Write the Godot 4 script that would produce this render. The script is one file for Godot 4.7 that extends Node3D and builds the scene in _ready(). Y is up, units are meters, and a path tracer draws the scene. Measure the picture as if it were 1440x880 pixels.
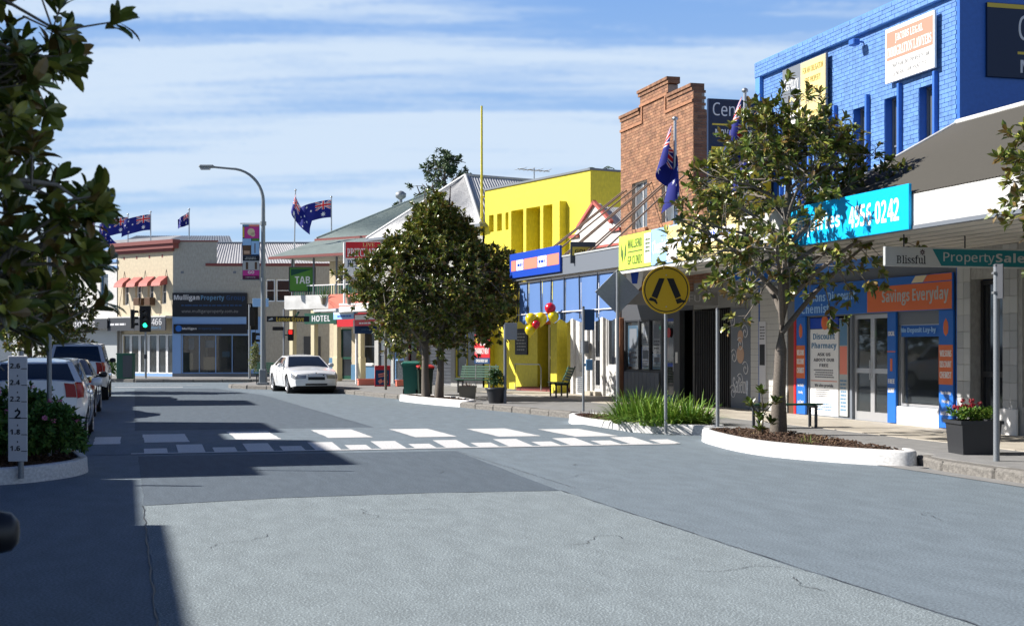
extends Node3D
# A shopping street in bright sun: camera, sky and sun first, then the ground, the buildings, and the things in the street.
# Street axes: X to the right, D metres along the street (world z = -D).

var M := {}
var rng := RandomNumberGenerator.new()
var taken := {}
const EYE := 1.65
const YAW := -15.243
var EXPO := 1.95

class MB:
	var v := PackedVector3Array()
	var n := PackedVector3Array()
	var t := PackedVector2Array()
	var k := PackedColorArray()
	var col := Color(1, 1, 1)
	var X := Transform3D()
	func vert(p: Vector3, nn: Vector3, uv := Vector2.ZERO) -> void:
		v.append(X * p); n.append((X.basis * nn).normalized()); t.append(uv); k.append(col)
	func tri(a: Vector3, b: Vector3, c: Vector3) -> void:   # counter-clockwise from the front
		var nn := (b - a).cross(c - a).normalized()
		vert(a, nn); vert(c, nn); vert(b, nn)
	func quad(a: Vector3, b: Vector3, c: Vector3, d: Vector3) -> void:
		var nn := (c - a).cross(d - b).normalized()
		vert(a, nn, Vector2(0, 1)); vert(c, nn, Vector2(1, 0)); vert(b, nn, Vector2(1, 1))
		vert(a, nn, Vector2(0, 1)); vert(d, nn, Vector2(0, 0)); vert(c, nn, Vector2(1, 0))
	func box(c: Vector3, s: Vector3, b := Basis()) -> MB:
		var x := b.x * s.x * 0.5
		var y := b.y * s.y * 0.5
		var z := b.z * s.z * 0.5
		quad(c - x - y + z, c + x - y + z, c + x + y + z, c - x + y + z)
		quad(c + x - y - z, c - x - y - z, c - x + y - z, c + x + y - z)
		quad(c + x - y + z, c + x - y - z, c + x + y - z, c + x + y + z)
		quad(c - x - y - z, c - x - y + z, c - x + y + z, c - x + y - z)
		quad(c - x + y + z, c + x + y + z, c + x + y - z, c - x + y - z)
		quad(c - x - y - z, c + x - y - z, c + x - y + z, c - x - y + z)
		return self
	func span(x0: float, x1: float, y0: float, y1: float, z0: float, z1: float) -> MB:
		return box(Vector3(x0 + x1, y0 + y1, z0 + z1) * 0.5, Vector3(absf(x1 - x0), absf(y1 - y0), absf(z1 - z0)))
	func cbox(c: Vector3, s: Vector3, ch: float, b := Basis()) -> MB:   # box with chamfered edges
		var h := s * 0.5
		var i := h - Vector3.ONE * ch
		var P := func(x: float, y: float, z: float) -> Vector3: return c + b.x * x + b.y * y + b.z * z
		for ax in 3:
			for sg in [-1.0, 1.0]:
				var e := [Vector3.ZERO, Vector3.ZERO, Vector3.ZERO]
				var u := (ax + 1) % 3
				var w := (ax + 2) % 3
				var pts := []
				for q in [[-1, -1], [1, -1], [1, 1], [-1, 1]]:
					var p := Vector3.ZERO
					p[ax] = sg * h[ax]; p[u] = q[0] * i[u]; p[w] = q[1] * i[w]
					pts.append(P.call(p.x, p.y, p.z))
				if sg > 0: quad(pts[0], pts[1], pts[2], pts[3])
				else: quad(pts[3], pts[2], pts[1], pts[0])
		for ax in 3:   # edges along ax
			var u := (ax + 1) % 3
			var w := (ax + 2) % 3
			for q in [[-1, -1], [1, -1], [1, 1], [-1, 1]]:
				var pts := []
				for r in [[0, -1], [0, 1], [1, 1], [1, -1]]:
					var p := Vector3.ZERO
					p[ax] = r[1] * i[ax]
					p[u] = q[0] * (h[u] if r[0] == 0 else i[u]); p[w] = q[1] * (i[w] if r[0] == 0 else h[w])
					pts.append(P.call(p.x, p.y, p.z))
				var nn: Vector3 = (pts[2] - pts[0]).cross(pts[3] - pts[1])
				if nn.dot((pts[0] + pts[2]) * 0.5 - c) > 0: quad(pts[0], pts[1], pts[2], pts[3])
				else: quad(pts[3], pts[2], pts[1], pts[0])
		for sx in [-1, 1]:
			for sy in [-1, 1]:
				for sz in [-1, 1]:
					var a: Vector3 = P.call(sx * h.x, sy * i.y, sz * i.z)
					var bb: Vector3 = P.call(sx * i.x, sy * h.y, sz * i.z)
					var d: Vector3 = P.call(sx * i.x, sy * i.y, sz * h.z)
					if (bb - a).cross(d - a).dot(a - c) > 0: tri(a, bb, d)
					else: tri(a, d, bb)
		return self
	func grid(rows: Array, closed := false) -> MB:   # rows of points, smooth; front is (next column) x (next row)
		var R := rows.size()
		var C: int = rows[0].size()
		var nn := []
		for r in R:
			var line := PackedVector3Array()
			for c in C:
				var l: Vector3 = rows[r][(c - 1 + C - 1) % (C - 1) if closed else maxi(c - 1, 0)]
				var rr: Vector3 = rows[r][(c + 1) % (C - 1) if closed else mini(c + 1, C - 1)]
				var d: Vector3 = rows[maxi(r - 1, 0)][c]
				var u: Vector3 = rows[mini(r + 1, R - 1)][c]
				var q := (rr - l).cross(u - d)
				line.append(q.normalized() if q.length_squared() > 1e-16 else Vector3.UP)
			nn.append(line)
		for r in R - 1:
			for c in C - 1:
				for j in [[0, 0], [1, 1], [0, 1], [0, 0], [1, 0], [1, 1]]:
					vert(rows[r + j[0]][c + j[1]], nn[r + j[0]][c + j[1]], Vector2(float(c + j[1]) / (C - 1), 1.0 - float(r + j[0]) / (R - 1)))
		return self
	func tube(pts: Array, rad: Array, sides := 8, caps := true) -> MB:
		var rows := []
		var up := Vector3.UP
		for i in pts.size():
			var d: Vector3 = (pts[mini(i + 1, pts.size() - 1)] - pts[maxi(i - 1, 0)]).normalized()
			var a := d.cross(up)
			if a.length() < 0.05: a = d.cross(Vector3.RIGHT)
			a = a.normalized()
			var b := d.cross(a).normalized()
			up = a.cross(d) if absf(d.y) < 0.999 else up
			var row := []
			for s in sides + 1:
				var q := TAU * s / sides
				row.append(pts[i] + (a * cos(q) + b * sin(q)) * (rad[i] if i < rad.size() else rad[-1]))
			rows.append(row)
		grid(rows, true)
		if caps:
			for e in [0, pts.size() - 1]:
				for s in sides:
					if e == 0: tri(pts[0], rows[0][s + 1], rows[0][s])
					else: tri(pts[e], rows[e][s], rows[e][s + 1])
		return self
	func cyl(a: Vector3, b: Vector3, r: float, sides := 10, r2 := -1.0) -> MB:
		return tube([a, b], [r, r if r2 < 0 else r2], sides)
	func lathe(prof: Array, c: Vector3, sides := 14, ax := Vector3.UP) -> MB:   # prof: [radius, height] pairs
		var u := ax.cross(Vector3.RIGHT if absf(ax.x) < 0.9 else Vector3.UP).normalized()
		var w := ax.cross(u)
		var rows := []
		for p in prof:
			var row := []
			for s in sides + 1:
				var q := TAU * s / sides
				row.append(c + ax * p[1] + (u * cos(q) + w * sin(q)) * p[0])
			rows.append(row)
		return grid(rows, true)
	func sheet(poly: PackedVector2Array, y: float) -> MB:   # a flat polygon in street axes (X, D)
		var ix := Geometry2D.triangulate_polygon(poly)
		for i in range(0, ix.size(), 3):
			var a := Vector3(poly[ix[i]].x, y, -poly[ix[i]].y)
			var b := Vector3(poly[ix[i + 1]].x, y, -poly[ix[i + 1]].y)
			var c := Vector3(poly[ix[i + 2]].x, y, -poly[ix[i + 2]].y)
			if (b - a).cross(c - a).y > 0: tri(a, b, c)
			else: tri(a, c, b)
		return self
	func slab(poly: PackedVector2Array, y0: float, y1: float) -> MB:
		sheet(poly, y1)
		var ar := 0.0
		for i in poly.size(): ar += poly[i].cross(poly[(i + 1) % poly.size()])
		var ccw := ar > 0
		for i in poly.size():
			var p := poly[i]
			var q := poly[(i + 1) % poly.size()]
			var a := Vector3(p.x, y0, -p.y)
			var b := Vector3(q.x, y0, -q.y)
			var up := Vector3(0, y1 - y0, 0)
			if ccw: quad(a, b, b + up, a + up)
			else: quad(b, a, a + up, b + up)
		return self
	func plate(poly: PackedVector2Array, z0: float, z1: float) -> MB:   # a polygon in x, y with thickness z0..z1
		var ix := Geometry2D.triangulate_polygon(poly)
		for i in range(0, ix.size(), 3):
			var a := poly[ix[i]]
			var b := poly[ix[i + 1]]
			var c := poly[ix[i + 2]]
			if (b - a).cross(c - a) < 0:
				var sw := b
				b = c; c = sw
			tri(Vector3(a.x, a.y, z1), Vector3(b.x, b.y, z1), Vector3(c.x, c.y, z1))
			tri(Vector3(a.x, a.y, z0), Vector3(c.x, c.y, z0), Vector3(b.x, b.y, z0))
		var ar := 0.0
		for i in poly.size(): ar += poly[i].cross(poly[(i + 1) % poly.size()])
		var cw := ar < 0
		for i in poly.size():
			var p := poly[i]
			var q := poly[(i + 1) % poly.size()]
			if cw:
				var s := p
				p = q; q = s
			quad(Vector3(q.x, q.y, z1), Vector3(p.x, p.y, z1), Vector3(p.x, p.y, z0), Vector3(q.x, q.y, z0))
		return self
	func wall(x0: float, x1: float, y0: float, y1: float, z: float, holes := [], depth := 0.0) -> MB:   # front face of a wall with rectangular openings and their reveals
		var xs := [x0, x1]
		var ys := [y0, y1]
		for h in holes:
			for q in [h[0], h[1]]:
				if q > x0 and q < x1 and not q in xs: xs.append(q)
			for q in [h[2], h[3]]:
				if q > y0 and q < y1 and not q in ys: ys.append(q)
		xs.sort(); ys.sort()
		for i in xs.size() - 1:
			for j in ys.size() - 1:
				var cx: float = (xs[i] + xs[i + 1]) / 2
				var cy: float = (ys[j] + ys[j + 1]) / 2
				var open := false
				for h in holes:
					if cx > h[0] and cx < h[1] and cy > h[2] and cy < h[3]: open = true
				if not open: quad(Vector3(xs[i], ys[j], z), Vector3(xs[i + 1], ys[j], z), Vector3(xs[i + 1], ys[j + 1], z), Vector3(xs[i], ys[j + 1], z))
		if depth > 0:
			for h in holes:
				var f := z
				var b := z - depth
				quad(Vector3(h[0], h[2], f), Vector3(h[0], h[2], b), Vector3(h[0], h[3], b), Vector3(h[0], h[3], f))
				quad(Vector3(h[1], h[2], b), Vector3(h[1], h[2], f), Vector3(h[1], h[3], f), Vector3(h[1], h[3], b))
				quad(Vector3(h[0], h[3], b), Vector3(h[1], h[3], b), Vector3(h[1], h[3], f), Vector3(h[0], h[3], f))
				quad(Vector3(h[0], h[2], f), Vector3(h[1], h[2], f), Vector3(h[1], h[2], b), Vector3(h[0], h[2], b))
		return self
	func mesh(m: Material) -> ArrayMesh:
		var a := []
		a.resize(Mesh.ARRAY_MAX)
		a[Mesh.ARRAY_VERTEX] = v; a[Mesh.ARRAY_NORMAL] = n; a[Mesh.ARRAY_TEX_UV] = t; a[Mesh.ARRAY_COLOR] = k
		var r := ArrayMesh.new()
		r.add_surface_from_arrays(Mesh.PRIMITIVE_TRIANGLES, a)
		r.surface_set_material(0, m)
		return r

func P(x: float, d: float, y := 0.0) -> Vector3: return Vector3(x, y, -d)
func V(x: float, y: float, z: float) -> Vector3: return Vector3(x, y, z)

func numbered(called: String) -> String:
	taken[called] = taken.get(called, -1) + 1
	return called if taken[called] == 0 else "%s_%03d" % [called, taken[called]]

func tag(o: Node3D, label: String, category: String, group := "", kind := "") -> Node3D:
	if label: o.set_meta("label", label)
	if category: o.set_meta("category", category)
	if group: o.set_meta("group", group)
	if kind: o.set_meta("kind", kind)
	return o

func thing(called: String, label: String, category: String, at := Vector3.ZERO, turn := 0.0, group := "") -> Node3D:
	var o := Node3D.new()
	o.name = numbered(called)
	add_child(o)
	o.position = at; o.rotation.y = turn
	return tag(o, label, category, group)

func front(called: String, label: String, category: String, pl: Vector3, pr: Vector3, group := "") -> Node3D:   # local x runs from pl to pr as seen from outside, z points outwards
	var o := thing(called, label, category, Vector3.ZERO, 0.0, group)
	o.transform = frame_of(pl, pr)
	return o

func frame_of(pl: Vector3, pr: Vector3) -> Transform3D:
	var x := (pr - pl)
	x.y = 0
	x = x.normalized()
	return Transform3D(Basis(x, Vector3.UP, x.cross(Vector3.UP)), pl)

func part(o: Node3D, called: String, mb: MB, m: Material, at := Transform3D()) -> MeshInstance3D:
	return inst(o, called, mb.mesh(m), at)

func inst(o: Node3D, called: String, mesh: Mesh, at := Transform3D()) -> MeshInstance3D:
	var r := MeshInstance3D.new()
	r.mesh = mesh
	r.name = numbered(called) if o == self else called
	r.transform = at
	o.add_child(r, true)
	return r

func structure(called: String, mb: MB, m: Material) -> MeshInstance3D:
	var r := part(self, called, mb, m)
	r.set_meta("kind", "structure")
	return r

func copy(o: Node3D, label: String, at: Transform3D, group := "") -> Node3D:
	var c: Node3D = o.duplicate()
	c.name = numbered(str(o.name).rstrip("0123456789").rstrip("_"))
	add_child(c)
	c.transform = at
	if label: c.set_meta("label", label)
	if group: c.set_meta("group", group)
	return c

var fonts := {}
var text_meshes := {}
func font(kind: String) -> Font:
	if not fonts.has(kind):
		var f := SystemFont.new()
		f.font_names = PackedStringArray(["Droid Serif" if kind.begins_with("serif") else "Droid Sans"])
		if kind.ends_with("bold"): f.font_weight = 700
		if kind.ends_with("italic"): f.font_italic = true
		fonts[kind] = f
	return fonts[kind]

func txt(o: Node3D, s: String, w: float, h: float, at: Vector3, m: Material, kind := "sans_bold", b := Basis()) -> void:   # lettering fitted into w x h, centred on at
	var key := s + kind
	if not text_meshes.has(key):
		var tm := TextMesh.new()
		tm.text = s; tm.font = font(kind); tm.font_size = 32; tm.pixel_size = 0.01; tm.depth = 0.02; tm.curve_step = 3.0
		text_meshes[key] = tm
	var tm: TextMesh = text_meshes[key]
	var bb := tm.get_aabb()
	var sc := Vector3(w / maxf(bb.size.x, 0.01), h / maxf(bb.size.y, 0.01), 0.5)
	var r := MeshInstance3D.new()
	r.mesh = tm; r.name = "lettering"
	r.material_override = m
	o.add_child(r, true)
	var ctr := bb.get_center()
	r.transform = Transform3D(b * Basis.from_scale(sc), at - b * Vector3(ctr.x * sc.x, ctr.y * sc.y, 0))

func lin(r: float, g: float, b: float) -> Color: return Color(r, g, b).linear_to_srgb()
func hexs(s: String) -> Color: return Color(s)

var noise_tex := {}
func noise(key: String, freq: float, lo: float, hi: float, size := 512, oct := 4, kind := FastNoiseLite.TYPE_SIMPLEX_SMOOTH) -> NoiseTexture2D:
	if noise_tex.has(key): return noise_tex[key]
	var f := FastNoiseLite.new()
	f.seed = hash(key) % 1000; f.frequency = freq; f.fractal_octaves = oct; f.noise_type = kind
	var t := NoiseTexture2D.new()
	t.width = size; t.height = size; t.seamless = true; t.noise = f; t.normalize = true
	var g := Gradient.new()
	g.set_color(0, Color(lo, lo, lo)); g.set_color(1, Color(hi, hi, hi))
	t.color_ramp = g
	noise_tex[key] = t
	return t

func mat(called: String, c: Color, rough := 0.7, o := {}) -> StandardMaterial3D:
	var m := StandardMaterial3D.new()
	m.resource_name = called
	m.albedo_color = c
	m.roughness = rough
	m.metallic = o.get("metal", 0.0)
	m.metallic_specular = o.get("spec", 0.5)
	if o.get("vc", false): m.vertex_color_use_as_albedo = true
	if o.has("fine"):   # texture of grain: noise name, metres per repeat
		m.albedo_texture = o.fine
		m.uv1_triplanar = true; m.uv1_world_triplanar = true
		m.uv1_scale = Vector3.ONE / float(o.get("fs", 1.0))
	if o.has("coarse"):
		m.detail_enabled = true
		m.detail_blend_mode = BaseMaterial3D.BLEND_MODE_MUL
		m.detail_uv_layer = BaseMaterial3D.DETAIL_UV_2
		m.detail_albedo = o.coarse
		m.uv2_triplanar = true; m.uv2_world_triplanar = true
		var cs = o.get("cs", 5.0)
		m.uv2_scale = cs if cs is Vector3 else Vector3.ONE / float(cs)
	if o.has("bump"):
		m.heightmap_enabled = true
		m.heightmap_texture = o.bump; m.heightmap_scale = o.get("bs", 0.5)
		if not o.has("fine"):
			m.uv1_triplanar = true; m.uv1_world_triplanar = true
			m.uv1_scale = Vector3.ONE / float(o.get("fs", 1.0))
	if o.has("coat"):
		m.clearcoat_enabled = true; m.clearcoat = o.coat; m.clearcoat_roughness = 0.05
	if o.has("back"):
		m.backlight_enabled = true; m.backlight = o.back
	if o.has("alpha"):
		m.transparency = BaseMaterial3D.TRANSPARENCY_ALPHA
		m.albedo_color.a = o.alpha
	if o.has("glow"):
		m.emission_enabled = true; m.emission = o.glow; m.emission_energy_multiplier = o.get("power", 1.0)
	M[called] = m
	return m

func _ready() -> void:
	rng.seed = 20
	set_camera()
	set_sky()
	set_sun()
	make_materials()
	build_ground()
	print("ground ", Time.get_ticks_msec())
	build_right_side()
	print("right ", Time.get_ticks_msec())
	build_far_side()
	print("far ", Time.get_ticks_msec())
	build_left_side()
	print("left ", Time.get_ticks_msec())
	build_street_things()
	print("things ", Time.get_ticks_msec())
	build_cars()
	build_trees()
	print("trees ", Time.get_ticks_msec())

func set_camera() -> void:
	var c := Camera3D.new()
	c.name = "camera"
	c.projection = Camera3D.PROJECTION_FRUSTUM
	c.keep_aspect = Camera3D.KEEP_HEIGHT
	c.near = 0.1; c.far = 2000.0
	c.size = 2.0 * 0.36 * 0.1 * 625.0 / 1024.0
	c.frustum_offset = Vector2(0, 50.0 / 2000.0 * 0.1)
	c.position = Vector3(0, EYE, 0)
	c.rotation_degrees = Vector3(0, YAW, 0)
	var a := CameraAttributesPhysical.new()
	a.frustum_focal_length = 50.0; a.frustum_focus_distance = 34.0; a.exposure_aperture = 5.6; a.exposure_multiplier = 1.0
	a.frustum_near = 0.1; a.frustum_far = 2000.0
	c.attributes = a
	add_child(c)

func set_sky() -> void:
	var w := 4096
	var h := 2048
	var im := Image.create(w, h, false, Image.FORMAT_RGBF)
	var f := FastNoiseLite.new()
	f.seed = 11; f.frequency = 1.0; f.fractal_octaves = 7; f.fractal_gain = 0.58; f.noise_type = FastNoiseLite.TYPE_SIMPLEX_SMOOTH
	f.domain_warp_enabled = true; f.domain_warp_amplitude = 0.35; f.domain_warp_frequency = 0.9; f.domain_warp_fractal_octaves = 3
	var g := FastNoiseLite.new()
	g.seed = 5; g.frequency = 1.0; g.fractal_octaves = 3; g.noise_type = FastNoiseLite.TYPE_SIMPLEX_SMOOTH
	var low := Vector3(0.57, 0.77, 0.97)
	var mid := Vector3(0.205, 0.41, 0.83)
	var top := Vector3(0.005, 0.038, 0.165)
	var cloud := Vector3(0.68, 0.81, 0.97)
	var gnd := Vector3(0.10, 0.10, 0.10)
	var dirn := Vector2(cos(0.22), sin(0.22))
	for j in h:
		var el := PI * 0.5 - PI * (j + 0.5) / h
		var se := sin(el)
		var ce := cos(el)
		if el < -0.01:
			for i in w: im.set_pixel(i, j, Color(gnd.x, gnd.y, gnd.z) / EXPO)
			continue
		var e := clampf(el / 0.27, 0.0, 1.0)
		var base := low.lerp(mid, pow(e, 0.95))
		if el > 0.27: base = mid.lerp(top, pow(clampf((el - 0.27) / 0.42, 0.0, 1.0), 0.8))
		var thin := 1.0 - smoothstep(0.28, 0.6, el) * 0.95
		for i in w:
			var az := (float(i) + 0.5) / w * TAU - PI
			var d := Vector2(sin(az), -cos(az)) * ce / (maxf(se, 0.0) + 0.10)
			var q := d.rotated(-0.266)          # cirrus drawn out across the street
			var n := f.get_noise_2d(q.x * 0.42 + 3.0, q.y * 2.3)
			var big := g.get_noise_2d(q.x * 0.30 + 9.0, q.y * 0.55)
			var c := smoothstep(-0.36, 0.38, n * 0.95 + big * 0.5 + 0.10)
			var s := base.lerp(cloud, c * 0.92 * thin)
			im.set_pixel(i, j, Color(s.x, s.y, s.z) / EXPO)
	var sm := PanoramaSkyMaterial.new()
	sm.panorama = ImageTexture.create_from_image(im)
	var sky := Sky.new()
	sky.sky_material = sm
	var env := Environment.new()
	env.background_mode = Environment.BG_SKY
	env.sky = sky
	env.tonemap_mode = Environment.TONE_MAPPER_LINEAR
	env.tonemap_exposure = EXPO
	env.sdfgi_enabled = true; env.ssao_enabled = true; env.ssil_enabled = true
	var we := WorldEnvironment.new()
	we.name = "surroundings"
	we.environment = env
	add_child(we)

func set_sun() -> void:   # ahead of the camera and to the left
	var el := deg_to_rad(35.5)
	var az := deg_to_rad(22.0)
	var to_sun := Vector3(-cos(el) * cos(az), sin(el), -cos(el) * sin(az))
	var s := DirectionalLight3D.new()
	s.name = "sun"
	s.light_color = Color(1.0, 0.975, 0.945)
	s.light_energy = 1.55
	s.light_angular_distance = 0.53
	s.shadow_enabled = true
	add_child(s)
	s.look_at_from_position(to_sun * 100.0, Vector3.ZERO)

func make_materials() -> void:
	var grain := noise("grain", 0.09, 0.80, 1.0, 512, 3)
	var chip := noise("chip", 0.16, 0.45, 1.0, 1024, 3, FastNoiseLite.TYPE_CELLULAR)
	var blot := noise("blot", 0.012, 0.88, 1.0, 512, 5)
	var blot2 := noise("blot2", 0.02, 0.7, 1.0, 512, 5)
	var soft := noise("soft", 0.02, 0.93, 1.0, 512, 4)
	var streak := noise("streak", 0.03, 0.86, 1.0, 512, 4)
	# ground
	mat("asphalt", lin(0.27, 0.335, 0.385), 0.85, {fine = noise("grit", 0.12, 0.62, 1.0, 1024, 4), fs = 3.4, coarse = noise("lane", 0.02, 0.90, 1.0, 512, 5), cs = Vector3(0.3, 0.2, 0.10), bump = grain, bs = 0.35, spec = 0.35})
	mat("asphalt_dark", lin(0.165, 0.210, 0.255), 0.85, {fine = noise("grit", 0.12, 0.62, 1.0, 1024, 4), fs = 3.4, coarse = noise("lane", 0.02, 0.90, 1.0, 512, 5), cs = Vector3(0.5, 0.2, 0.09), bump = grain, bs = 0.3, spec = 0.35})
	mat("chip_seal", lin(0.51, 0.60, 0.635), 0.9, {fine = chip, fs = 2.6, coarse = noise("lane", 0.02, 0.90, 1.0, 512, 5), cs = Vector3(0.35, 0.2, 0.12), bump = chip, bs = 1.0, spec = 0.3})
	mat("soil_ground", lin(0.10, 0.10, 0.07), 0.95, {fine = grain, fs = 1.5, coarse = blot2, cs = 9.0})
	mat("concrete", lin(0.58, 0.53, 0.44), 0.9, {fine = grain, fs = 0.8, coarse = blot, cs = 2.7, bump = grain, bs = 0.15})
	mat("concrete_grey", lin(0.30, 0.30, 0.295), 0.9, {fine = grain, fs = 0.8, coarse = blot, cs = 2.2, bump = grain, bs = 0.2})
	mat("kerb_stone", lin(0.30, 0.285, 0.26), 0.92, {fine = grain, fs = 0.35, coarse = blot2, cs = 0.8, bump = blot2, bs = 2.0})
	mat("kerb_white", lin(0.80, 0.80, 0.79), 0.75, {fine = noise("worn", 0.03, 0.76, 1.0, 512, 5), fs = 0.7, bump = grain, bs = 0.3})
	mat("road_paint", lin(0.80, 0.80, 0.79), 0.7, {fine = noise("worn2", 0.05, 0.74, 1.0, 512, 4), fs = 0.8, bump = grain, bs = 0.2})
	mat("mulch", lin(0.11, 0.065, 0.04), 0.95, {vc = true, fine = grain, fs = 0.3})
	mat("tar", lin(0.03, 0.03, 0.032), 0.6)
	# walls and trim
	mat("blue_brick", lin(0.14, 0.315, 0.69), 0.6, {vc = true, fine = soft, fs = 0.7, coarse = noise("weather", 0.015, 0.80, 1.0, 512, 5), cs = 3.0})
	mat("blue_mortar", lin(0.08, 0.25, 0.62), 0.75)
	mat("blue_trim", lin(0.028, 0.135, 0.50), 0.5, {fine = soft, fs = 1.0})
	mat("red_brick", lin(1, 1, 1), 0.85, {vc = true, fine = soft, fs = 0.4, coarse = noise("weather", 0.015, 0.80, 1.0, 512, 5), cs = 3.0, bump = grain, bs = 0.2})
	mat("mortar", lin(0.42, 0.36, 0.30), 0.95, {fine = grain, fs = 0.4})
	mat("yellow_wall", lin(0.80, 0.69, 0.05), 0.6, {fine = soft, fs = 2.0, coarse = streak, cs = Vector3(1.2, 0.25, 1.2)})
	mat("white_wall", lin(0.74, 0.73, 0.70), 0.7, {fine = soft, fs = 1.5, coarse = streak, cs = Vector3(1.5, 0.3, 1.5)})
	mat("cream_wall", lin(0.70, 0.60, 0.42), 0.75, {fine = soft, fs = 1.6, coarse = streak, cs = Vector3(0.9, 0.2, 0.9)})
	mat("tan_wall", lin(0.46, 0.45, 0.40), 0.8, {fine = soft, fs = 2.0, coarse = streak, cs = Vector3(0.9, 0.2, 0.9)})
	mat("grey_wall", lin(0.42, 0.42, 0.40), 0.8, {fine = soft, fs = 1.6, coarse = streak, cs = Vector3(0.9, 0.3, 0.9)})
	mat("cream_post", lin(0.62, 0.55, 0.36), 0.6)
	mat("maroon", lin(0.20, 0.045, 0.04), 0.6, {fine = soft, fs = 0.8})
	mat("hood_red", lin(0.42, 0.10, 0.08), 0.7, {fine = soft, fs = 0.4})
	mat("white_trim", lin(0.78, 0.78, 0.77), 0.5)
	mat("white_metal", lin(0.72, 0.72, 0.70), 0.55, {fine = noise("stain", 0.012, 0.8, 1.0, 512, 5), fs = 3.0})
	mat("soffit", lin(0.55, 0.53, 0.48), 0.85, {fine = soft, fs = 1.5})
	mat("brown_roof", lin(0.085, 0.08, 0.066), 0.6, {fine = soft, fs = 1.2, metal = 0.0})
	mat("green_roof", lin(0.30, 0.36, 0.34), 0.5, {fine = blot, fs = 3.0})
	mat("grey_roof", lin(0.42, 0.42, 0.43), 0.5, {fine = blot, fs = 3.0})
	mat("zinc_roof", lin(0.52, 0.53, 0.54), 0.5, {fine = blot, fs = 3.0})
	mat("dark_trim", lin(0.03, 0.035, 0.045), 0.5)
	mat("charcoal", lin(0.055, 0.06, 0.07), 0.55)
	mat("slate", lin(0.14, 0.16, 0.19), 0.55)
	mat("tile_grey", lin(1, 1, 1), 0.4, {vc = true})
	mat("grout", lin(0.25, 0.25, 0.24), 0.9)
	mat("pale_blue_frame", lin(0.20, 0.36, 0.66), 0.5)
	mat("aluminium", lin(0.55, 0.56, 0.58), 0.35, {metal = 0.6})
	mat("steel", lin(0.42, 0.44, 0.46), 0.42, {metal = 0.75, fine = soft, fs = 0.5})
	mat("galvanised", lin(0.34, 0.37, 0.40), 0.5, {metal = 0.5, fine = noise("spangle", 0.06, 0.75, 1.0, 256, 2), fs = 0.25})
	mat("sign_back", lin(0.26, 0.28, 0.31), 0.5, {metal = 0.4, fine = soft, fs = 0.6})
	mat("lamp_grey", lin(0.20, 0.23, 0.25), 0.5, {metal = 0.2})
	mat("rust_rod", lin(0.20, 0.15, 0.115), 0.8)
	mat("black", lin(0.012, 0.012, 0.014), 0.45)
	mat("black_matt", lin(0.015, 0.015, 0.016), 0.9)
	mat("rubber", lin(0.018, 0.018, 0.019), 0.85)
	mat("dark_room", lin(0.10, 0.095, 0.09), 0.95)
	mat("shop_floor", lin(0.18, 0.16, 0.13), 0.6)
	# colours of signs
	var flat := {navy = [0.006, 0.018, 0.055], ink = [0.01, 0.012, 0.018], gold = [0.60, 0.44, 0.06], sign_yellow = [0.72, 0.52, 0.035], sign_white = [0.78, 0.78, 0.77], salmon = [0.78, 0.24, 0.17], sign_red = [0.55, 0.02, 0.03], cyan = [0.0, 0.42, 0.80], lime = [0.62, 0.80, 0.10], lime_ink = [0.09, 0.15, 0.04], sky_blue = [0.30, 0.52, 0.82], royal = [0.01, 0.06, 0.42], royal_light = [0.015, 0.13, 0.50], orange = [0.66, 0.15, 0.045], teal = [0.01, 0.16, 0.19], pale_grey = [0.42, 0.44, 0.44], tab_green = [0.09, 0.26, 0.035], forest = [0.01, 0.07, 0.045], dark_blue = [0.012, 0.05, 0.14], mid_grey = [0.22, 0.22, 0.22], purple = [0.20, 0.02, 0.20], magenta = [0.52, 0.04, 0.28], brown = [0.10, 0.055, 0.03], cream_print = [0.66, 0.58, 0.38], warn_yellow = [0.58, 0.36, 0.012], warn_black = [0.008, 0.008, 0.01], dull_blue = [0.10, 0.22, 0.36], bin_green = [0.02, 0.14, 0.11], bench_green = [0.028, 0.095, 0.06], bin_dark = [0.018, 0.03, 0.022], lid_red = [0.45, 0.03, 0.03], skin_print = [0.50, 0.32, 0.22], blind = [0.11, 0.20, 0.42], cabinet = [0.02, 0.09, 0.06], board_white = [0.62, 0.62, 0.64], plum = [0.05, 0.02, 0.03], pot_black = [0.03, 0.032, 0.036], stone_pot = [0.22, 0.20, 0.15]}
	for k in flat: mat(k, lin(flat[k][0], flat[k][1], flat[k][2]), 0.45, {spec = 0.4})
	M.blind.roughness = 0.4
	mat("print_grey", lin(0.12, 0.12, 0.13), 0.6)
	mat("gold_ink", lin(0.30, 0.22, 0.03), 0.6)
	mat("balloon_yellow", lin(0.80, 0.62, 0.01), 0.25, {back = Color(0.4, 0.3, 0.0)})
	mat("balloon_red", lin(0.60, 0.01, 0.03), 0.25, {back = Color(0.3, 0.0, 0.02)})
	# glass
	mat("window_dark", lin(0.012, 0.015, 0.02), 0.06, {spec = 0.6})
	mat("window_grey", lin(0.10, 0.115, 0.13), 0.1, {spec = 0.6})
	mat("shop_glass", lin(0.05, 0.06, 0.065), 0.03, {alpha = 0.35})
	mat("car_glass", lin(0.012, 0.016, 0.022), 0.04, {spec = 0.7})
	mat("signal_green", lin(0.02, 0.30, 0.22), 0.3, {glow = Color(0.15, 1.0, 0.72), power = 1.6})
	mat("signal_red", lin(0.40, 0.02, 0.02), 0.3, {glow = Color(1.0, 0.12, 0.08), power = 0.9})
	mat("shop_glow_green", lin(0.02, 0.30, 0.12), 0.3, {glow = Color(0.1, 1.0, 0.5), power = 0.6})
	mat("lens_dark", lin(0.02, 0.02, 0.02), 0.15)
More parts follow.
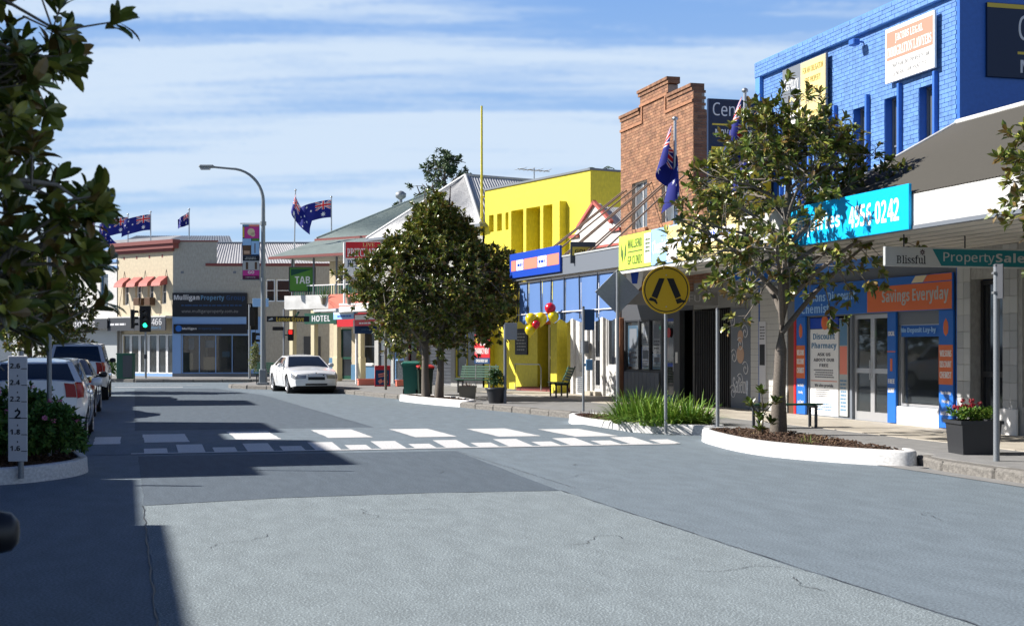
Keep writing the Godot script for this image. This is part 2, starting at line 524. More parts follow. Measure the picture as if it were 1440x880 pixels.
	# cars
	mat("paint_white", lin(0.74, 0.75, 0.76), 0.35, {coat = 1.0})
	mat("paint_dark", lin(0.012, 0.013, 0.017), 0.3, {coat = 1.0})
	mat("paint_silver", lin(0.62, 0.64, 0.67), 0.35, {coat = 1.0, metal = 0.2})
	mat("tail_red", lin(0.34, 0.006, 0.008), 0.25, {spec = 0.35})
	mat("head_glass", lin(0.30, 0.31, 0.33), 0.1, {spec = 0.7, metal = 0.3})
	mat("chrome", lin(0.75, 0.76, 0.78), 0.12, {metal = 1.0})
	mat("alloy", lin(0.45, 0.46, 0.48), 0.3, {metal = 0.8})
	# plants
	mat("leaf", lin(1, 1, 1), 0.3, {vc = true, back = Color(0.5, 0.5, 0.42), spec = 0.5})
	mat("leaf_dull", lin(1, 1, 1), 0.6, {vc = true, back = Color(0.5, 0.5, 0.45), spec = 0.35})
	mat("bark", lin(0.19, 0.165, 0.14), 0.95, {fine = blot2, fs = 0.35, bump = blot2, bs = 1.0})
	mat("bark_pale", lin(0.30, 0.27, 0.23), 0.95, {fine = blot2, fs = 0.3, bump = blot2, bs = 0.8})
	mat("petal_red", lin(0.26, 0.008, 0.02), 0.6)
	mat("petal_pink", lin(0.60, 0.20, 0.35), 0.6)

func sweep(mb: MB, path: Array, prof: Array, closed := false) -> MB:   # prof: Vector2(offset to the left of the path, height)
	var rows := []
	var N := path.size()
	for i in N + (1 if closed else 0):
		var p: Vector2 = path[i % N]
		var a: Vector2 = path[(i - 1 + N) % N] if closed or i > 0 else p
		var b: Vector2 = path[(i + 1) % N] if closed or i < N - 1 else p
		var d := (b - a).normalized()
		var nrm := Vector2(-d.y, d.x)
		var row := []
		for q in prof: row.append(P(p.x + nrm.x * q.x, p.y + nrm.y * q.x, q.y))
		rows.append(row)
	mb.grid(rows)
	return mb

func signed_area(p: PackedVector2Array) -> float:
	var a := 0.0
	for i in p.size(): a += p[i].cross(p[(i + 1) % p.size()])
	return a * 0.5

func smooth_path(pts: Array, per := 6, closed := false) -> Array:
	var out := []
	var N := pts.size()
	for i in (N if closed else N - 1):
		var p0: Vector2 = pts[(i - 1 + N) % N] if closed or i > 0 else pts[0]
		var p1: Vector2 = pts[i]
		var p2: Vector2 = pts[(i + 1) % N]
		var p3: Vector2 = pts[(i + 2) % N] if closed or i < N - 2 else pts[N - 1]
		for k in per: out.append(p1.cubic_interpolate(p2, p0, p3, float(k) / per))
	if not closed: out.append(pts[N - 1])
	return out

func wobble(poly: Array, step: float, amp: float) -> PackedVector2Array:
	var out := PackedVector2Array()
	for i in poly.size():
		var a: Vector2 = poly[i]
		var b: Vector2 = poly[(i + 1) % poly.size()]
		var n := maxi(1, int(a.distance_to(b) / step))
		for k in n:
			var p := a.lerp(b, float(k) / n)
			out.append(p + (Vector2(rng.randf_range(-amp, amp), rng.randf_range(-amp, amp)) if k > 0 else Vector2.ZERO))
	return out

func kerb_stones(o: Node3D, path: Array, length: float, w: float, h: float, m: Material) -> void:
	var c := Curve2D.new()
	for p in path: c.add_point(p)
	var total := c.get_baked_length()
	var n := int(total / length)
	var shared := MB.new().cbox(Vector3.ZERO, V(length - 0.015, h + 0.1, w), 0.03).mesh(m)
	for i in n:
		var a := c.sample_baked(i * total / n)
		var b := c.sample_baked((i + 1) * total / n)
		var mid := (a + b) * 0.5
		var x := Vector3(b.x - a.x, 0, -(b.y - a.y)).normalized()
		var tilt := Basis(x, Vector3.UP, x.cross(Vector3.UP)) * Basis.from_euler(Vector3(rng.randf_range(-0.03, 0.03), rng.randf_range(-0.015, 0.015), rng.randf_range(-0.006, 0.006)))
		inst(o, "kerb_stone", shared, Transform3D(tilt * Basis.from_scale(V(a.distance_to(b) / length, 1, 1)), P(mid.x, mid.y, h / 2 - 0.05 + rng.randf_range(-0.012, 0.008))))

var RIGHT_KERB := [Vector2(10.7, -12), Vector2(10.7, 10), Vector2(10.7, 16.9), Vector2(11.0, 18.0), Vector2(11.25, 20), Vector2(11.25, 24), Vector2(11.1, 25.3), Vector2(10.9, 28.5), Vector2(10.5, 31.0), Vector2(10.15, 33), Vector2(9.9, 35), Vector2(9.5, 37.2), Vector2(9.25, 38.9), Vector2(9.3, 41), Vector2(9.0, 44.5), Vector2(8.5, 47), Vector2(8.1, 50), Vector2(7.7, 52.5), Vector2(6.9, 55.5), Vector2(5.8, 57.8), Vector2(4.7, 59.3), Vector2(4.3, 60.6), Vector2(4.7, 62.2), Vector2(5.7, 65), Vector2(7.2, 70), Vector2(11, 82)]

func build_ground() -> void:
	structure("ground", MB.new().sheet(PackedVector2Array([Vector2(-900, -900), Vector2(900, -900), Vector2(900, 900), Vector2(-900, 900)]), -0.02), M.soil_ground)
	var road := structure("road", MB.new().sheet(PackedVector2Array([Vector2(-60, -40), Vector2(60, -40), Vector2(60, 130), Vector2(-60, 130)]), 0.0), M.asphalt)
	part(road, "chip_seal_surface", MB.new().sheet(wobble([Vector2(0.19, -8), Vector2(4.9, -8), Vector2(4.88, 15.75), Vector2(3.3, 15.9), Vector2(1.7, 15.8), Vector2(0.19, 15.4)], 0.25, 0.018), 0.004), M.chip_seal)
	part(road, "asphalt_patch", MB.new().sheet(wobble([Vector2(0.2, 15.43), Vector2(1.7, 15.83), Vector2(3.3, 15.93), Vector2(4.88, 15.79), Vector2(5.15, 22.35), Vector2(0.2, 22.5)], 0.3, 0.012), 0.004), M.asphalt_dark)
	part(road, "asphalt_patch", MB.new().sheet(wobble([Vector2(0.2, 29.2), Vector2(5.05, 29.2), Vector2(4.9, 40), Vector2(4.75, 51), Vector2(3.6, 60), Vector2(0.4, 60)], 0.4, 0.015), 0.004), M.asphalt_dark)
	for line in [[Vector2(4.9, -4), Vector2(4.89, 15.8), 0.008], [Vector2(0.185, -4), Vector2(0.19, 15.4), 0.009], [Vector2(5.14, 16), Vector2(5.15, 22.3), 0.006], [Vector2(4.97, 29), Vector2(4.8, 50), 0.006]]:
		var a: Vector2 = line[0]
		var b: Vector2 = line[1]
		var l := PackedVector2Array()
		var r := PackedVector2Array()
		for k in 90:
			var p := a.lerp(b, k / 89.0) + Vector2(rng.randf_range(-0.012, 0.012), 0)
			var w: float = line[2] * rng.randf_range(0.2, 1.0)
			l.append(p + Vector2(-w, 0)); r.append(p + Vector2(w, 0))
		r.reverse()
		l.append_array(r)
		part(road, "tar_seam", MB.new().sheet(l, 0.008), M.tar)
	# cracks and old drips in the surface
	for i in 16:
		var p := Vector2(rng.randf_range(0.4, 10.0), rng.randf_range(8.5, 22.0))
		var dir := rng.randf_range(0, TAU)
		var l := PackedVector2Array()
		var r := PackedVector2Array()
		for k in rng.randi_range(8, 22):
			dir += rng.randf_range(-0.7, 0.7)
			p += Vector2(cos(dir), sin(dir)) * 0.06
			var w := rng.randf_range(0.0015, 0.005)
			l.append(p + Vector2(-sin(dir), cos(dir)) * w); r.append(p - Vector2(-sin(dir), cos(dir)) * w)
		r.reverse()
		l.append_array(r)
		var cm := MB.new().sheet(l, 0.0085)
		if cm.v.size(): part(road, "crack", cm, M.tar)
	# raised crossing: ramp, flat top, far ramp
	var mb := MB.new()
	var prof := [Vector2(22.9, 0.004), Vector2(24.25, 0.07), Vector2(28.3, 0.07), Vector2(29.4, 0.004)]
	for i in 3:
		mb.quad(P(-0.6, prof[i].x, prof[i].y), P(9.25, prof[i].x, prof[i].y), P(9.25, prof[i + 1].x, prof[i + 1].y), P(-0.6, prof[i + 1].x, prof[i + 1].y))
	for x in [-0.6, 9.25]:
		var pl := [P(x, prof[0].x, 0), P(x, prof[3].x, 0), P(x, prof[2].x, 0.07), P(x, prof[1].x, 0.07)]
		if x > 0: mb.quad(pl[0], pl[1], pl[2], pl[3])
		else: mb.quad(pl[3], pl[2], pl[1], pl[0])
	var hump := structure("raised_crossing", mb, M.asphalt)
	hump.set_meta("label", "raised asphalt pedestrian crossing platform")
	var bars := [[0.32, 1.07, 24.65, 27.0], [1.87, 2.64, 25.0, 27.5], [3.48, 4.27, 25.1, 27.65], [5.0, 5.76, 24.9, 27.5], [6.48, 7.26, 24.65, 27.2], [7.8, 8.62, 24.3, 26.7], [-0.5, -0.06, 24.4, 26.4]]
	for b in bars:
		part(hump, "painted_bar", MB.new().sheet(wobble([Vector2(b[0], b[2]), Vector2(b[1], b[2]), Vector2(b[1], b[3]), Vector2(b[0], b[3])], 0.2, 0.012), 0.0745), M.road_paint)
	var ry := func(d: float) -> float: return 0.004 + 0.066 * clampf((d - 22.9) / 1.35, 0.0, 1.0)
	var k := 0
	var x := 0.3
	while x < 9.0:
		var long := k % 2 == 1
		var w := 0.42 if long else 0.36
		var d1 := 24.1 if long else 23.62
		var q := MB.new()
		q.quad(P(x, 23.02, ry.call(23.02) + 0.005), P(x + w, 23.02, ry.call(23.02) + 0.005), P(x + w, d1, ry.call(d1) + 0.005), P(x, d1, ry.call(d1) + 0.005))
		part(hump, "painted_tooth", q, M.road_paint)
		x += w + (0.14 if long else 0.16)
		k += 1
	var edge := MB.new()
	edge.quad(P(0.1, 22.93, 0.0095), P(9.2, 22.93, 0.0095), P(9.2, 23.03, 0.0145), P(0.1, 23.03, 0.0145))
	part(hump, "painted_line", edge, M.road_paint)
	# dashed line and stop line far off at the junction
	part(road, "painted_line", MB.new().sheet(PackedVector2Array([Vector2(-0.4, 62.5), Vector2(2.4, 61.9), Vector2(2.4, 62.4), Vector2(-0.4, 63.0)]), 0.006), M.road_paint)
	part(road, "painted_line", MB.new().sheet(PackedVector2Array([Vector2(-1.2, 66.5), Vector2(3.4, 65.6), Vector2(3.4, 65.8), Vector2(-1.2, 66.7)]), 0.006), M.road_paint)
	# right footpath
	var kp := smooth_path(RIGHT_KERB, 5)
	var poly := PackedVector2Array()
	for p in kp: poly.append(p + Vector2(0.13, 0))
	poly.append(Vector2(40, 82)); poly.append(Vector2(40, -12))
	var foot := structure("footpath_right", MB.new().slab(poly, -0.05, 0.15), M.concrete_grey)
	var lower := []
	for p in kp:
		if not (p.y > 18.2 and p.y < 31.0): lower.append(p)
	var seg := []
	for p in lower:
		if seg and p.distance_to(seg[-1]) > 5.0:
			kerb_stones(foot, seg, 1.15, 0.26, 0.15, M.kerb_stone)
			seg = []
		seg.append(p)
	kerb_stones(foot, seg, 1.15, 0.26, 0.15, M.kerb_stone)
	var panel := MB.new().cbox(Vector3.ZERO, V(1.39, 0.05, 1.48), 0.006).mesh(M.concrete)
	for i in 24:
		for j in 2:
			var xx := 13.35 + j * 1.4
			var dd := 13.0 + i * 1.5
			if dd > 42.0: xx -= (dd - 42.0) * 0.12
			inst(foot, "paving_panel", panel, Transform3D(Basis.from_euler(Vector3(rng.randf_range(-0.002, 0.002), 0, rng.randf_range(-0.002, 0.002))), P(xx, dd, 0.1325 + rng.randf_range(-0.002, 0.003))))
	# gutter strip along the right kerb
	part(road, "gutter", sweep(MB.new(), smooth_path([Vector2(10.72, -8), Vector2(10.72, 16.6), Vector2(10.4, 17.5)], 8), [Vector2(0.42, 0.006), Vector2(0.14, 0.012)]), M.concrete_grey)
	# left footpath
	var lf := structure("footpath_left", MB.new().slab(PackedVector2Array([Vector2(-12, -12), Vector2(-3.15, -12), Vector2(-3.15, 52), Vector2(-5, 56), Vector2(-12, 58)]), -0.05, 0.15), M.concrete_grey)
	kerb_stones(lf, [Vector2(-3.05, -12), Vector2(-3.05, 52)], 1.2, 0.25, 0.15, M.kerb_stone)
	# far footpath round the corner property office
	var ff := structure("footpath_far", MB.new().slab(PackedVector2Array([Vector2(-0.9, 73.2), Vector2(0.6, 72.0), Vector2(2.5, 71.6), Vector2(14, 69.0), Vector2(26, 90), Vector2(0, 110), Vector2(-22, 105), Vector2(-5.0, 79.0)]), -0.05, 0.15), M.concrete_grey)
	kerb_stones(ff, [Vector2(-18, 99.0), Vector2(-5.0, 79.0), Vector2(-0.9, 73.2), Vector2(0.6, 72.0), Vector2(2.5, 71.6), Vector2(13, 69.2)], 1.4, 0.25, 0.15, M.kerb_stone)

func island(called: String, label: String, outline: Array, h: float, back := []) -> Node3D:
	var o := thing(called, label, "kerbed bed", Vector3.ZERO)
	var path := smooth_path(outline, 6, back.is_empty())
	if signed_area(PackedVector2Array(path)) < 0: path.reverse(); back.reverse()
	# outline runs counter-clockwise in (X, D); the left of the path is the inside
	var jit := []
	for p in path: jit.append(p + Vector2(rng.randf_range(-0.003, 0.003), rng.randf_range(-0.003, 0.003)))
	part(o, "painted_kerb", sweep(MB.new(), jit, [Vector2(0.0, -0.02), Vector2(0.012, h * 0.5), Vector2(0.015, h - 0.025), Vector2(0.035, h), Vector2(0.13, h + 0.003), Vector2(0.145, h - 0.01), Vector2(0.15, 0.0)], back.is_empty()), M.kerb_white)
	var inner: PackedVector2Array = Geometry2D.offset_polygon(PackedVector2Array(path + back), -0.13)[0]
	var soil := MB.new()
	soil.sheet(inner, h - 0.05)
	part(o, "soil", soil, M.mulch)
	var chips := MB.new()
	var bb := Rect2(inner[0], Vector2.ZERO)
	for p in inner: bb = bb.expand(p)
	for i in int(bb.get_area() * 170):
		var p := Vector2(rng.randf_range(bb.position.x, bb.end.x), rng.randf_range(bb.position.y, bb.end.y))
		if Geometry2D.is_point_in_polygon(p, inner):
			var g := rng.randf_range(0.5, 1.7)
			chips.col = Color(g, g * rng.randf_range(0.8, 1.0), g * rng.randf_range(0.7, 1.0))
			chips.box(P(p.x, p.y, h - 0.035 + rng.randf_range(0, 0.02)), V(rng.randf_range(0.03, 0.10), 0.012, rng.randf_range(0.012, 0.03)), Basis.from_euler(Vector3(rng.randf_range(-0.5, 0.5), rng.randf_range(0, TAU), rng.randf_range(-0.5, 0.5))))
	var cp := part(o, "mulch_chips", chips, M.mulch)
	cp.set_meta("kind", "stuff")
	return o

# ---- building parts ----
func window(o: Node3D, x0: float, x1: float, y0: float, y1: float, z: float, fm: Material, gm: Material, bars := [1, 1], fw := 0.05, sill := false) -> void:
	var f := MB.new()
	f.span(x0, x1, y1 - fw, y1, z, z + 0.06).span(x0, x1, y0, y0 + fw, z, z + 0.06)
	f.span(x0, x0 + fw, y0 + fw, y1 - fw, z, z + 0.06).span(x1 - fw, x1, y0 + fw, y1 - fw, z, z + 0.06)
	var w := part(o, "window", f, fm)
	for i in bars[0]:
		for j in bars[1]:
			var a := lerpf(x0 + fw, x1 - fw, float(i) / bars[0])
			var b := lerpf(x0 + fw, x1 - fw, float(i + 1) / bars[0])
			var c := lerpf(y0 + fw, y1 - fw, float(j) / bars[1])
			var d := lerpf(y0 + fw, y1 - fw, float(j + 1) / bars[1])
			part(w, "pane", MB.new().span(a + 0.012, b - 0.012, c + 0.012, d - 0.012, z + 0.012, z + 0.022), gm)
			if i > 0: part(w, "mullion", MB.new().span(a - 0.018, a + 0.018, c, d, z + 0.002, z + 0.05), fm)
			if j > 0: part(w, "mullion", MB.new().span(a + 0.018, b - 0.018, c - 0.018, c + 0.018, z + 0.004, z + 0.048), fm)
	if sill: part(w, "sill", MB.new().cbox(V((x0 + x1) / 2, y0 - 0.04, z + 0.1), V(x1 - x0 + 0.14, 0.075, 0.26), 0.01), fm)

func door(o: Node3D, x0: float, x1: float, y0: float, y1: float, z: float, fm: Material, gm: Material, glass := true) -> void:
	var f := MB.new()
	var w := 0.08
	if glass:
		f.span(x0, x0 + w, y0, y1, z, z + 0.05).span(x1 - w, x1, y0, y1, z, z + 0.05).span(x0 + w, x1 - w, y1 - w, y1, z, z + 0.05).span(x0 + w, x1 - w, y0, y0 + 0.18, z, z + 0.05).span(x0 + w, x1 - w, y0 + 0.98, y0 + 1.08, z, z + 0.05)
	else:
		f.span(x0, x1, y0, y1, z, z + 0.05)
	var d := part(o, "door", f, fm)
	if glass:
		part(d, "pane", MB.new().span(x0 + w, x1 - w, y0 + 0.18, y0 + 0.98, z + 0.015, z + 0.025), gm)
		part(d, "pane", MB.new().span(x0 + w, x1 - w, y0 + 1.08, y1 - w, z + 0.015, z + 0.025), gm)
	part(d, "handle", MB.new().cyl(V(x1 - 0.06, y0 + 0.85, z + 0.08), V(x1 - 0.06, y0 + 1.25, z + 0.08), 0.012, 6).box(V(x1 - 0.06, y0 + 0.9, z + 0.065), V(0.02, 0.02, 0.04)).box(V(x1 - 0.06, y0 + 1.2, z + 0.065), V(0.02, 0.02, 0.04)), M.aluminium)

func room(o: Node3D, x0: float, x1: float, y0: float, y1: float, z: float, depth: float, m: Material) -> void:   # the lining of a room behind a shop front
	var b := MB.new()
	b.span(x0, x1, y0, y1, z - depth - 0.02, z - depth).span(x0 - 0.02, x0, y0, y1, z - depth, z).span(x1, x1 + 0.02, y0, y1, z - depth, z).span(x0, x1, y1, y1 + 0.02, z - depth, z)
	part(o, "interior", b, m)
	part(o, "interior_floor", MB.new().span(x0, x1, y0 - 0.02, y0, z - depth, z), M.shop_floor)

func step_height(steps: Array, x: float) -> float:   # [x to which it holds, height]
	for s in steps:
		if x < s[0]: return s[1]
	return steps[-1][1]

func bricks(mb: MB, x0: float, x1: float, y0: float, y1: float, z: float, holes: Array, L: float, Hc: float, cols: Array, vary: float, steps := []) -> MB:
	var j := 0
	var y := y0
	while y + Hc * 0.5 < y1:
		var x := x0 - (L * 0.5 if j % 2 else 0.0)
		while x < x1:
			var a := maxf(x + 0.005, x0)
			var b := minf(x + L - 0.005, x1)
			var cy := y + Hc / 2
			var cuts := [[a, b]]
			for h in holes:
				if cy > h[2] and cy < h[3]:
					var nc := []
					for q in cuts:
						if q[1] <= h[0] or q[0] >= h[1]: nc.append(q)
						else:
							if q[0] < h[0]: nc.append([q[0], h[0]])
							if q[1] > h[1]: nc.append([h[1], q[1]])
					cuts = nc
			for q in cuts:
				if q[1] - q[0] < 0.02: continue
				if steps and y + Hc > step_height(steps, (q[0] + q[1]) / 2) + 0.01: continue
				var c: Color = cols[rng.randi() % cols.size()]
				var g := rng.randf_range(1.0 - vary, 1.0 + vary)
				mb.col = Color(c.r * g, c.g * g, c.b * g)
				var zz := z + 0.010 + rng.randf_range(-0.002, 0.003)
				var yb := y + 0.005
				var yt := y + Hc - 0.005
				mb.quad(V(q[0], yb, zz), V(q[1], yb, zz), V(q[1], yt, zz), V(q[0], yt, zz))
				mb.quad(V(q[0], yt, zz), V(q[1], yt, zz), V(q[1], yt, z), V(q[0], yt, z))
				mb.quad(V(q[0], yb, z), V(q[1], yb, z), V(q[1], yb, zz), V(q[0], yb, zz))
				mb.quad(V(q[0], yb, z), V(q[0], yb, zz), V(q[0], yt, zz), V(q[0], yt, z))
				mb.quad(V(q[1], yb, zz), V(q[1], yb, z), V(q[1], yt, z), V(q[1], yt, zz))
			x += L
		y += Hc
		j += 1
	mb.col = Color(1, 1, 1)
	return mb

func corrugated(mb: MB, a: Vector3, b: Vector3, c: Vector3, d: Vector3, pitch := 0.076, amp := 0.012) -> MB:   # a-b along the eave, d-c along the ridge; ribs run from eave to ridge
	var n := maxi(2, int(a.distance_to(b) / pitch) * 4)
	var up := (b - a).cross(d - a).normalized()
	var lo := []
	var hi := []
	for i in n + 1:
		var f := float(i) / n
		var off := up * (sin(i * PI / 2.0) * amp)
		lo.append(a.lerp(b, f) + off); hi.append(d.lerp(c, f) + off)
	mb.grid([lo, hi])
	return mb

func hip_roof(o: Node3D, w: float, dep: float, y: float, rise: float, over: float, back_hip: bool, m: Material, ridge_in := 0.0, off := Vector3.ZERO) -> void:   # ridge runs along local z (depth), front end hipped
	var at := Transform3D(Basis(), off)
	var x0 := -over
	var x1 := w + over
	var z0 := over
	var z1 := -dep - over
	var cx := w / 2
	var hipd := (w / 2 + over) if ridge_in <= 0 else ridge_in
	var rf := V(cx, y + rise, z0 - hipd)
	var rb := V(cx, y + rise, z1 + (hipd if back_hip else 0.0))
	var r := part(o, "roof", corrugated(MB.new(), V(x0, y, z0), V(x1, y, z0), rf, rf), m, at)
	part(o, "roof", corrugated(MB.new(), V(x1, y, z0), V(x1, y, z1), rb, rf, 0.152, 0.022), m, at)
	part(o, "roof", corrugated(MB.new(), V(x0, y, z1), V(x0, y, z0), rf, rb, 0.152, 0.022), m, at)
	if back_hip: part(o, "roof", corrugated(MB.new(), V(x1, y, z1), V(x0, y, z1), rb, rb), m, at)
	var cap := MB.new()
	for s in [[V(x0, y, z0), rf], [V(x1, y, z0), rf], [rf, rb]]: cap.cyl(s[0] + V(0, 0.02, 0), s[1] + V(0, 0.02, 0), 0.07, 6)
	part(r, "ridge_cap", cap, m)
	part(o, "gutter", MB.new().span(x0 - 0.06, x1 + 0.06, y - 0.12, y - 0.01, z0 - 0.02, z0 + 0.08).span(x1 - 0.02, x1 + 0.08, y - 0.12, y - 0.01, z1, z0 - 0.02).span(x0 - 0.08, x0 + 0.02, y - 0.12, y - 0.01, z1, z0 - 0.02), M.maroon if m == M.green_roof else M.slate, at)
	part(o, "eave_lining", MB.new().span(x0, x1, y - 0.1, y - 0.07, z1, z0 - 0.03), M.soffit, at)

func board(called: String, label: String, category: String, pl: Vector3, pr: Vector3, y0: float, y1: float, m: Material, thick := 0.04, group := "") -> Node3D:   # a flat sign; its face is at z = 0 and local y is height above the lower edge
	var a := pl
	a.y = y0
	var o := front(called, label, category, a, V(pr.x, y0, pr.z), group)
	var w := Vector2(pr.x - pl.x, pr.z - pl.z).length()
	part(o, "panel", MB.new().cbox(V(w / 2, (y1 - y0) / 2, -thick / 2), V(w, y1 - y0, thick), 0.006), m)
	return o

func patch(o: Node3D, called: String, x0: float, x1: float, y0: float, y1: float, m: Material, z := 0.004) -> MeshInstance3D:
	return part(o, called, MB.new().span(x0, x1, y0, y1, z - 0.004, z), m)

func small_print(o: Node3D, x0: float, x1: float, y0: float, y1: float, lines: int, m: Material, z := 0.004) -> void:   # rows of writing too fine to read
	var h := (y1 - y0) / lines
	for i in lines:
		var mb := MB.new()
		var x := x0 + rng.randf_range(0.0, 0.12) * (x1 - x0)
		var e := x1 - rng.randf_range(0.0, 0.15) * (x1 - x0)
		while x < e:
			var w := minf(rng.randf_range(1.2, 4.0) * h * 0.5, e - x)
			mb.span(x, x + w, y1 - h * (i + 0.72), y1 - h * (i + 0.28), z - 0.002, z)
			x += w + h * 0.28
		if mb.v.size(): part(o, "print", mb, m)

func post(o: Node3D, h: float, r := 0.035, m: Material = null) -> void:
	part(o, "post", MB.new().cyl(V(0, -0.1, 0), V(0, h, 0), r, 12), m if m else M.galvanised)
	part(o, "post_cap", MB.new().lathe([[r + 0.004, 0], [r + 0.004, 0.02], [r * 0.5, 0.035], [0.001, 0.04]], V(0, h - 0.015, 0), 10), M.dark_trim)

func build_right_side() -> void:
	near_shop()
	blue_building()
	brick_building()
	white_shop()
	yellow_building()
	awning_signs()

func near_shop() -> void:   # single-storey shop with the brown corrugated awning roof
	var o := front("corner_shop", "low shop with brown corrugated awning roof beside the blue brick building", "building", P(14.8, 23.1), P(14.8, 10.0))
	var w := 13.1
	var holes := [[0.42, 1.4, 0.15, 2.9], [1.95, 5.4, 0.65, 2.9], [5.9, 7.0, 0.15, 2.9], [7.4, 12.6, 0.65, 2.9]]
	part(o, "wall", MB.new().wall(0, w, 0, 3.5, 0, holes, 0.25).span(0, w, 3.5, 5.75, -0.3, -0.1).span(w - 0.2, w, 0, 5.7, -11, -0.26).span(0, w, 0, 4.5, -11.2, -11), M.grey_wall)
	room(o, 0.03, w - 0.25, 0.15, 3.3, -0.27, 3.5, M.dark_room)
	for h in [holes[1], holes[3]]: window(o, h[0], h[1], h[2], h[3], -0.2, M.dark_trim, M.shop_glass, [2, 1])
	door(o, holes[2][0], holes[2][1], 0.16, 2.85, -0.2, M.dark_trim, M.shop_glass)
	door(o, 0.47, 1.36, 0.16, 2.88, -0.22, M.black, M.window_dark)
	# tiled piers
	var tones := [[0.42, 0.43, 0.43], [0.36, 0.37, 0.37], [0.47, 0.48, 0.47]]
	var meshes := []
	for tn in tones:
		var t := MB.new()
		t.col = Color(tn[0], tn[1], tn[2])
		meshes.append(t.cbox(Vector3.ZERO, V(0.205, 0.295, 0.02), 0.004).mesh(M.tile_grey))
	for span in [[0.0, 2], [1.41, 2]]:
		for i in span[1]:
			for j in 11:
				inst(o, "tile", meshes[rng.randi() % 3], Transform3D(Basis(), V(span[0] + 0.105 + i * 0.21, 0.31 + j * 0.3, 0.012)))
	part(o, "kick_panel", MB.new().cbox(V(1.64, 0.38, 0.05), V(0.48, 0.46, 0.05), 0.01), M.white_trim)
	# awning with corrugated roof
	var roof := MB.new()
	corrugated(roof, V(0, 3.98, 3.37), V(w, 3.98, 3.37), V(w, 5.8, 0.0), V(0, 5.8, 0.0), 0.076, 0.012)
	var rf := part(o, "awning_roof", roof, M.brown_roof)
	part(o, "awning_roof", corrugated(MB.new(), V(w, 3.9, -11), V(0, 3.9, -11), V(0, 5.8, 0.0), V(w, 5.8, 0.0)), M.brown_roof)
	part(rf, "ridge_cap", MB.new().cyl(V(-0.02, 5.81, 0), V(w, 5.81, 0), 0.06, 8), M.white_metal)
	part(rf, "verge_cap", MB.new().cyl(V(-0.01, 3.99, 3.37), V(-0.01, 5.81, 0.0), 0.035, 6), M.white_metal)
	part(o, "soffit", MB.new().span(0, w, 3.47, 3.51, 0.0, 3.3), M.soffit)
	for i in 7: part(o, "soffit_batten", MB.new().span(0.0, w, 3.455, 3.47, 0.4 + i * 0.45, 0.42 + i * 0.45), M.soffit)
	part(o, "fascia", MB.new().span(0, w, 3.5, 3.97, 3.3, 3.36), M.white_metal)
	part(o, "fascia_trim", MB.new().span(0, w, 3.44, 3.499, 3.29, 3.375), M.slate)
	part(o, "end_panel", MB.new().plate(PackedVector2Array([Vector2(-3.3, 3.5), Vector2(0, 3.5), Vector2(0, 5.78), Vector2(-3.3, 3.98)]), 0.0, 0.03), M.white_metal, Transform3D(Basis(Vector3.BACK * -1.0, Vector3.UP, Vector3.RIGHT), V(0.001, 0, 0)))
	# cyan fascia sign
	var s := board("fascia_sign", "bright cyan fascia sign with white phone number under the brown awning roof", "sign", P(11.36, 23.05), P(11.36, 19.05), 3.44, 4.13, M.cyan, 0.05)
	s.position.x = 11.37
	txt(s, "Enquiries", 1.75, 0.36, V(1.0, 0.31, 0.0), M.sign_white, "sans_bold")
	txt(s, "4956 0242", 1.55, 0.36, V(2.95, 0.33, 0.0), M.sign_white, "sans_bold")
	# hanging sign under the awning, facing the camera
	var h := board("hanging_sign", "long grey and teal Property Sales sign hanging under the awning", "sign", P(11.58, 20.1), P(14.7, 20.1), 2.95, 3.26, M.pale_grey, 0.07)
	part(h, "teal_band", MB.new().plate(PackedVector2Array([Vector2(1.0, 0.02), Vector2(3.1, 0.02), Vector2(3.1, 0.285), Vector2(0.84, 0.285)]), 0.0, 0.004), M.teal)
	txt(h, "Property", 0.93, 0.19, V(1.5, 0.14, 0.004), M.pale_grey, "sans")
	txt(h, "Sales", 0.68, 0.15, V(2.33, 0.165, 0.004), M.pale_grey, "sans_bold")
	txt(h, "Blissful", 0.52, 0.13, V(0.46, 0.11, 0.0), M.ink, "serif_italic")
	var fl := MB.new()
	for i in 8: fl.box(V(0.66 + cos(i * TAU / 8) * 0.03, 0.23 + sin(i * TAU / 8) * 0.03, 0.003), V(0.035, 0.012, 0.004), Basis(Vector3.BACK, i * TAU / 8))
	part(h, "flower_mark", fl, M.plum)
	for x in [0.35, 1.45, 2.6]: part(h, "hanger", MB.new().cyl(V(x, 0.31, -0.035), V(x, 0.51, -0.035), 0.012, 6), M.dark_trim)

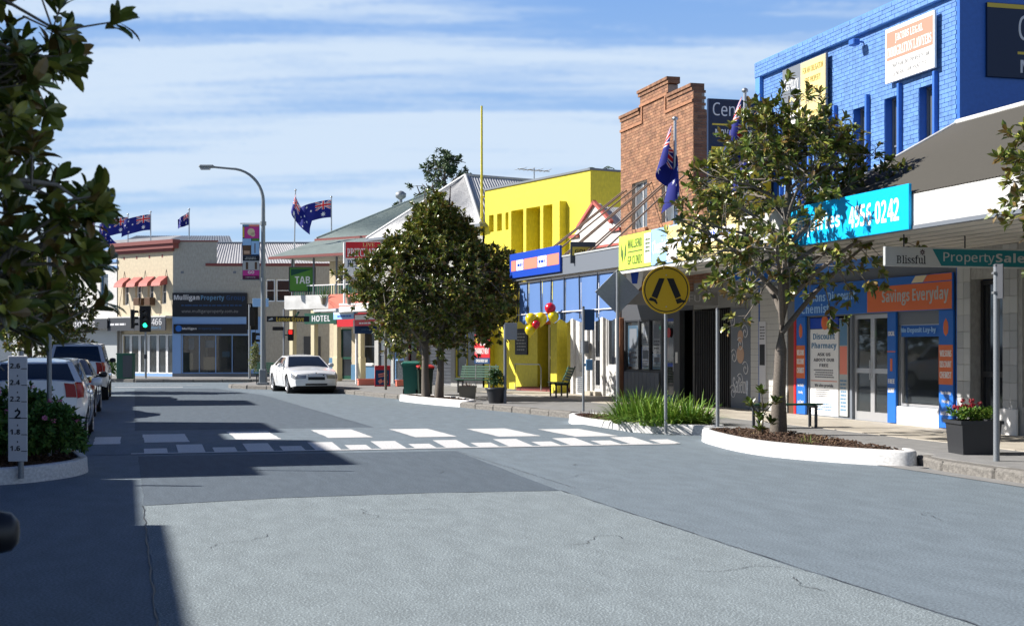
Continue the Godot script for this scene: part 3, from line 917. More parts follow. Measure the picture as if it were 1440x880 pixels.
func blue_building() -> void:
	var o := front("blue_brick_building", "two-storey bright blue painted brick building with narrow finned windows", "building", P(14.8, 31.6), P(14.8, 23.14))
	var w := 8.46
	var D0 := 31.6
	var holes := []
	for q in [[30.95, 30.35], [29.58, 28.92], [28.35, 27.74], [26.99, 26.36], [25.71, 25.1], [24.43, 23.82]]: holes.append([D0 - q[0], D0 - q[1], 4.75, 6.7])
	part(o, "wall", MB.new().wall(0, w, 3.3, 8.5, 0, holes, 0.24), M.blue_mortar)
	var bl := [Color(1, 1, 1), Color(0.95, 0.96, 0.97), Color(1.04, 1.03, 1.0)]
	var brick := part(o, "brickwork", bricks(MB.new(), 0.28, w, 3.4, 8.16, 0, holes, 0.24, 0.086, bl, 0.05), M.blue_brick)
	brick.set_meta("kind", "stuff")
	var b2 := part(o, "parapet_brickwork", bricks(MB.new(), -0.0, w + 0.1, 8.17, 8.52, 0.11, [], 0.24, 0.086, bl, 0.05), M.blue_brick)
	b2.set_meta("kind", "stuff")
	part(o, "parapet", MB.new().span(0, w + 0.1, 8.165, 8.53, -0.25, 0.11).span(0, 0.25, 3.3, 8.165, 0.0, 0.10), M.blue_mortar)
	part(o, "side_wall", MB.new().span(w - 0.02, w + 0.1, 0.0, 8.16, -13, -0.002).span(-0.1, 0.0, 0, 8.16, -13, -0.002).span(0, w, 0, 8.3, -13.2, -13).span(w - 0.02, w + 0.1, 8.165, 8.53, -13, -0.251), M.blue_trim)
	part(o, "flat_roof", MB.new().span(0, w, 7.9, 8.0, -13, -0.25), M.slate)
	for h in holes:
		part(o, "fin", MB.new().cbox(V(h[1] + 0.05, 5.75, 0.05), V(0.075, 2.25, 0.1), 0.006), M.blue_trim)
		part(o, "reveal_lining", MB.new().span(h[0], h[0] + 0.012, h[2], h[3], -0.16, 0.0).span(h[0] + 0.012, h[1], h[3] - 0.012, h[3], -0.16, 0.0), M.blue_trim)
		window(o, h[0] + 0.013, h[1], h[2], h[3] - 0.013, -0.22, M.slate, M.window_grey, [1, 2], 0.045)
	var cam := MB.new().cbox(V(5.05, 7.98, 0.22), V(0.22, 0.13, 0.16), 0.02).cyl(V(5.05, 8.0, 0.0), V(5.05, 8.0, 0.16), 0.02, 6)
	part(o, "floodlight", cam, M.blue_trim)
	part(o, "downpipe", MB.new().cyl(V(4.35, 3.6, 0.06), V(4.35, 6.4, 0.06), 0.03, 8), M.slate)
	# ground floor: pharmacy front
	var g := [[D0 - 29.05, D0 - 27.2, 0.18, 2.35], [D0 - 27.1, D0 - 25.6, 0.16, 2.35], [D0 - 25.2, D0 - 23.7, 0.52, 2.12]]
	part(o, "shopfront_wall", MB.new().wall(0, w - 0.02, 0, 3.3, -0.03, g, 0.2), M.slate)
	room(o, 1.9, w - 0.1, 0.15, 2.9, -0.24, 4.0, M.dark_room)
	part(o, "stall_riser", MB.new().cbox(V(D0 - 24.45, 0.33, 0.0), V(1.5, 0.36, 0.06), 0.006), M.white_trim)
	window(o, D0 - 25.2, D0 - 23.7, 0.52, 2.12, -0.12, M.aluminium, M.shop_glass, [1, 1], 0.05)
	part(o, "window_band", MB.new().span(D0 - 25.15, D0 - 23.75, 1.88, 2.1, -0.055, -0.045), M.royal_light)
	door(o, D0 - 27.1, D0 - 26.35, 0.16, 2.35, -0.14, M.aluminium, M.shop_glass)
	door(o, D0 - 26.35, D0 - 25.6, 0.16, 2.35, -0.14, M.aluminium, M.shop_glass)
	# interior display seen through the glass
	var shelf := MB.new()
	for y in [0.6, 1.0, 1.4, 1.8]: shelf.span(2.5, 8.0, y, y + 0.03, -3.9, -3.5)
	part(o, "display_shelf", shelf, M.mid_grey)
	part(o, "counter", MB.new().cbox(V(6.9, 0.6, -2.2), V(1.6, 0.9, 0.6), 0.02), M.pale_grey)
	part(o, "display_stand", MB.new().cbox(V(7.2, 1.15, -0.9), V(0.5, 0.7, 0.3), 0.03).cbox(V(7.6, 0.9, -0.8), V(0.35, 0.5, 0.3), 0.03), M.board_white)
	part(o, "cross_light", MB.new().span(D0 - 25.95, D0 - 25.88, 1.92, 1.99, -0.3, -0.28), M.shop_glow_green)
	# printed panels
	var pz := 0.0
	for q in [[29.55, 29.12, 0], [25.55, 25.23, 1], [23.68, 23.2, 2]]:
		var x0: float = D0 - q[0]
		var x1: float = D0 - q[1]
		var pn := part(o, "blue_panel", MB.new().cbox(V((x0 + x1) / 2, 1.27, 0.01), V(x1 - x0, 2.2, 0.05), 0.006), M.royal_light)
		var cx := (x0 + x1) / 2
		if q[2] != 1:
			part(pn, "orange_field", MB.new().span(x0 + 0.005, x1 - 0.005, 0.98, 1.72, 0.036, 0.04), M.orange)
			txt(pn, "WILSONS", (x1 - x0) * 0.8, 0.12, V(cx, 1.56, 0.04), M.sign_white)
			txt(pn, "DISCOUNT", (x1 - x0) * 0.8, 0.12, V(cx, 1.36, 0.04), M.sign_white)
			txt(pn, "CHEMIST", (x1 - x0) * 0.8, 0.12, V(cx, 1.16, 0.04), M.sign_white)
			txt(pn, "Your Healthy", (x1 - x0) * 0.7, 0.08, V(cx, 0.82, 0.037), M.sign_white, "sans")
			txt(pn, "Friendly", (x1 - x0) * 0.5, 0.08, V(cx, 0.66, 0.037), M.sign_white, "sans")
			txt(pn, "Local Chemist", (x1 - x0) * 0.7, 0.08, V(cx, 0.45, 0.037), M.sign_white, "sans")
			part(pn, "orange_mark", MB.new().lathe([[0.001, 0], [0.07, 0.06], [0.09, 0.16], [0.07, 0.26], [0.001, 0.34]], V(cx, 1.88, 0.0), 14), M.orange, Transform3D(Basis.from_scale(V(1, 1, 0.05)), V(0, 0, 0.036)))
		else:
			for k in 3: txt(pn, ["LOCAL", "FREE", "DELIVERY"][k], (x1 - x0) * 0.75, 0.09, V(cx, [1.95, 1.0, 0.82][k], 0.037), M.sign_white)
			part(pn, "orange_mark", MB.new().span(cx - 0.04, cx + 0.04, 1.2, 1.45, 0.036, 0.04).span(x0 + 0.01, x1 - 0.01, 1.58, 1.6, 0.036, 0.04), M.orange)
	# big white panel
	var bp := part(o, "white_panel", MB.new().cbox(V(D0 - 28.4, 1.13, -0.07), V(1.3, 1.9, 0.03), 0.005), M.sign_white)
	bp.set_meta("label", "white Discount Pharmacy panel")
	txt(bp, "Discount", 1.0, 0.14, V(D0 - 28.4, 1.92, -0.054), M.dull_blue)
	txt(bp, "Pharmacy", 1.15, 0.17, V(D0 - 28.4, 1.70, -0.054), M.dull_blue)
	txt(bp, "ASK US", 0.6, 0.07, V(D0 - 28.4, 1.52, -0.054), M.print_grey)
	txt(bp, "ABOUT OUR", 0.95, 0.07, V(D0 - 28.4, 1.40, -0.054), M.print_grey)
	txt(bp, "FREE", 0.4, 0.07, V(D0 - 28.4, 1.28, -0.054), M.print_grey)
	small_print(bp, D0 - 28.9, D0 - 27.9, 1.0, 1.2, 4, M.print_grey, -0.05)
	part(bp, "orange_rule", MB.new().span(D0 - 29.0, D0 - 27.8, 0.93, 0.945, -0.055, -0.051), M.orange)
	txt(bp, "We also provide", 0.85, 0.09, V(D0 - 28.4, 0.83, -0.054), M.print_grey)
	small_print(bp, D0 - 28.85, D0 - 28.1, 0.58, 0.76, 4, M.print_grey, -0.05)
	small_print(bp, D0 - 28.8, D0 - 27.95, 0.28, 0.46, 3, M.dull_blue, -0.05)
	part(o, "blue_header", MB.new().span(D0 - 29.05, D0 - 27.75, 2.09, 2.33, -0.085, -0.055), M.royal)
	part(o, "orange_mark", MB.new().lathe([[0.16, -0.004], [0.16, 0.004], [0.001, 0.004]], V(D0 - 28.35, 2.22, -0.05), 16, Vector3.BACK), M.orange)
	var sp := part(o, "slim_panel", MB.new().cbox(V(D0 - 27.5, 1.25, -0.06), V(0.36, 2.1, 0.03), 0.004), M.pale_grey)
	part(sp, "orange_field", MB.new().span(D0 - 27.66, D0 - 27.34, 1.1, 1.7, -0.046, -0.042), M.salmon)
	part(sp, "blue_field", MB.new().span(D0 - 27.66, D0 - 27.34, 1.72, 2.28, -0.046, -0.042), M.dull_blue)
	small_print(sp, D0 - 27.64, D0 - 27.36, 0.3, 1.0, 9, M.dull_blue, -0.042)
	# tiled wall, brown door and red jamb at the left of the shopfront
	var tl := MB.new()
	tl.col = Color(0.52, 0.51, 0.48)
	var tmesh := tl.cbox(Vector3.ZERO, V(0.143, 0.143, 0.012), 0.004).mesh(M.tile_grey)
	for i in 10:
		for k in 20: inst(o, "tile", tmesh, Transform3D(Basis(), V(0.08 + i * 0.148, 0.24 + k * 0.148, -0.02)))
	part(o, "brown_door", MB.new().cbox(V(1.72, 1.2, -0.01), V(0.3, 2.1, 0.03), 0.006), M.brown)
	part(o, "red_jamb", MB.new().cbox(V(1.95, 1.25, 0.0), V(0.1, 2.2, 0.06), 0.006), M.sign_red)
	var nt := part(o, "notice", MB.new().cbox(V(0.2, 1.45, 0.0), V(0.36, 1.7, 0.02), 0.003), M.board_white)
	part(nt, "picture", MB.new().span(0.06, 0.34, 1.25, 1.75, 0.01, 0.014), M.ink)
	small_print(nt, 0.06, 0.34, 1.85, 2.2, 5, M.print_grey, 0.013)
	# fascia signs over the shopfront
	var fs := board("pharmacy_fascia_sign", "blue and orange Savings Everyday sign over the pharmacy window", "sign", P(14.74, 29.6), P(14.74, 23.18), 2.38, 3.06, M.royal_light, 0.04)
	patch(fs, "orange_field", 3.3, 6.4, 0.01, 0.52, M.orange)
	part(fs, "pale_stripe", MB.new().plate(PackedVector2Array([Vector2(5.0, 0.54), Vector2(5.4, 0.54), Vector2(5.55, 0.67), Vector2(5.15, 0.67)]), 0.0, 0.004), M.cream_print)
	part(fs, "orange_band", MB.new().plate(PackedVector2Array([Vector2(5.42, 0.54), Vector2(6.4, 0.54), Vector2(6.4, 0.67), Vector2(5.57, 0.67)]), 0.0, 0.004), M.orange)
	txt(fs, "Savings Everyday", 2.4, 0.33, V(5.1, 0.28, 0.004), M.pale_grey)
	txt(fs, "Wilsons Discount", 2.4, 0.2, V(1.6, 0.4, 0.0), M.sky_blue)
	txt(fs, "Chemist", 1.3, 0.2, V(1.0, 0.15, 0.0), M.sky_blue)
	txt(fs, "No Deposit Lay-by", 1.25, 0.13, V(7.1 - 0.0 - 2.0, -0.38, -0.085), M.sky_blue)
	# wall signs
	var c := board("wall_sign", "faded navy and yellow property appraisal sign high on the blue wall", "sign", P(14.66, 30.05), P(14.66, 27.93), 6.62, 8.06, M.slate, 0.05)
	patch(c, "yellow_field", 0.93, 2.1, 0.02, 1.42, M.cream_print)
	M.faded_yellow = mat("faded_yellow", lin(0.74, 0.60, 0.24), 0.6)
	patch(c, "yellow_field", 0.95, 2.09, 0.03, 1.41, M.faded_yellow, 0.008)
	for k in 5: txt(c, ["FOR AN OBLIGATION", "FREE PROPERTY", "APPRAISAL", "4955 8559", "www.century21.com.au"][k], [0.95, 0.72, 0.55, 0.7, 0.8][k], 0.13 if k < 4 else 0.09, V(1.52, [1.22, 0.98, 0.74, 0.52, 0.24][k], 0.008), M.gold_ink if k != 3 else M.mid_grey, "sans")
	txt(c, "Century", 0.72, 0.36, V(0.46, 1.02, 0.0), M.sign_white, "sans")
	txt(c, "21", 0.22, 0.34, V(0.72, 0.72, 0.0), M.sign_white, "sans_bold")
	part(c, "gold_line", MB.new().span(0.08, 0.4, 0.5, 0.54, 0.0, 0.004).box(V(0.38, 0.66, 0.002), V(0.26, 0.05, 0.004), Basis(Vector3.BACK, 0.6)).box(V(0.57, 0.66, 0.002), V(0.22, 0.05, 0.004), Basis(Vector3.BACK, -0.6)), M.faded_yellow)
	patch(c, "white_label", 0.12, 0.75, 0.3, 0.42, M.sign_white)
	patch(c, "white_label", 0.2, 0.72, 0.1, 0.22, M.sign_white)
	var j := board("wall_sign", "white and salmon legal practice sign above the end blue window", "sign", P(14.66, 25.45), P(14.66, 23.66), 6.92, 8.0, M.sign_white, 0.05)
	patch(j, "salmon_field", 0.06, 1.74, 0.44, 1.0, M.salmon)
	txt(j, "JACOBS LEGAL", 1.0, 0.19, V(0.9, 0.83, 0.004), M.sign_white, "serif_bold")
	txt(j, "IMMIGRATION LAWYERS", 1.6, 0.19, V(0.9, 0.59, 0.004), M.sign_white, "serif_bold")
	txt(j, "CONVEYANCING PROPERTY LAW", 1.45, 0.09, V(0.9, 0.31, 0.0), M.mid_grey, "sans")
	txt(j, "GENERAL LAW PRACTICE", 1.25, 0.09, V(0.9, 0.15, 0.0), M.mid_grey, "sans")
	# sign on the shaded side wall
	var d := board("wall_sign", "dark estate agent sign on the shaded side of the blue building", "sign", P(15.34, 22.98), P(18.6, 22.98), 6.66, 8.03, M.navy, 0.06)
	patch(d, "gold_band", 0.0, 3.26, 1.28, 1.36, M.gold)
	txt(d, "Century 21", 2.2, 0.62, V(1.76, 0.86, 0.0), M.board_white, "sans")
	patch(d, "gold_line", 0.64, 2.9, 0.44, 0.49, M.gold)
	txt(d, "NOVOCASTRIAN", 2.2, 0.24, V(1.8, 0.22, 0.0), M.board_white, "sans_bold")
	# tall billboard above the awning
	var bb := board("billboard", "tall navy and yellow estate agent billboard standing beside the red brick facade", "billboard", P(13.18, 30.9), P(14.85, 30.9), 4.55, 7.5, M.navy, 0.09)
	patch(bb, "yellow_field", 0.08, 1.6, 0.05, 1.83, M.sign_yellow)
	txt(bb, "Century", 1.25, 0.40, V(0.74, 2.66, 0.0), M.board_white, "sans")
	txt(bb, "21", 0.34, 0.42, V(1.42, 2.42, 0.0), M.board_white, "sans_bold")
	patch(bb, "gold_line", 0.1, 1.15, 2.33, 2.37, M.gold)
	txt(bb, "NOVOCASTRIAN", 1.25, 0.16, V(0.8, 2.16, 0.0), M.board_white, "sans_bold")
	txt(bb, "WALLSEND", 0.8, 0.16, V(0.8, 1.95, 0.0), M.board_white, "sans_bold")
	for k in 4: txt(bb, ["FREE, NO", "OBLIGATION", "MARKET", "4955 8559"][k], [0.8, 1.25, 0.8, 1.25][k], 0.16, V(0.84, [1.65, 1.38, 0.78, 0.48][k], 0.004), M.gold_ink)
	for x in [0.1, 1.55]: part(bb, "support_post", MB.new().cyl(V(x, -0.95, -0.14), V(x, 2.9, -0.14), 0.04, 8), M.steel)

func brick_building() -> void:
	var o := front("red_brick_building", "orange red brick facade with a stepped parapet", "building", P(14.8, 41.5), P(14.8, 35.7))
	var w := 5.8
	var top := [[1.7, 8.8], [3.95, 9.3], [9.0, 8.8]]
	var holes := [[1.0, 2.3, 5.2, 6.65], [3.45, 4.7, 5.2, 6.65]]
	var mw := MB.new()
	mw.wall(0, w, 3.0, 8.79, 0, holes, 0.2).wall(1.7, 3.95, 8.79, 9.29, 0)
	part(o, "wall", mw, M.mortar)
	var br := [Color(0.36, 0.18, 0.10), Color(0.33, 0.16, 0.088), Color(0.39, 0.205, 0.115), Color(0.29, 0.145, 0.085), Color(0.37, 0.19, 0.105)]
	var bw := part(o, "brickwork", bricks(MB.new(), 0, w, 3.0, 9.3, 0, holes + [[-1, 1.7, 8.62, 9.4], [3.95, 9, 8.62, 9.4], [1.5, 4.1, 9.12, 9.4]], 0.24, 0.086, br, 0.2, top), M.red_brick)
	bw.set_meta("kind", "stuff")
	# coping courses, stepped
	var cop := MB.new()
	for s in [[0.0, 1.7, 8.62], [1.6, 4.05, 9.12], [3.95, w, 8.62]]:
		var x: float = s[0]
		while x < s[1] - 0.02:
			var e := minf(x + 0.115, s[1])
			for q in [[0.0, 0.1, 0.045], [0.1, 0.19, 0.085]]:
				var c: Color = br[rng.randi() % 5]
				var g := rng.randf_range(0.75, 1.0)
				cop.col = Color(c.r * g, c.g * g, c.b * g)
				cop.span(x + 0.004, e - 0.004, s[2] + q[0], s[2] + q[1] - 0.006, -0.32, q[2])
			x = e
	part(o, "coping", cop, M.red_brick)
	var band := MB.new()
	for s in [[0.0, 1.9, 8.3], [1.7, 3.95, 8.8], [3.75, w, 8.3]]:
		band.col = Color(0.44, 0.21, 0.11)
		band.span(s[0], s[1], s[2], s[2] + 0.075, 0.0, 0.05)
	band.span(1.86, 1.94, 8.3, 8.8, 0.0, 0.045).span(3.75, 3.83, 8.3, 8.8, 0.0, 0.045)
	part(o, "string_course", band, M.red_brick)
	var side := MB.new()
	side.wall(0, 12, 0, 7.2, 0).wall(0, 4.0, 7.2, 8.1, 0).wall(0, 0.32, 8.1, 8.62, 0)
	var sx := Transform3D(Basis(V(0, 0, -1), Vector3.UP, V(1, 0, 0)), V(w - 0.002, 0, 0.0))
	part(o, "side_wall", side, M.mortar, sx)
	var sb := part(o, "side_brickwork", bricks(MB.new(), 0, 6.0, 4.5, 8.62, 0, [], 0.24, 0.086, br, 0.12, [[0.32, 8.62], [4.0, 8.1], [20.0, 7.2]]), M.red_brick, sx)
	sb.set_meta("kind", "stuff")
	part(o, "back_wall", MB.new().span(0, w, 0, 8.0, -12.1, -12).span(-0.01, 0.2, 3.0, 8.6, -12, -0.01).span(0.2, w - 0.05, 7.6, 7.7, -12, -0.3), M.mortar)
	part(o, "raised_parapet_end", MB.new().span(1.72, 3.93, 8.6, 9.1, -0.3, -0.005), M.mortar)
	for h in holes:
		window(o, h[0], h[1], h[2], h[3], -0.16, M.white_trim, M.window_grey, [2, 1], 0.06)
		var sl := MB.new()
		sl.col = Color(0.46, 0.22, 0.11)
		part(o, "brick_sill", sl.cbox(V((h[0] + h[1]) / 2, h[2] - 0.06, 0.03), V(h[1] - h[0] + 0.2, 0.11, 0.14), 0.01), M.red_brick)
	# ground floor shop
	var g := [[0.3, 1.45, 0.98, 2.5], [1.5, 2.35, 0.98, 2.5], [2.4, 3.3, 0.98, 2.5], [3.45, 4.3, 0.16, 2.5], [4.75, 5.7, 0.16, 2.7]]
	part(o, "shopfront_wall", MB.new().wall(0, w, 0, 3.0, -0.02, g, 0.15), M.charcoal)
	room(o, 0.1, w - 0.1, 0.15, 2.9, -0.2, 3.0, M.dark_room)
	for h in g.slice(0, 3): window(o, h[0], h[1], h[2], h[3], -0.1, M.dark_trim, M.shop_glass, [1, 1], 0.04)
	door(o, 3.45, 4.3, 0.16, 2.5, -0.12, M.royal, M.window_dark)
	var posters := [[0.42, 1.3, 1.1, 2.35, "dull_blue"], [1.6, 2.25, 1.75, 2.4, "pale_grey"], [1.58, 2.28, 1.05, 1.7, "royal_light"], [2.5, 3.2, 1.05, 1.5, "sky_blue"], [2.5, 3.2, 1.55, 2.45, "board_white"]]
	for p in posters:
		var q := part(o, "poster", MB.new().span(p[0], p[1], p[2], p[3], -0.085, -0.08), M[p[4]])
		part(q, "picture", MB.new().span(p[0] + 0.12, p[1] - 0.12, lerpf(p[2], p[3], 0.45), p[3] - 0.1, -0.08, -0.077), M.slate)
		small_print(q, p[0] + 0.08, p[1] - 0.08, p[2] + 0.06, lerpf(p[2], p[3], 0.4), 3, M.print_grey, -0.077)
	for i in 9: part(o, "lower_panel", MB.new().cbox(V(0.47 + i * 0.33, 0.56, 0.01), V(0.31, 0.78, 0.03), 0.008), M.slate)
	var pil := MB.new()
	pil.col = Color(0.55, 0.25, 0.14)
	part(o, "pilaster", pil.cbox(V(0.1, 1.3, 0.05), V(0.18, 2.6, 0.14), 0.015), M.red_brick)
	part(o, "red_sticker", MB.new().lathe([[0.14, -0.004], [0.14, 0.004], [0.001, 0.004]], V(3.85, 2.1, -0.055), 16, Vector3.BACK), M.sign_red)
	part(o, "notice", MB.new().span(4.45, 4.62, 1.25, 1.55, -0.018, -0.01), M.sign_white)
	# low part between the brick facade and the blue building, with the gate and the mural
	var a := front("brick_annex", "low brick and tile shop with black gate between red brick and blue buildings", "building", P(14.8, 35.69), P(14.8, 31.62))
	var aw := 4.07
	part(a, "wall", MB.new().wall(0, aw, 0, 5.9, -0.01, [[-0.01 + 0.02, 2.4, 0.16, 2.7]], 0.2).span(0, aw, 5.6, 5.7, -11, -0.25).span(0, aw, 0, 5.6, -11.2, -11), M.grout)
	var ab := part(a, "brickwork", bricks(MB.new(), 0, aw, 3.4, 5.75, -0.01, [], 0.24, 0.086, br, 0.12), M.red_brick)
	ab.set_meta("kind", "stuff")
	var ac := MB.new()
	ac.col = Color(0.46, 0.22, 0.11)
	ac.span(0, aw, 5.76, 5.86, -0.2, 0.06).span(0, aw, 5.87, 5.97, -0.2, 0.1).span(0, aw, 5.4, 5.47, -0.01, 0.05)
	part(a, "coping", ac, M.red_brick)
	room(a, 0.05, 2.45, 0.15, 2.9, -0.22, 3.0, M.dark_room)
	for i in 20: part(a, "gate_bar", MB.new().cbox(V(0.1 + i * 0.12, 1.4, 0.0), V(0.035, 2.5, 0.035), 0.004), M.black)
	for y in [0.25, 1.5, 2.6]: part(a, "gate_rail", MB.new().cbox(V(1.22, y, -0.03), V(2.4, 0.05, 0.03), 0.004), M.black)
	part(a, "display", MB.new().cbox(V(1.4, 1.4, -1.6), V(0.5, 0.3, 0.3), 0.02).cbox(V(1.5, 1.0, -1.7), V(0.6, 0.25, 0.3), 0.02), M.royal_light)
	# painted mural panel with curls
	var mu := part(a, "mural_panel", MB.new().cbox(V(3.05, 1.4, 0.0), V(1.15, 2.5, 0.03), 0.004), M.slate)
	var curl := MB.new()
	for k in 7:
		var c := V(2.62 + (k % 3) * 0.38 + rng.randf_range(-0.06, 0.06), 0.55 + k * 0.3, 0.02)
		var pts := []
		for i in 22:
			var q := i * 0.42
			pts.append(c + V(cos(q), sin(q), 0) * (0.03 + i * 0.008))
		curl.tube(pts, [0.013], 4)
	part(mu, "painted_curls", curl, M.board_white)
	part(mu, "painted_bear", MB.new().lathe([[0.001, -0.003], [0.16, -0.003], [0.16, 0.003], [0.001, 0.003]], V(3.05, 1.95, 0.018), 18, Vector3.BACK).lathe([[0.001, -0.003], [0.22, -0.003], [0.22, 0.003], [0.001, 0.003]], V(3.05, 1.5, 0.018), 18, Vector3.BACK), M.skin_print)
	txt(mu, "Salon", 0.8, 0.4, V(3.0, 0.75, 0.016), M.board_white, "serif_italic")
	# white tiles beside it
	var t := MB.new()
	t.col = Color(0.52, 0.51, 0.48)
	var tm := t.cbox(Vector3.ZERO, V(0.143, 0.143, 0.012), 0.004).mesh(M.tile_grey)
	for i in 3:
		for j in 20: inst(a, "tile", tm, Transform3D(Basis(), V(3.69 + i * 0.148, 0.24 + j * 0.148, 0.0)))

func white_shop() -> void:
	var o := front("white_shop", "small white shop with a pink trimmed gable beside the yellow building", "building", P(14.3, 45.0), P(14.8, 41.52))
	var w := 3.5
	var g := [[0.62, 0.98, 0.9, 2.75], [1.55, 2.2, 0.3, 2.75], [2.55, 3.2, 1.1, 2.75]]
	part(o, "wall", MB.new().wall(0, w, 0, 4.9, 0, g, 0.2).span(0, w, 0, 4.5, -10.2, -10).span(0, 0.15, 0, 4.8, -10, -0.01), M.white_wall)
	window(o, 0.62, 0.98, 0.9, 2.75, -0.1, M.white_trim, M.window_dark, [1, 2], 0.04)
	window(o, 2.55, 3.2, 1.1, 2.75, -0.1, M.white_trim, M.window_dark, [1, 1], 0.05)
	door(o, 1.55, 2.2, 0.3, 2.75, -0.12, M.white_trim, M.window_dark)
	for i in 5: part(o, "grille_bar", MB.new().cyl(V(1.62 + i * 0.13, 0.35, -0.04), V(1.62 + i * 0.13, 2.7, -0.04), 0.012, 6), M.dark_trim)
	for x in [0.2, 1.25, 2.36, 3.38]: part(o, "pilaster", MB.new().cbox(V(x, 1.5, 0.04), V(0.2, 2.9, 0.09), 0.012), M.white_wall)
	part(o, "step", MB.new().cbox(V(1.9, 0.22, 0.1), V(0.9, 0.14, 0.4), 0.01), M.concrete)
	for i in 8: part(o, "louvre", MB.new().cbox(V(0.72, 0.24 + i * 0.065, 0.02), V(0.5, 0.035, 0.03), 0.004), M.slate)
	# gable over the front
	part(o, "gable", MB.new().plate(PackedVector2Array([Vector2(0, 4.9), Vector2(3.5, 4.9), Vector2(3.5, 5.3), Vector2(2.9, 5.6), Vector2(1.75, 6.3), Vector2(0.6, 5.6), Vector2(0, 5.3)]), -0.2, 0.0), M.white_wall)
	part(o, "gable_trim", MB.new().box(V(1.17, 5.98, 0.03), V(1.45, 0.1, 0.12), Basis(Vector3.BACK, 0.55)).box(V(2.33, 5.98, 0.03), V(1.45, 0.1, 0.12), Basis(Vector3.BACK, -0.55)).span(-0.05, 0.62, 5.3, 5.4, -0.1, 0.08).span(2.88, 3.55, 5.3, 5.4, -0.1, 0.08).span(-0.05, 3.55, 4.85, 4.92, 0.001, 0.07), M.hood_red)
	part(o, "roof", corrugated(MB.new(), V(3.6, 4.9, -0.2), V(3.6, 4.9, -10), V(1.75, 6.2, -10), V(1.75, 6.2, -0.2)), M.zinc_roof)
	part(o, "roof", corrugated(MB.new(), V(-0.1, 4.9, -10), V(-0.1, 4.9, -0.2), V(1.75, 6.2, -0.2), V(1.75, 6.2, -10)), M.zinc_roof)
	part(o, "meter_box", MB.new().cbox(V(1.3, 1.7, 0.15), V(0.3, 0.4, 0.15), 0.01), M.slate)

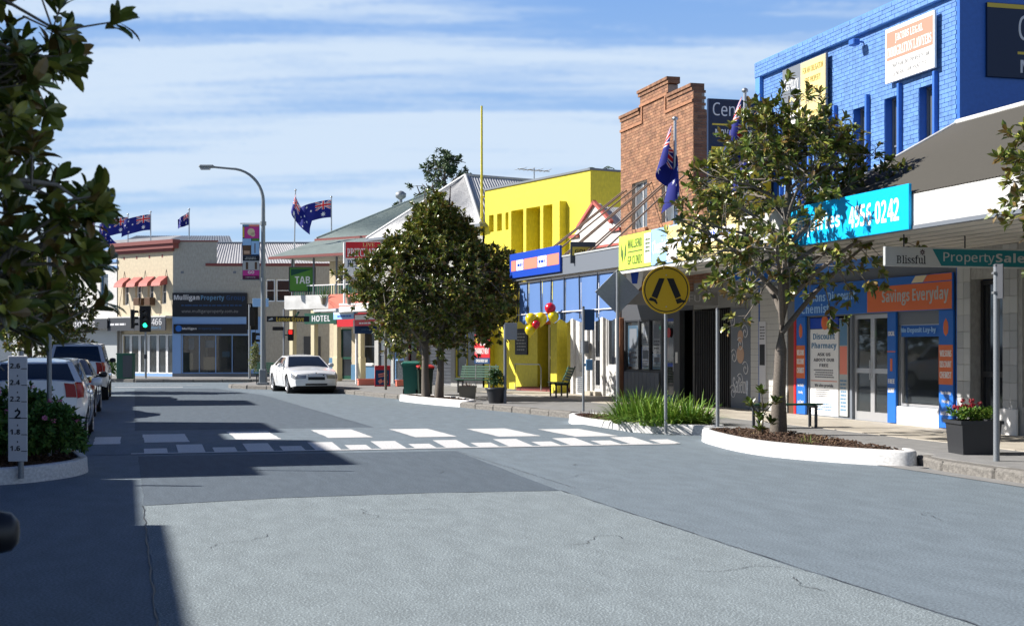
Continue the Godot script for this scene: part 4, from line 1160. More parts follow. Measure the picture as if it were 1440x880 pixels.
func yellow_building() -> void:
	var o := front("yellow_building", "two-storey bright yellow rendered building with deep upper bays", "building", P(13.4, 53.2), P(15.3, 46.0))
	var w := 7.45
	var ytop := 7.72
	var holes := []
	# three slit windows at the left, then the bays
	for q in [[0.35, 0.72], [0.98, 1.35], [1.62, 1.85]]: holes.append([q[0], q[1], 6.1, 6.75])
	var bays := [[2.05, 2.95], [3.15, 4.15], [4.35, 5.15]]
	for q in bays: holes.append([q[0], q[1], 4.1, 6.78])
	var g := [[0.0 + 0.3, 1.9, 0.15, 2.9], [3.95, 5.4, 0.15, 2.95]]
	part(o, "wall", MB.new().wall(0, w, 0, ytop, 0, holes + g, 0.55), M.yellow_wall)
	part(o, "bay_back", MB.new().span(0.2, 6.0, 3.9, 7.2, -0.62, -0.56), M.yellow_wall)
	for h in holes.slice(0, 3): window(o, h[0], h[1], h[2], h[3], -0.3, M.yellow_wall, M.window_dark, [1, 1], 0.02)
	for h in holes.slice(3): window(o, h[0] + 0.1, h[1] - 0.1, 4.4, 6.6, -0.55, M.yellow_wall, M.window_grey, [1, 2], 0.06)
	part(o, "bay_fin", MB.new().cbox(V(5.68, 5.35, 0.14), V(0.5, 2.9, 0.29), 0.015), M.yellow_wall)
	part(o, "side_wall", MB.new().span(w - 0.15, w, 0, ytop - 0.001, -9, -0.001).span(0, 0.15, 0, ytop, -9, -0.56).span(0, w, 0, ytop - 0.3, -9.2, -9), M.yellow_wall)
	part(o, "parapet_cap", MB.new().span(-0.04, w + 0.04, ytop, ytop + 0.07, -0.35, 0.05).span(w - 0.3, w + 0.04, ytop, ytop + 0.068, -9, -0.352), M.slate)
	part(o, "flat_roof", MB.new().span(0.15, w - 0.15, 7.2, 7.3, -9, -0.6), M.slate)
	part(o, "column", MB.new().cbox(V(7.35, 1.9, 1.2), V(0.42, 3.6, 0.42), 0.015), M.yellow_wall)
	part(o, "upper_slab", MB.new().span(0.2, 7.56, 3.5, 3.75, 0.001, 1.4).span(0.2, 7.1, 3.38, 3.498, 0.001, 4.3), M.yellow_wall)
	room(o, 0.2, 7.2, 0.15, 3.2, -0.57, 2.5, M.dark_room)
	door(o, 4.3, 5.3, 0.3, 2.5, -0.3, M.cream_post, M.window_grey)
	part(o, "transom_sign", MB.new().span(3.95, 5.4, 2.52, 2.93, -0.34, -0.3), M.orange)
	part(o, "threshold", MB.new().cbox(V(5.0, 0.2, 0.3), V(2.6, 0.16, 0.9), 0.01), M.maroon)
	part(o, "roller_door", MB.new().span(0.3, 1.9, 0.15, 2.9, -0.3, -0.25), M.yellow_wall)
	var bs := part(o, "notice_board", MB.new().cbox(V(2.85, 1.9, 0.02), V(0.9, 0.95, 0.05), 0.01), M.ink)
	small_print(bs, 2.5, 3.2, 1.55, 2.25, 6, M.mid_grey, 0.05)
	part(o, "hand_rail", MB.new().tube([V(3.9, 0.2, 0.9), V(3.9, 1.1, 0.9), V(5.6, 1.1, 0.9), V(5.7, 0.95, 0.9), V(5.7, 0.2, 0.9)], [0.022], 8), M.steel)
	# pole rising at the left corner
	var p := thing("flagless_pole", "tall slim yellow pole rising above the left corner of the yellow building", "pole", P(13.3, 53.25, 6.0))
	part(p, "pole", MB.new().cyl(V(0, 0, 0), V(0, 5.0, 0), 0.055, 8, 0.04), M.yellow_wall)
	part(p, "bracket", MB.new().box(V(0.1, 0.4, 0), V(0.2, 0.06, 0.06)).box(V(0.1, 1.5, 0), V(0.2, 0.06, 0.06)), M.yellow_wall)
	# banner sheet on the wall
	var bn := board("banner", "red and blue Pharmacy Next Door banner by the yellow wall", "banner", P(11.42, 46.75), P(11.78, 46.05), 1.14, 2.12, M.sign_red, 0.03)
	patch(bn, "blue_band", 0.0, 0.787, 0.0, 0.2, M.dark_blue)
	txt(bn, "YOU'RE", 0.45, 0.17, V(0.47, 0.86, 0.0), M.sign_white)
	txt(bn, "WHAT!", 0.36, 0.15, V(0.47, 0.68, 0.0), M.sign_white)
	txt(bn, "PHARMACY NEXT", 0.7, 0.2, V(0.39, 0.43, 0.0), M.sign_white)
	txt(bn, "OPEN EVERY DAY", 0.6, 0.1, V(0.39, 0.1, 0.004), M.sign_white)
	part(bn, "yellow_mark", MB.new().lathe([[0.001, -0.002], [0.11, -0.002], [0.11, 0.003], [0.001, 0.003]], V(0.13, 0.8, 0.0), 14, Vector3.BACK), M.gold)
	for x in [0.04, 0.75]: part(bn, "stake", MB.new().cyl(V(x, -1.15, -0.03), V(x, 1.1, -0.03), 0.018, 6), M.steel)
	# aerial
	var ae := thing("aerial", "thin television aerial on the roofs behind the yellow building", "aerial", P(16.2, 56.0, 7.3))
	part(ae, "mast", MB.new().cyl(V(0, 0, 0), V(0, 1.75, 0), 0.025, 6), M.steel)
	var bx := Basis(Vector3.UP, 0.3)
	part(ae, "boom", MB.new().cyl(bx * V(-0.8, 1.65, 0), bx * V(0.75, 1.65, 0), 0.02, 6), M.steel)
	for i in 8: part(ae, "element", MB.new().cyl(bx * V(-0.75 + i * 0.2, 1.65, -0.3), bx * V(-0.75 + i * 0.2, 1.65 + 0.06 * (i % 2), 0.3), 0.012, 4), M.steel)

func awning_signs() -> void:
	# flat awning along the blue building and the annex
	var a := front("flat_awning", "flat street awning along the blue building behind the near magnolia", "awning", P(14.75, 32.0), P(14.75, 23.16))
	part(a, "slab", MB.new().span(0, 8.84, 3.5, 3.64, 0.1, 3.32), M.soffit)
	for i in 6: part(a, "soffit_batten", MB.new().span(0.0, 8.84, 3.475, 3.499, 0.4 + i * 0.5, 0.43 + i * 0.5), M.soffit)
	part(a, "fascia", MB.new().span(0, 8.84, 3.42, 4.15, 3.32, 3.36), M.white_metal)
	for i in 4: part(a, "tie_rod", MB.new().cyl(V(1.2 + i * 2.1, 3.7, 3.2), V(1.2 + i * 2.1, 5.4, 0.0), 0.018, 6), M.rust_rod)
	var z := 11.385
	var g := board("fascia_sign", "lime green clinic fascia sign at the awning corner", "sign", P(z, 32.0), P(z, 29.85), 3.5, 4.3, M.lime, 0.05)
	g.position.x = z - 0.03
	txt(g, "WALLSEND", 0.95, 0.2, V(1.1, 0.58, 0.0), M.lime_ink)
	patch(g, "line", 0.62, 1.6, 0.38, 0.41, M.lime_ink)
	txt(g, "GP CLINIC", 0.95, 0.2, V(1.1, 0.2, 0.0), M.lime_ink)
	part(g, "leaf_mark", MB.new().plate(PackedVector2Array([Vector2(0.18, 0.62), Vector2(0.16, 0.35), Vector2(0.3, 0.16), Vector2(0.33, 0.4), Vector2(0.25, 0.5)]), 0.0, 0.004).plate(PackedVector2Array([Vector2(0.52, 0.64), Vector2(0.42, 0.5), Vector2(0.38, 0.2), Vector2(0.52, 0.35)]), 0.0, 0.004), M.lime_ink)
	patch(g, "pale_field", 1.72, 2.15, 0.08, 0.75, M.board_white)
	small_print(g, 1.78, 2.1, 0.3, 0.65, 4, M.lime_ink, 0.008)
	var h := board("fascia_sign", "pale blue and white fascia sign between the lime and yellow ones", "sign", P(z, 29.83), P(z, 28.3), 3.5, 4.3, M.sky_blue, 0.05)
	h.position.x = z - 0.03
	patch(h, "white_field", 0.95, 1.52, 0.02, 0.5, M.sign_white)
	patch(h, "cream_field", 0.95, 1.52, 0.52, 0.78, M.faded_yellow)
	txt(h, "Chemist", 0.8, 0.3, V(0.48, 0.4, 0.0), M.sign_white)
	var y := board("fascia_sign", "yellow and white fascia sign behind the near magnolia", "sign", P(z, 28.28), P(z, 25.2), 3.5, 4.3, M.faded_yellow, 0.05)
	y.position.x = z - 0.03
	patch(y, "white_field", 0.05, 3.0, 0.3, 0.55, M.sign_white)
	txt(y, "Pharmacy Health Advice", 2.6, 0.18, V(1.5, 0.42, 0.004), M.royal)
	var bl := board("under_awning_sign", "blue under-awning sign hidden behind the near magnolia", "sign", P(11.6, 26.2), P(13.6, 26.2), 3.0, 3.35, M.royal_light, 0.06)
	txt(bl, "BULK BILLING", 1.6, 0.18, V(1.0, 0.17, 0.0), M.sign_white)
	for x in [0.3, 1.7]: part(bl, "hanger", MB.new().cyl(V(x, 0.35, -0.03), V(x, 0.48, -0.03), 0.012, 6), M.dark_trim)
	var bu := board("under_awning_sign", "grey under-awning lettering board beside the crossing sign", "sign", P(11.9, 33.6), P(14.6, 33.6), 2.75, 3.1, M.mid_grey, 0.05)
	txt(bu, "BLISSFUL", 1.3, 0.17, V(1.75, 0.17, 0.0), M.pale_grey, "sans")
	for x in [0.3, 2.4]: part(bu, "hanger", MB.new().cyl(V(x, 0.35, -0.03), V(x, 0.5, -0.03), 0.012, 6), M.dark_trim)
	# awning of the brick building with dark fascia, tie rods and drop blind
	var L := P(10.9, 40.0)
	var R := P(11.4, 32.03)
	var b := front("rod_hung_awning", "charcoal street awning hung on long tie rods from the brick facade", "awning", L, R)
	part(b, "slab", MB.new().slab(PackedVector2Array([Vector2(10.93, 40.0), Vector2(11.43, 32.03), Vector2(14.7, 32.03), Vector2(14.7, 40.6)]), 3.62, 3.74), M.soffit, b.transform.affine_inverse())
	part(b, "fascia", MB.new().span(0, 7.97, 3.6, 4.06, -0.04, 0.0), M.slate)
	part(b, "fascia_cap", MB.new().span(0, 7.97, 4.06, 4.1, -0.06, 0.02), M.pale_grey)
	var inv := b.transform.affine_inverse()
	for q in [[38.6, 41.3], [38.4, 41.0], [37.6, 40.2], [36.4, 39.1], [36.2, 38.85], [34.7, 37.3], [34.4, 37.0], [33.4, 36.0]]:
		var x: float = 10.9 + (40.0 - q[0]) / 7.97 * 0.5
		part(b, "tie_rod", MB.new().cyl(inv * P(x + 0.12, q[0], 4.05), inv * P(14.82, q[1], 6.5), 0.022, 6), M.rust_rod)
	part(b, "valance_rail", MB.new().span(0.3, 7.9, 3.5, 3.56, -0.12, -0.06), M.charcoal)
	# blue and orange sign on the fascia
	var s := board("fascia_sign", "blue sign with orange and white blocks on the charcoal awning corner", "sign", L, P(11.16, 35.9), 3.68, 4.38, M.royal, 0.06)
	s.position += s.transform.basis.z * 0.07
	for q in [[0.15, 0.55, "salmon"], [0.6, 1.2, "sign_white"], [1.25, 2.35, "salmon"], [2.4, 3.1, "sign_white"], [3.15, 4.05, "salmon"]]: patch(s, "colour_block", q[0], q[1], 0.2, 0.5, M[q[2]])
	for x in [0.65, 2.45]: small_print(s, x, x + 0.55, 0.26, 0.44, 1, M.royal, 0.008)
	# blind
	var bd := front("drop_blind", "shiny blue drop blind hanging below the charcoal awning", "blind", L, R)
	var panels := [0.35, 1.2, 2.3, 3.1, 4.1, 5.2, 6.4, 7.6]
	for i in panels.size() - 1:
		var rows := []
		for r in 9:
			var row := []
			for c in 13:
				var f := c / 12.0
				var yy := 3.55 - 1.17 * r / 8.0
				var bulge := sin(f * PI) * 0.05 * (r / 8.0) + sin(f * 9.0 + i * 2.0) * 0.012 * (r / 8.0)
				row.append(V(lerpf(panels[i] + 0.015, panels[i + 1] - 0.015, f), yy + (0.05 * sin(f * 7.0 + i) if r == 8 else 0.0), -0.1 + bulge))
			rows.push_front(row)
		part(bd, "blind_panel", MB.new().grid(rows), M.blind)
		part(bd, "strap", MB.new().box(V(panels[i], 2.98, -0.06), V(0.03, 1.12, 0.03), Basis(Vector3.BACK, 0.05 * (i % 3 - 1))), M.dark_trim)
	part(bd, "hem_bar", MB.new().cyl(V(0.35, 2.62, -0.04), V(7.6, 2.62, -0.04), 0.02, 6), M.board_white)
	# small shop plate over the awning
	var pl := board("small_sign", "small dark square sign with yellow lettering on the charcoal awning", "sign", P(11.1, 35.0), P(11.75, 34.9), 3.85, 4.4, M.charcoal, 0.06)
	patch(pl, "yellow_field", 0.05, 0.6, 0.2, 0.42, M.gold)
	txt(pl, "GOLD", 0.4, 0.1, V(0.32, 0.31, 0.004), M.ink)
	patch(pl, "white_field", 0.12, 0.52, 0.03, 0.16, M.sign_white)
	# shield sign hanging
	var sh := thing("hanging_shield", "white shield sign hanging below the lime clinic sign", "sign", P(11.7, 31.85, 3.55))
	sh.rotation.y = deg_to_rad(YAW)
	part(sh, "panel", MB.new().plate(PackedVector2Array([Vector2(-0.22, 0), Vector2(-0.16, -0.42), Vector2(0.0, -0.62), Vector2(0.16, -0.42), Vector2(0.22, 0)]), -0.02, 0.02), M.sign_white)
	part(sh, "blue_mark", MB.new().plate(PackedVector2Array([Vector2(-0.1, -0.08), Vector2(-0.06, -0.36), Vector2(0.06, -0.36), Vector2(0.1, -0.08)]), 0.02, 0.024), M.royal)
	# balloons
	var balloons := [[0.0, 0.0, 0.0, "balloon_red", 0.15, "single red balloon at the top of the balloon bunch"], [-0.52, -0.28, 0.05, "balloon_yellow", 0.155, "round yellow balloon at the left of the bunch under the blue blind"], [-0.56, -0.58, 0.0, "balloon_yellow", 0.14, "lowest yellow balloon of the bunch under the blue blind"], [-0.24, -0.28, 0.08, "balloon_yellow", 0.175, "large yellow balloon in the middle of the bunch"], [0.07, -0.22, -0.05, "balloon_yellow", 0.15, "yellow balloon at the right end of the bunch"], [-0.42, -0.42, -0.08, "balloon_red", 0.11, "small red balloon half hidden between yellow balloons"]]
	for q in balloons:
		var w := thing("balloon", q[5], "balloon", P(10.92 + q[0], 36.2 + q[2], 2.72 + q[1]), 0, "balloons tied under the blind")
		var r: float = q[4]
		part(w, "skin", MB.new().lathe([[0.004, -r * 1.25], [r * 0.35, -r * 1.02], [r * 0.75, -r * 0.7], [r * 0.98, -r * 0.15], [r * 0.97, r * 0.25], [r * 0.75, r * 0.68], [r * 0.4, r * 0.92], [0.001, r]], Vector3.ZERO, 18), M[q[3]])
		part(w, "knot", MB.new().cyl(V(0, -r * 1.22, 0), V(0, -r * 1.36, 0), 0.006, 6, 0.02), M[q[3]])

func build_far_side() -> void:
	middle_shops()
	hotel()
	corner_office()
	backdrop()

func middle_shops() -> void:
	var pl := P(10.55, 61.6)
	var pr := P(13.35, 53.3)
	var o := front("gabled_shop", "shop with large corrugated hipped roof behind the round magnolia", "building", pl, pr)
	var w := 8.76
	var g := [[0.35, 1.5, 0.16, 2.6], [1.7, 2.6, 0.16, 2.5], [2.9, 4.3, 0.6, 2.5], [4.6, 6.4, 0.16, 2.7], [6.7, 8.3, 0.5, 2.5]]
	part(o, "wall", MB.new().wall(0, w, 0, 6.4, 0, g, 0.2).span(0, 0.2, 0, 6.3, -13, -0.21).span(w - 0.2, w, 0, 6.9, -13, -0.21).span(0.2, w - 0.2, 0, 6.3, -13.2, -13), M.grey_wall)
	room(o, 0.22, w - 0.22, 0.15, 2.9, -0.22, 2.5, M.dark_room)
	door(o, 1.7, 2.6, 0.16, 2.5, -0.12, M.sky_blue, M.shop_glass)
	window(o, 0.35, 1.5, 0.16, 2.6, -0.12, M.slate, M.window_grey, [1, 2])
	window(o, 2.9, 4.3, 0.6, 2.5, -0.12, M.maroon, M.window_dark, [2, 1])
	for i in 18: part(o, "shutter_slat", MB.new().cbox(V(5.5, 0.24 + i * 0.14, -0.08), V(1.78, 0.13, 0.03), 0.01), M.zinc_roof)
	window(o, 6.7, 8.3, 0.5, 2.5, -0.12, M.yellow_wall, M.window_grey, [2, 1])
	hip_roof(o, w, 13, 6.45, 2.45, 0.25, false, M.zinc_roof, 2.2)
	# low street awning of these shops
	part(o, "awning", MB.new().span(0.1, w, 3.2, 3.3, 0.001, 3.0), M.zinc_roof)
	part(o, "awning_fascia", MB.new().span(2.6, w, 3.14, 3.36, 3.0, 3.05), M.white_metal)
	part(o, "side_wall", MB.new().wall(0, 9, 0, 6.9, 0), M.sky_blue, Transform3D(Basis(V(0, 0, -1), Vector3.UP, V(1, 0, 0)), V(w + 0.005, 0, -0.3)))
	# white post and blue hanging sign
	var s := board("hanging_sign", "dark blue hanging shop sign on a white post beside the white car", "sign", P(9.35, 59.9), P(11.0, 59.4), 2.28, 2.86, M.dark_blue, 0.08)
	txt(s, "TURNER PRINT", 1.2, 0.14, V(0.75, 0.4, 0.0), M.sky_blue, "sans")
	txt(s, "and signs and more", 1.1, 0.1, V(0.9, 0.17, 0.0), M.dull_blue, "sans")
	patch(s, "white_edge", 0.0, 0.06, 0.0, 0.58, M.sign_white)
	part(s, "post", MB.new().cyl(V(0.12, -2.2, -0.2), V(0.12, 0.9, -0.2), 0.06, 10), M.white_trim)
	part(s, "hanger", MB.new().cyl(V(0.6, 0.58, -0.04), V(0.6, 0.9, -0.04), 0.015, 6).cyl(V(1.4, 0.58, -0.04), V(1.4, 0.9, -0.04), 0.015, 6), M.steel)
	# lit box sign and red boards further along the awning edge
	var b := board("awning_sign", "bright blue and white box sign on the red awning edge", "sign", P(8.72, 61.4), P(9.35, 59.75), 2.9, 3.38, M.sky_blue, 0.1)
	patch(b, "white_field", 0.05, 1.7, 0.22, 0.44, M.sign_white)
	small_print(b, 0.2, 1.6, 0.06, 0.2, 1, M.royal, 0.006)
	small_print(b, 0.2, 1.5, 0.26, 0.4, 1, M.royal, 0.008)
	var r := board("awning_sign", "red and white awning sign half hidden by the round magnolia", "sign", P(9.37, 59.7), P(10.2, 57.5), 2.6, 3.12, M.sign_red, 0.06)
	patch(r, "white_field", 0.05, 2.2, 0.26, 0.46, M.sign_white)
	small_print(r, 0.2, 2.1, 0.04, 0.18, 1, M.sign_white, 0.006)
	# red and white tall sign above
	var p := board("roadside_sign", "red and white shop sign standing on the awning before the green roof", "sign", P(8.9, 59.6), P(10.4, 59.2), 4.55, 6.15, M.sign_white, 0.08)
	patch(p, "red_field", 0.08, 1.55, 0.9, 1.58, M.sign_red)
	txt(p, "LIVE", 0.5, 0.14, V(1.05, 1.46, 0.004), M.faded_yellow, "serif")
	txt(p, "PRITCHARD", 1.35, 0.34, V(0.82, 1.14, 0.004), M.sign_white, "serif_bold")
	txt(p, "REAL", 0.7, 0.3, V(0.5, 0.68, 0.0), M.dark_blue, "serif_bold")
	for x in [0.02, 1.5]: part(p, "support_post", MB.new().cyl(V(x, -1.0, -0.08), V(x, 1.55, -0.08), 0.05, 8), M.white_trim)
	# sandwich board and bricks by the door
	var a := thing("sandwich_board", "red and blue picture sandwich board on the footpath beside the white car", "sandwich board", P(9.9, 55.9, 0.15), deg_to_rad(-12))
	for sg in [-1.0, 1.0]:
		part(a, "panel", MB.new().cbox(V(0, 0.42, 0), V(0.62, 0.84, 0.03), 0.008), M.sign_red, Transform3D(Basis(Vector3.RIGHT, sg * -0.2), V(0, 0, sg * 0.17)))
		part(a, "picture", MB.new().span(-0.27, 0.27, 0.06, 0.66, sg * 0.016, sg * 0.02), M.dark_blue, Transform3D(Basis(Vector3.RIGHT, sg * -0.2), V(0, 0, sg * 0.17)))
	part(a, "print", MB.new().box(V(-0.02, 0.5, 0.022), V(0.3, 0.06, 0.004), Basis(Vector3.BACK, 0.2)).box(V(0.02, 0.42, 0.022), V(0.36, 0.05, 0.004), Basis(Vector3.BACK, 0.2)).box(V(-0.08, 0.2, 0.022), V(0.16, 0.14, 0.004), Basis(Vector3.BACK, 0.6)).box(V(0.12, 0.2, 0.022), V(0.16, 0.14, 0.004), Basis(Vector3.BACK, 0.3)), M.salmon, Transform3D(Basis(Vector3.RIGHT, -0.2), V(0, 0, 0.17)))
	for q in [[9.55, 57.6, "terracotta planter block beside the hotel shopfront"], [10.75, 55.6, "terracotta planter block beside the sandwich board"]]:
		var t := thing("planter_block", q[2], "planter", P(q[0], q[1], 0.15))
		part(t, "trough", MB.new().cbox(V(0, 0.13, 0), V(0.75, 0.26, 0.3), 0.02).cbox(V(0, 0.245, 0), V(0.79, 0.05, 0.34), 0.012), M.salmon)
		part(t, "soil", MB.new().span(-0.33, 0.33, 0.26, 0.275, -0.11, 0.11), M.mulch)

func hotel() -> void:
	var pl := P(7.6, 67.9)
	var pr := P(11.2, 63.1)
	var o := front("corner_hotel", "two-storey corner hotel with pale green roof and railed upstairs verandah", "building", pl, pr)
	var w := 6.0
	var z := -2.6
	# walls stand behind the verandah
	var g := [[0.7, 1.5, 0.16, 2.6], [2.2, 3.4, 0.9, 2.6], [4.0, 4.9, 0.16, 2.6], [0.6, 1.5, 4.1, 5.7], [2.4, 3.2, 3.75, 5.8], [4.1, 5.0, 4.1, 5.7]]
	var wall := part(o, "wall", MB.new().wall(0, w, 0, 6.4, 0, g, 0.2).span(0, 0.2, 0, 6.4, -12, -0.21).span(w - 0.2, w, 0, 6.4, -12, -0.21).span(0, w, 0, 6.4, -12.2, -12), M.cream_wall, Transform3D(Basis(), V(0, 0, z)))
	part(o, "interior", MB.new().span(0.25, w - 0.25, 0.15, 6.2, z - 1.3, z - 1.25), M.dark_room)
	for h in [g[1], g[3], g[5]]: window(o, h[0], h[1], h[2], h[3], z - 0.14, M.white_trim, M.window_dark, [1, 2], 0.06, true)
	for h in [g[0], g[2], g[4]]: door(o, h[0], h[1], h[2], h[3], z - 0.14, M.forest, M.window_dark)
	part(o, "dado", MB.new().span(0.0, 0.7, 0.15, 1.2, z + 0.001, z + 0.04).span(1.5, 4.0, 0.15, 0.88, z + 0.001, z + 0.04).span(4.9, w, 0.15, 1.2, z + 0.001, z + 0.04), M.dull_blue)
	# verandah floor, posts, balustrade, fascia
	part(o, "verandah_floor", MB.new().span(-0.3, w + 0.3, 3.55, 3.7, z + 0.001, 0.0), M.soffit)
	part(o, "fascia", MB.new().span(-0.35, 2.6, 3.5, 4.15, 0.0, 0.06), M.white_metal)
	var sg := part(o, "fascia_sign", MB.new().span(2.605, w + 0.3, 3.5, 4.15, 0.0, 0.07), M.salmon)
	part(sg, "white_field", MB.new().span(4.2, 5.6, 3.85, 4.1, 0.07, 0.074).span(3.3, 5.9, 3.62, 3.72, 0.07, 0.074), M.sign_white)
	for x in [0.05, 1.5, 3.0, 4.5, 5.95]:
		part(o, "post", MB.new().cbox(V(x, 1.8, -0.12), V(0.26, 3.4, 0.26), 0.02).cbox(V(x, 0.7, -0.12), V(0.34, 1.1, 0.34), 0.02), M.cream_post)
		part(o, "upper_post", MB.new().cyl(V(x, 3.7, -0.08), V(x, 5.95, -0.08), 0.05, 8), M.slate)
		part(o, "bracket", MB.new().box(V(x + 0.22, 3.2, -0.12), V(0.5, 0.06, 0.08), Basis(Vector3.BACK, 0.8)), M.forest)
	for x0 in [0.05, 1.5, 3.0, 4.5]:
		part(o, "hand_rail", MB.new().span(x0 + 0.05, x0 + 1.4, 4.58, 4.63, -0.11, -0.05), M.white_trim)
		for i in 9: part(o, "baluster", MB.new().span(x0 + 0.12 + i * 0.155, x0 + 0.19 + i * 0.155, 4.16, 4.58, -0.09, -0.07), M.forest)
	# verandah roof (bullnosed skillion) and its gutter
	for k in 4:
		var a := -0.6 + k * (w + 1.2) / 4.0
		var b := a + (w + 1.2) / 4.0
		part(o, "verandah_roof", corrugated(MB.new(), V(a, 5.98, 0.75), V(b, 5.98, 0.75), V(b, 7.0, z + 0.1), V(a, 7.0, z + 0.1)), M.green_roof)
	part(o, "verandah_gutter", MB.new().span(-0.65, w + 0.65, 5.86, 5.98, 0.7, 0.8), M.maroon)
	part(o, "verandah_lining", MB.new().span(-0.5, w + 0.5, 5.9, 5.93, z + 0.01, 0.68), M.soffit)
	# main roof
	hip_roof(o, w + 0.4, 12, 7.02, 2.6, 0.35, false, M.green_roof, 5.0, V(-0.2, 0, z))
	part(o, "vent_cowl", MB.new().cyl(V(1.6, 7.6, z - 3.4), V(1.6, 9.2, z - 3.4), 0.08, 8).lathe([[0.08, 0], [0.26, 0.12], [0.28, 0.3], [0.12, 0.42], [0.001, 0.45]], V(1.6, 9.1, z - 3.4), 12), M.galvanised)
	# street-level signs under the verandah
	part(o, "hotel_board", MB.new().span(1.0, 3.1, 2.8, 3.3, 0.0, 0.05), M.forest)
	txt(o, "HOTEL", 1.2, 0.28, V(2.1, 3.05, 0.05), M.board_white)
	part(o, "red_board", MB.new().span(3.15, 6.1, 2.65, 3.3, 0.0, 0.05), M.sign_red)
	# betting sign on the railing
	var t := board("tab_sign", "square green TAB sign on the hotel verandah railing", "sign", P(7.5, 67.3), P(8.63, 67.0), 4.35, 5.45, M.tab_green, 0.12)
	txt(t, "TAB", 0.72, 0.34, V(0.6, 0.52, 0.0), M.sign_white)
	part(t, "light_wedge", MB.new().plate(PackedVector2Array([Vector2(0.06, 0.72), Vector2(1.1, 1.04), Vector2(0.06, 1.04)]), 0.0, 0.003), M.forest)
	part(t, "rim", MB.new().span(0, 1.17, 1.1, 1.14, -0.12, 0.02).span(0, 1.17, -0.04, 0.0, -0.12, 0.02).span(-0.04, 0.0, -0.04, 1.14, -0.12, 0.02).span(1.17, 1.21, -0.04, 1.14, -0.12, 0.02), M.dark_trim)
	# pot plants along the balcony
	for q in [[8.95, 66.05, "spiky potted palm at the left of the hotel balcony"], [9.95, 64.75, "leafy potted plant at the right of the hotel balcony"]]:
		var n := thing("balcony_plant", q[2], "plant", P(q[0], q[1], 3.7))
		part(n, "pot", MB.new().lathe([[0.12, 0], [0.18, 0.3], [0.16, 0.3], [0.14, 0.26], [0.001, 0.26]], Vector3.ZERO, 12), M.stone_pot)
		part(n, "leaves", blades(MB.new(), 26, 0.75, 0.035, Vector3(0, 0.26, 0), 0.5), M.leaf_dull)
	# seat by the lamp
	flagpole("flagpole", "leaning flagpole with a drooping Australian flag left of the hotel", P(7.72, 68.4, 0.15), 9.05, 0, 0.02)
	flagpole("flagpole", "flagpole with an Australian flag flying on the hotel roof", P(10.25, 72.87, 7.2), 2.2, 1, 0.0)

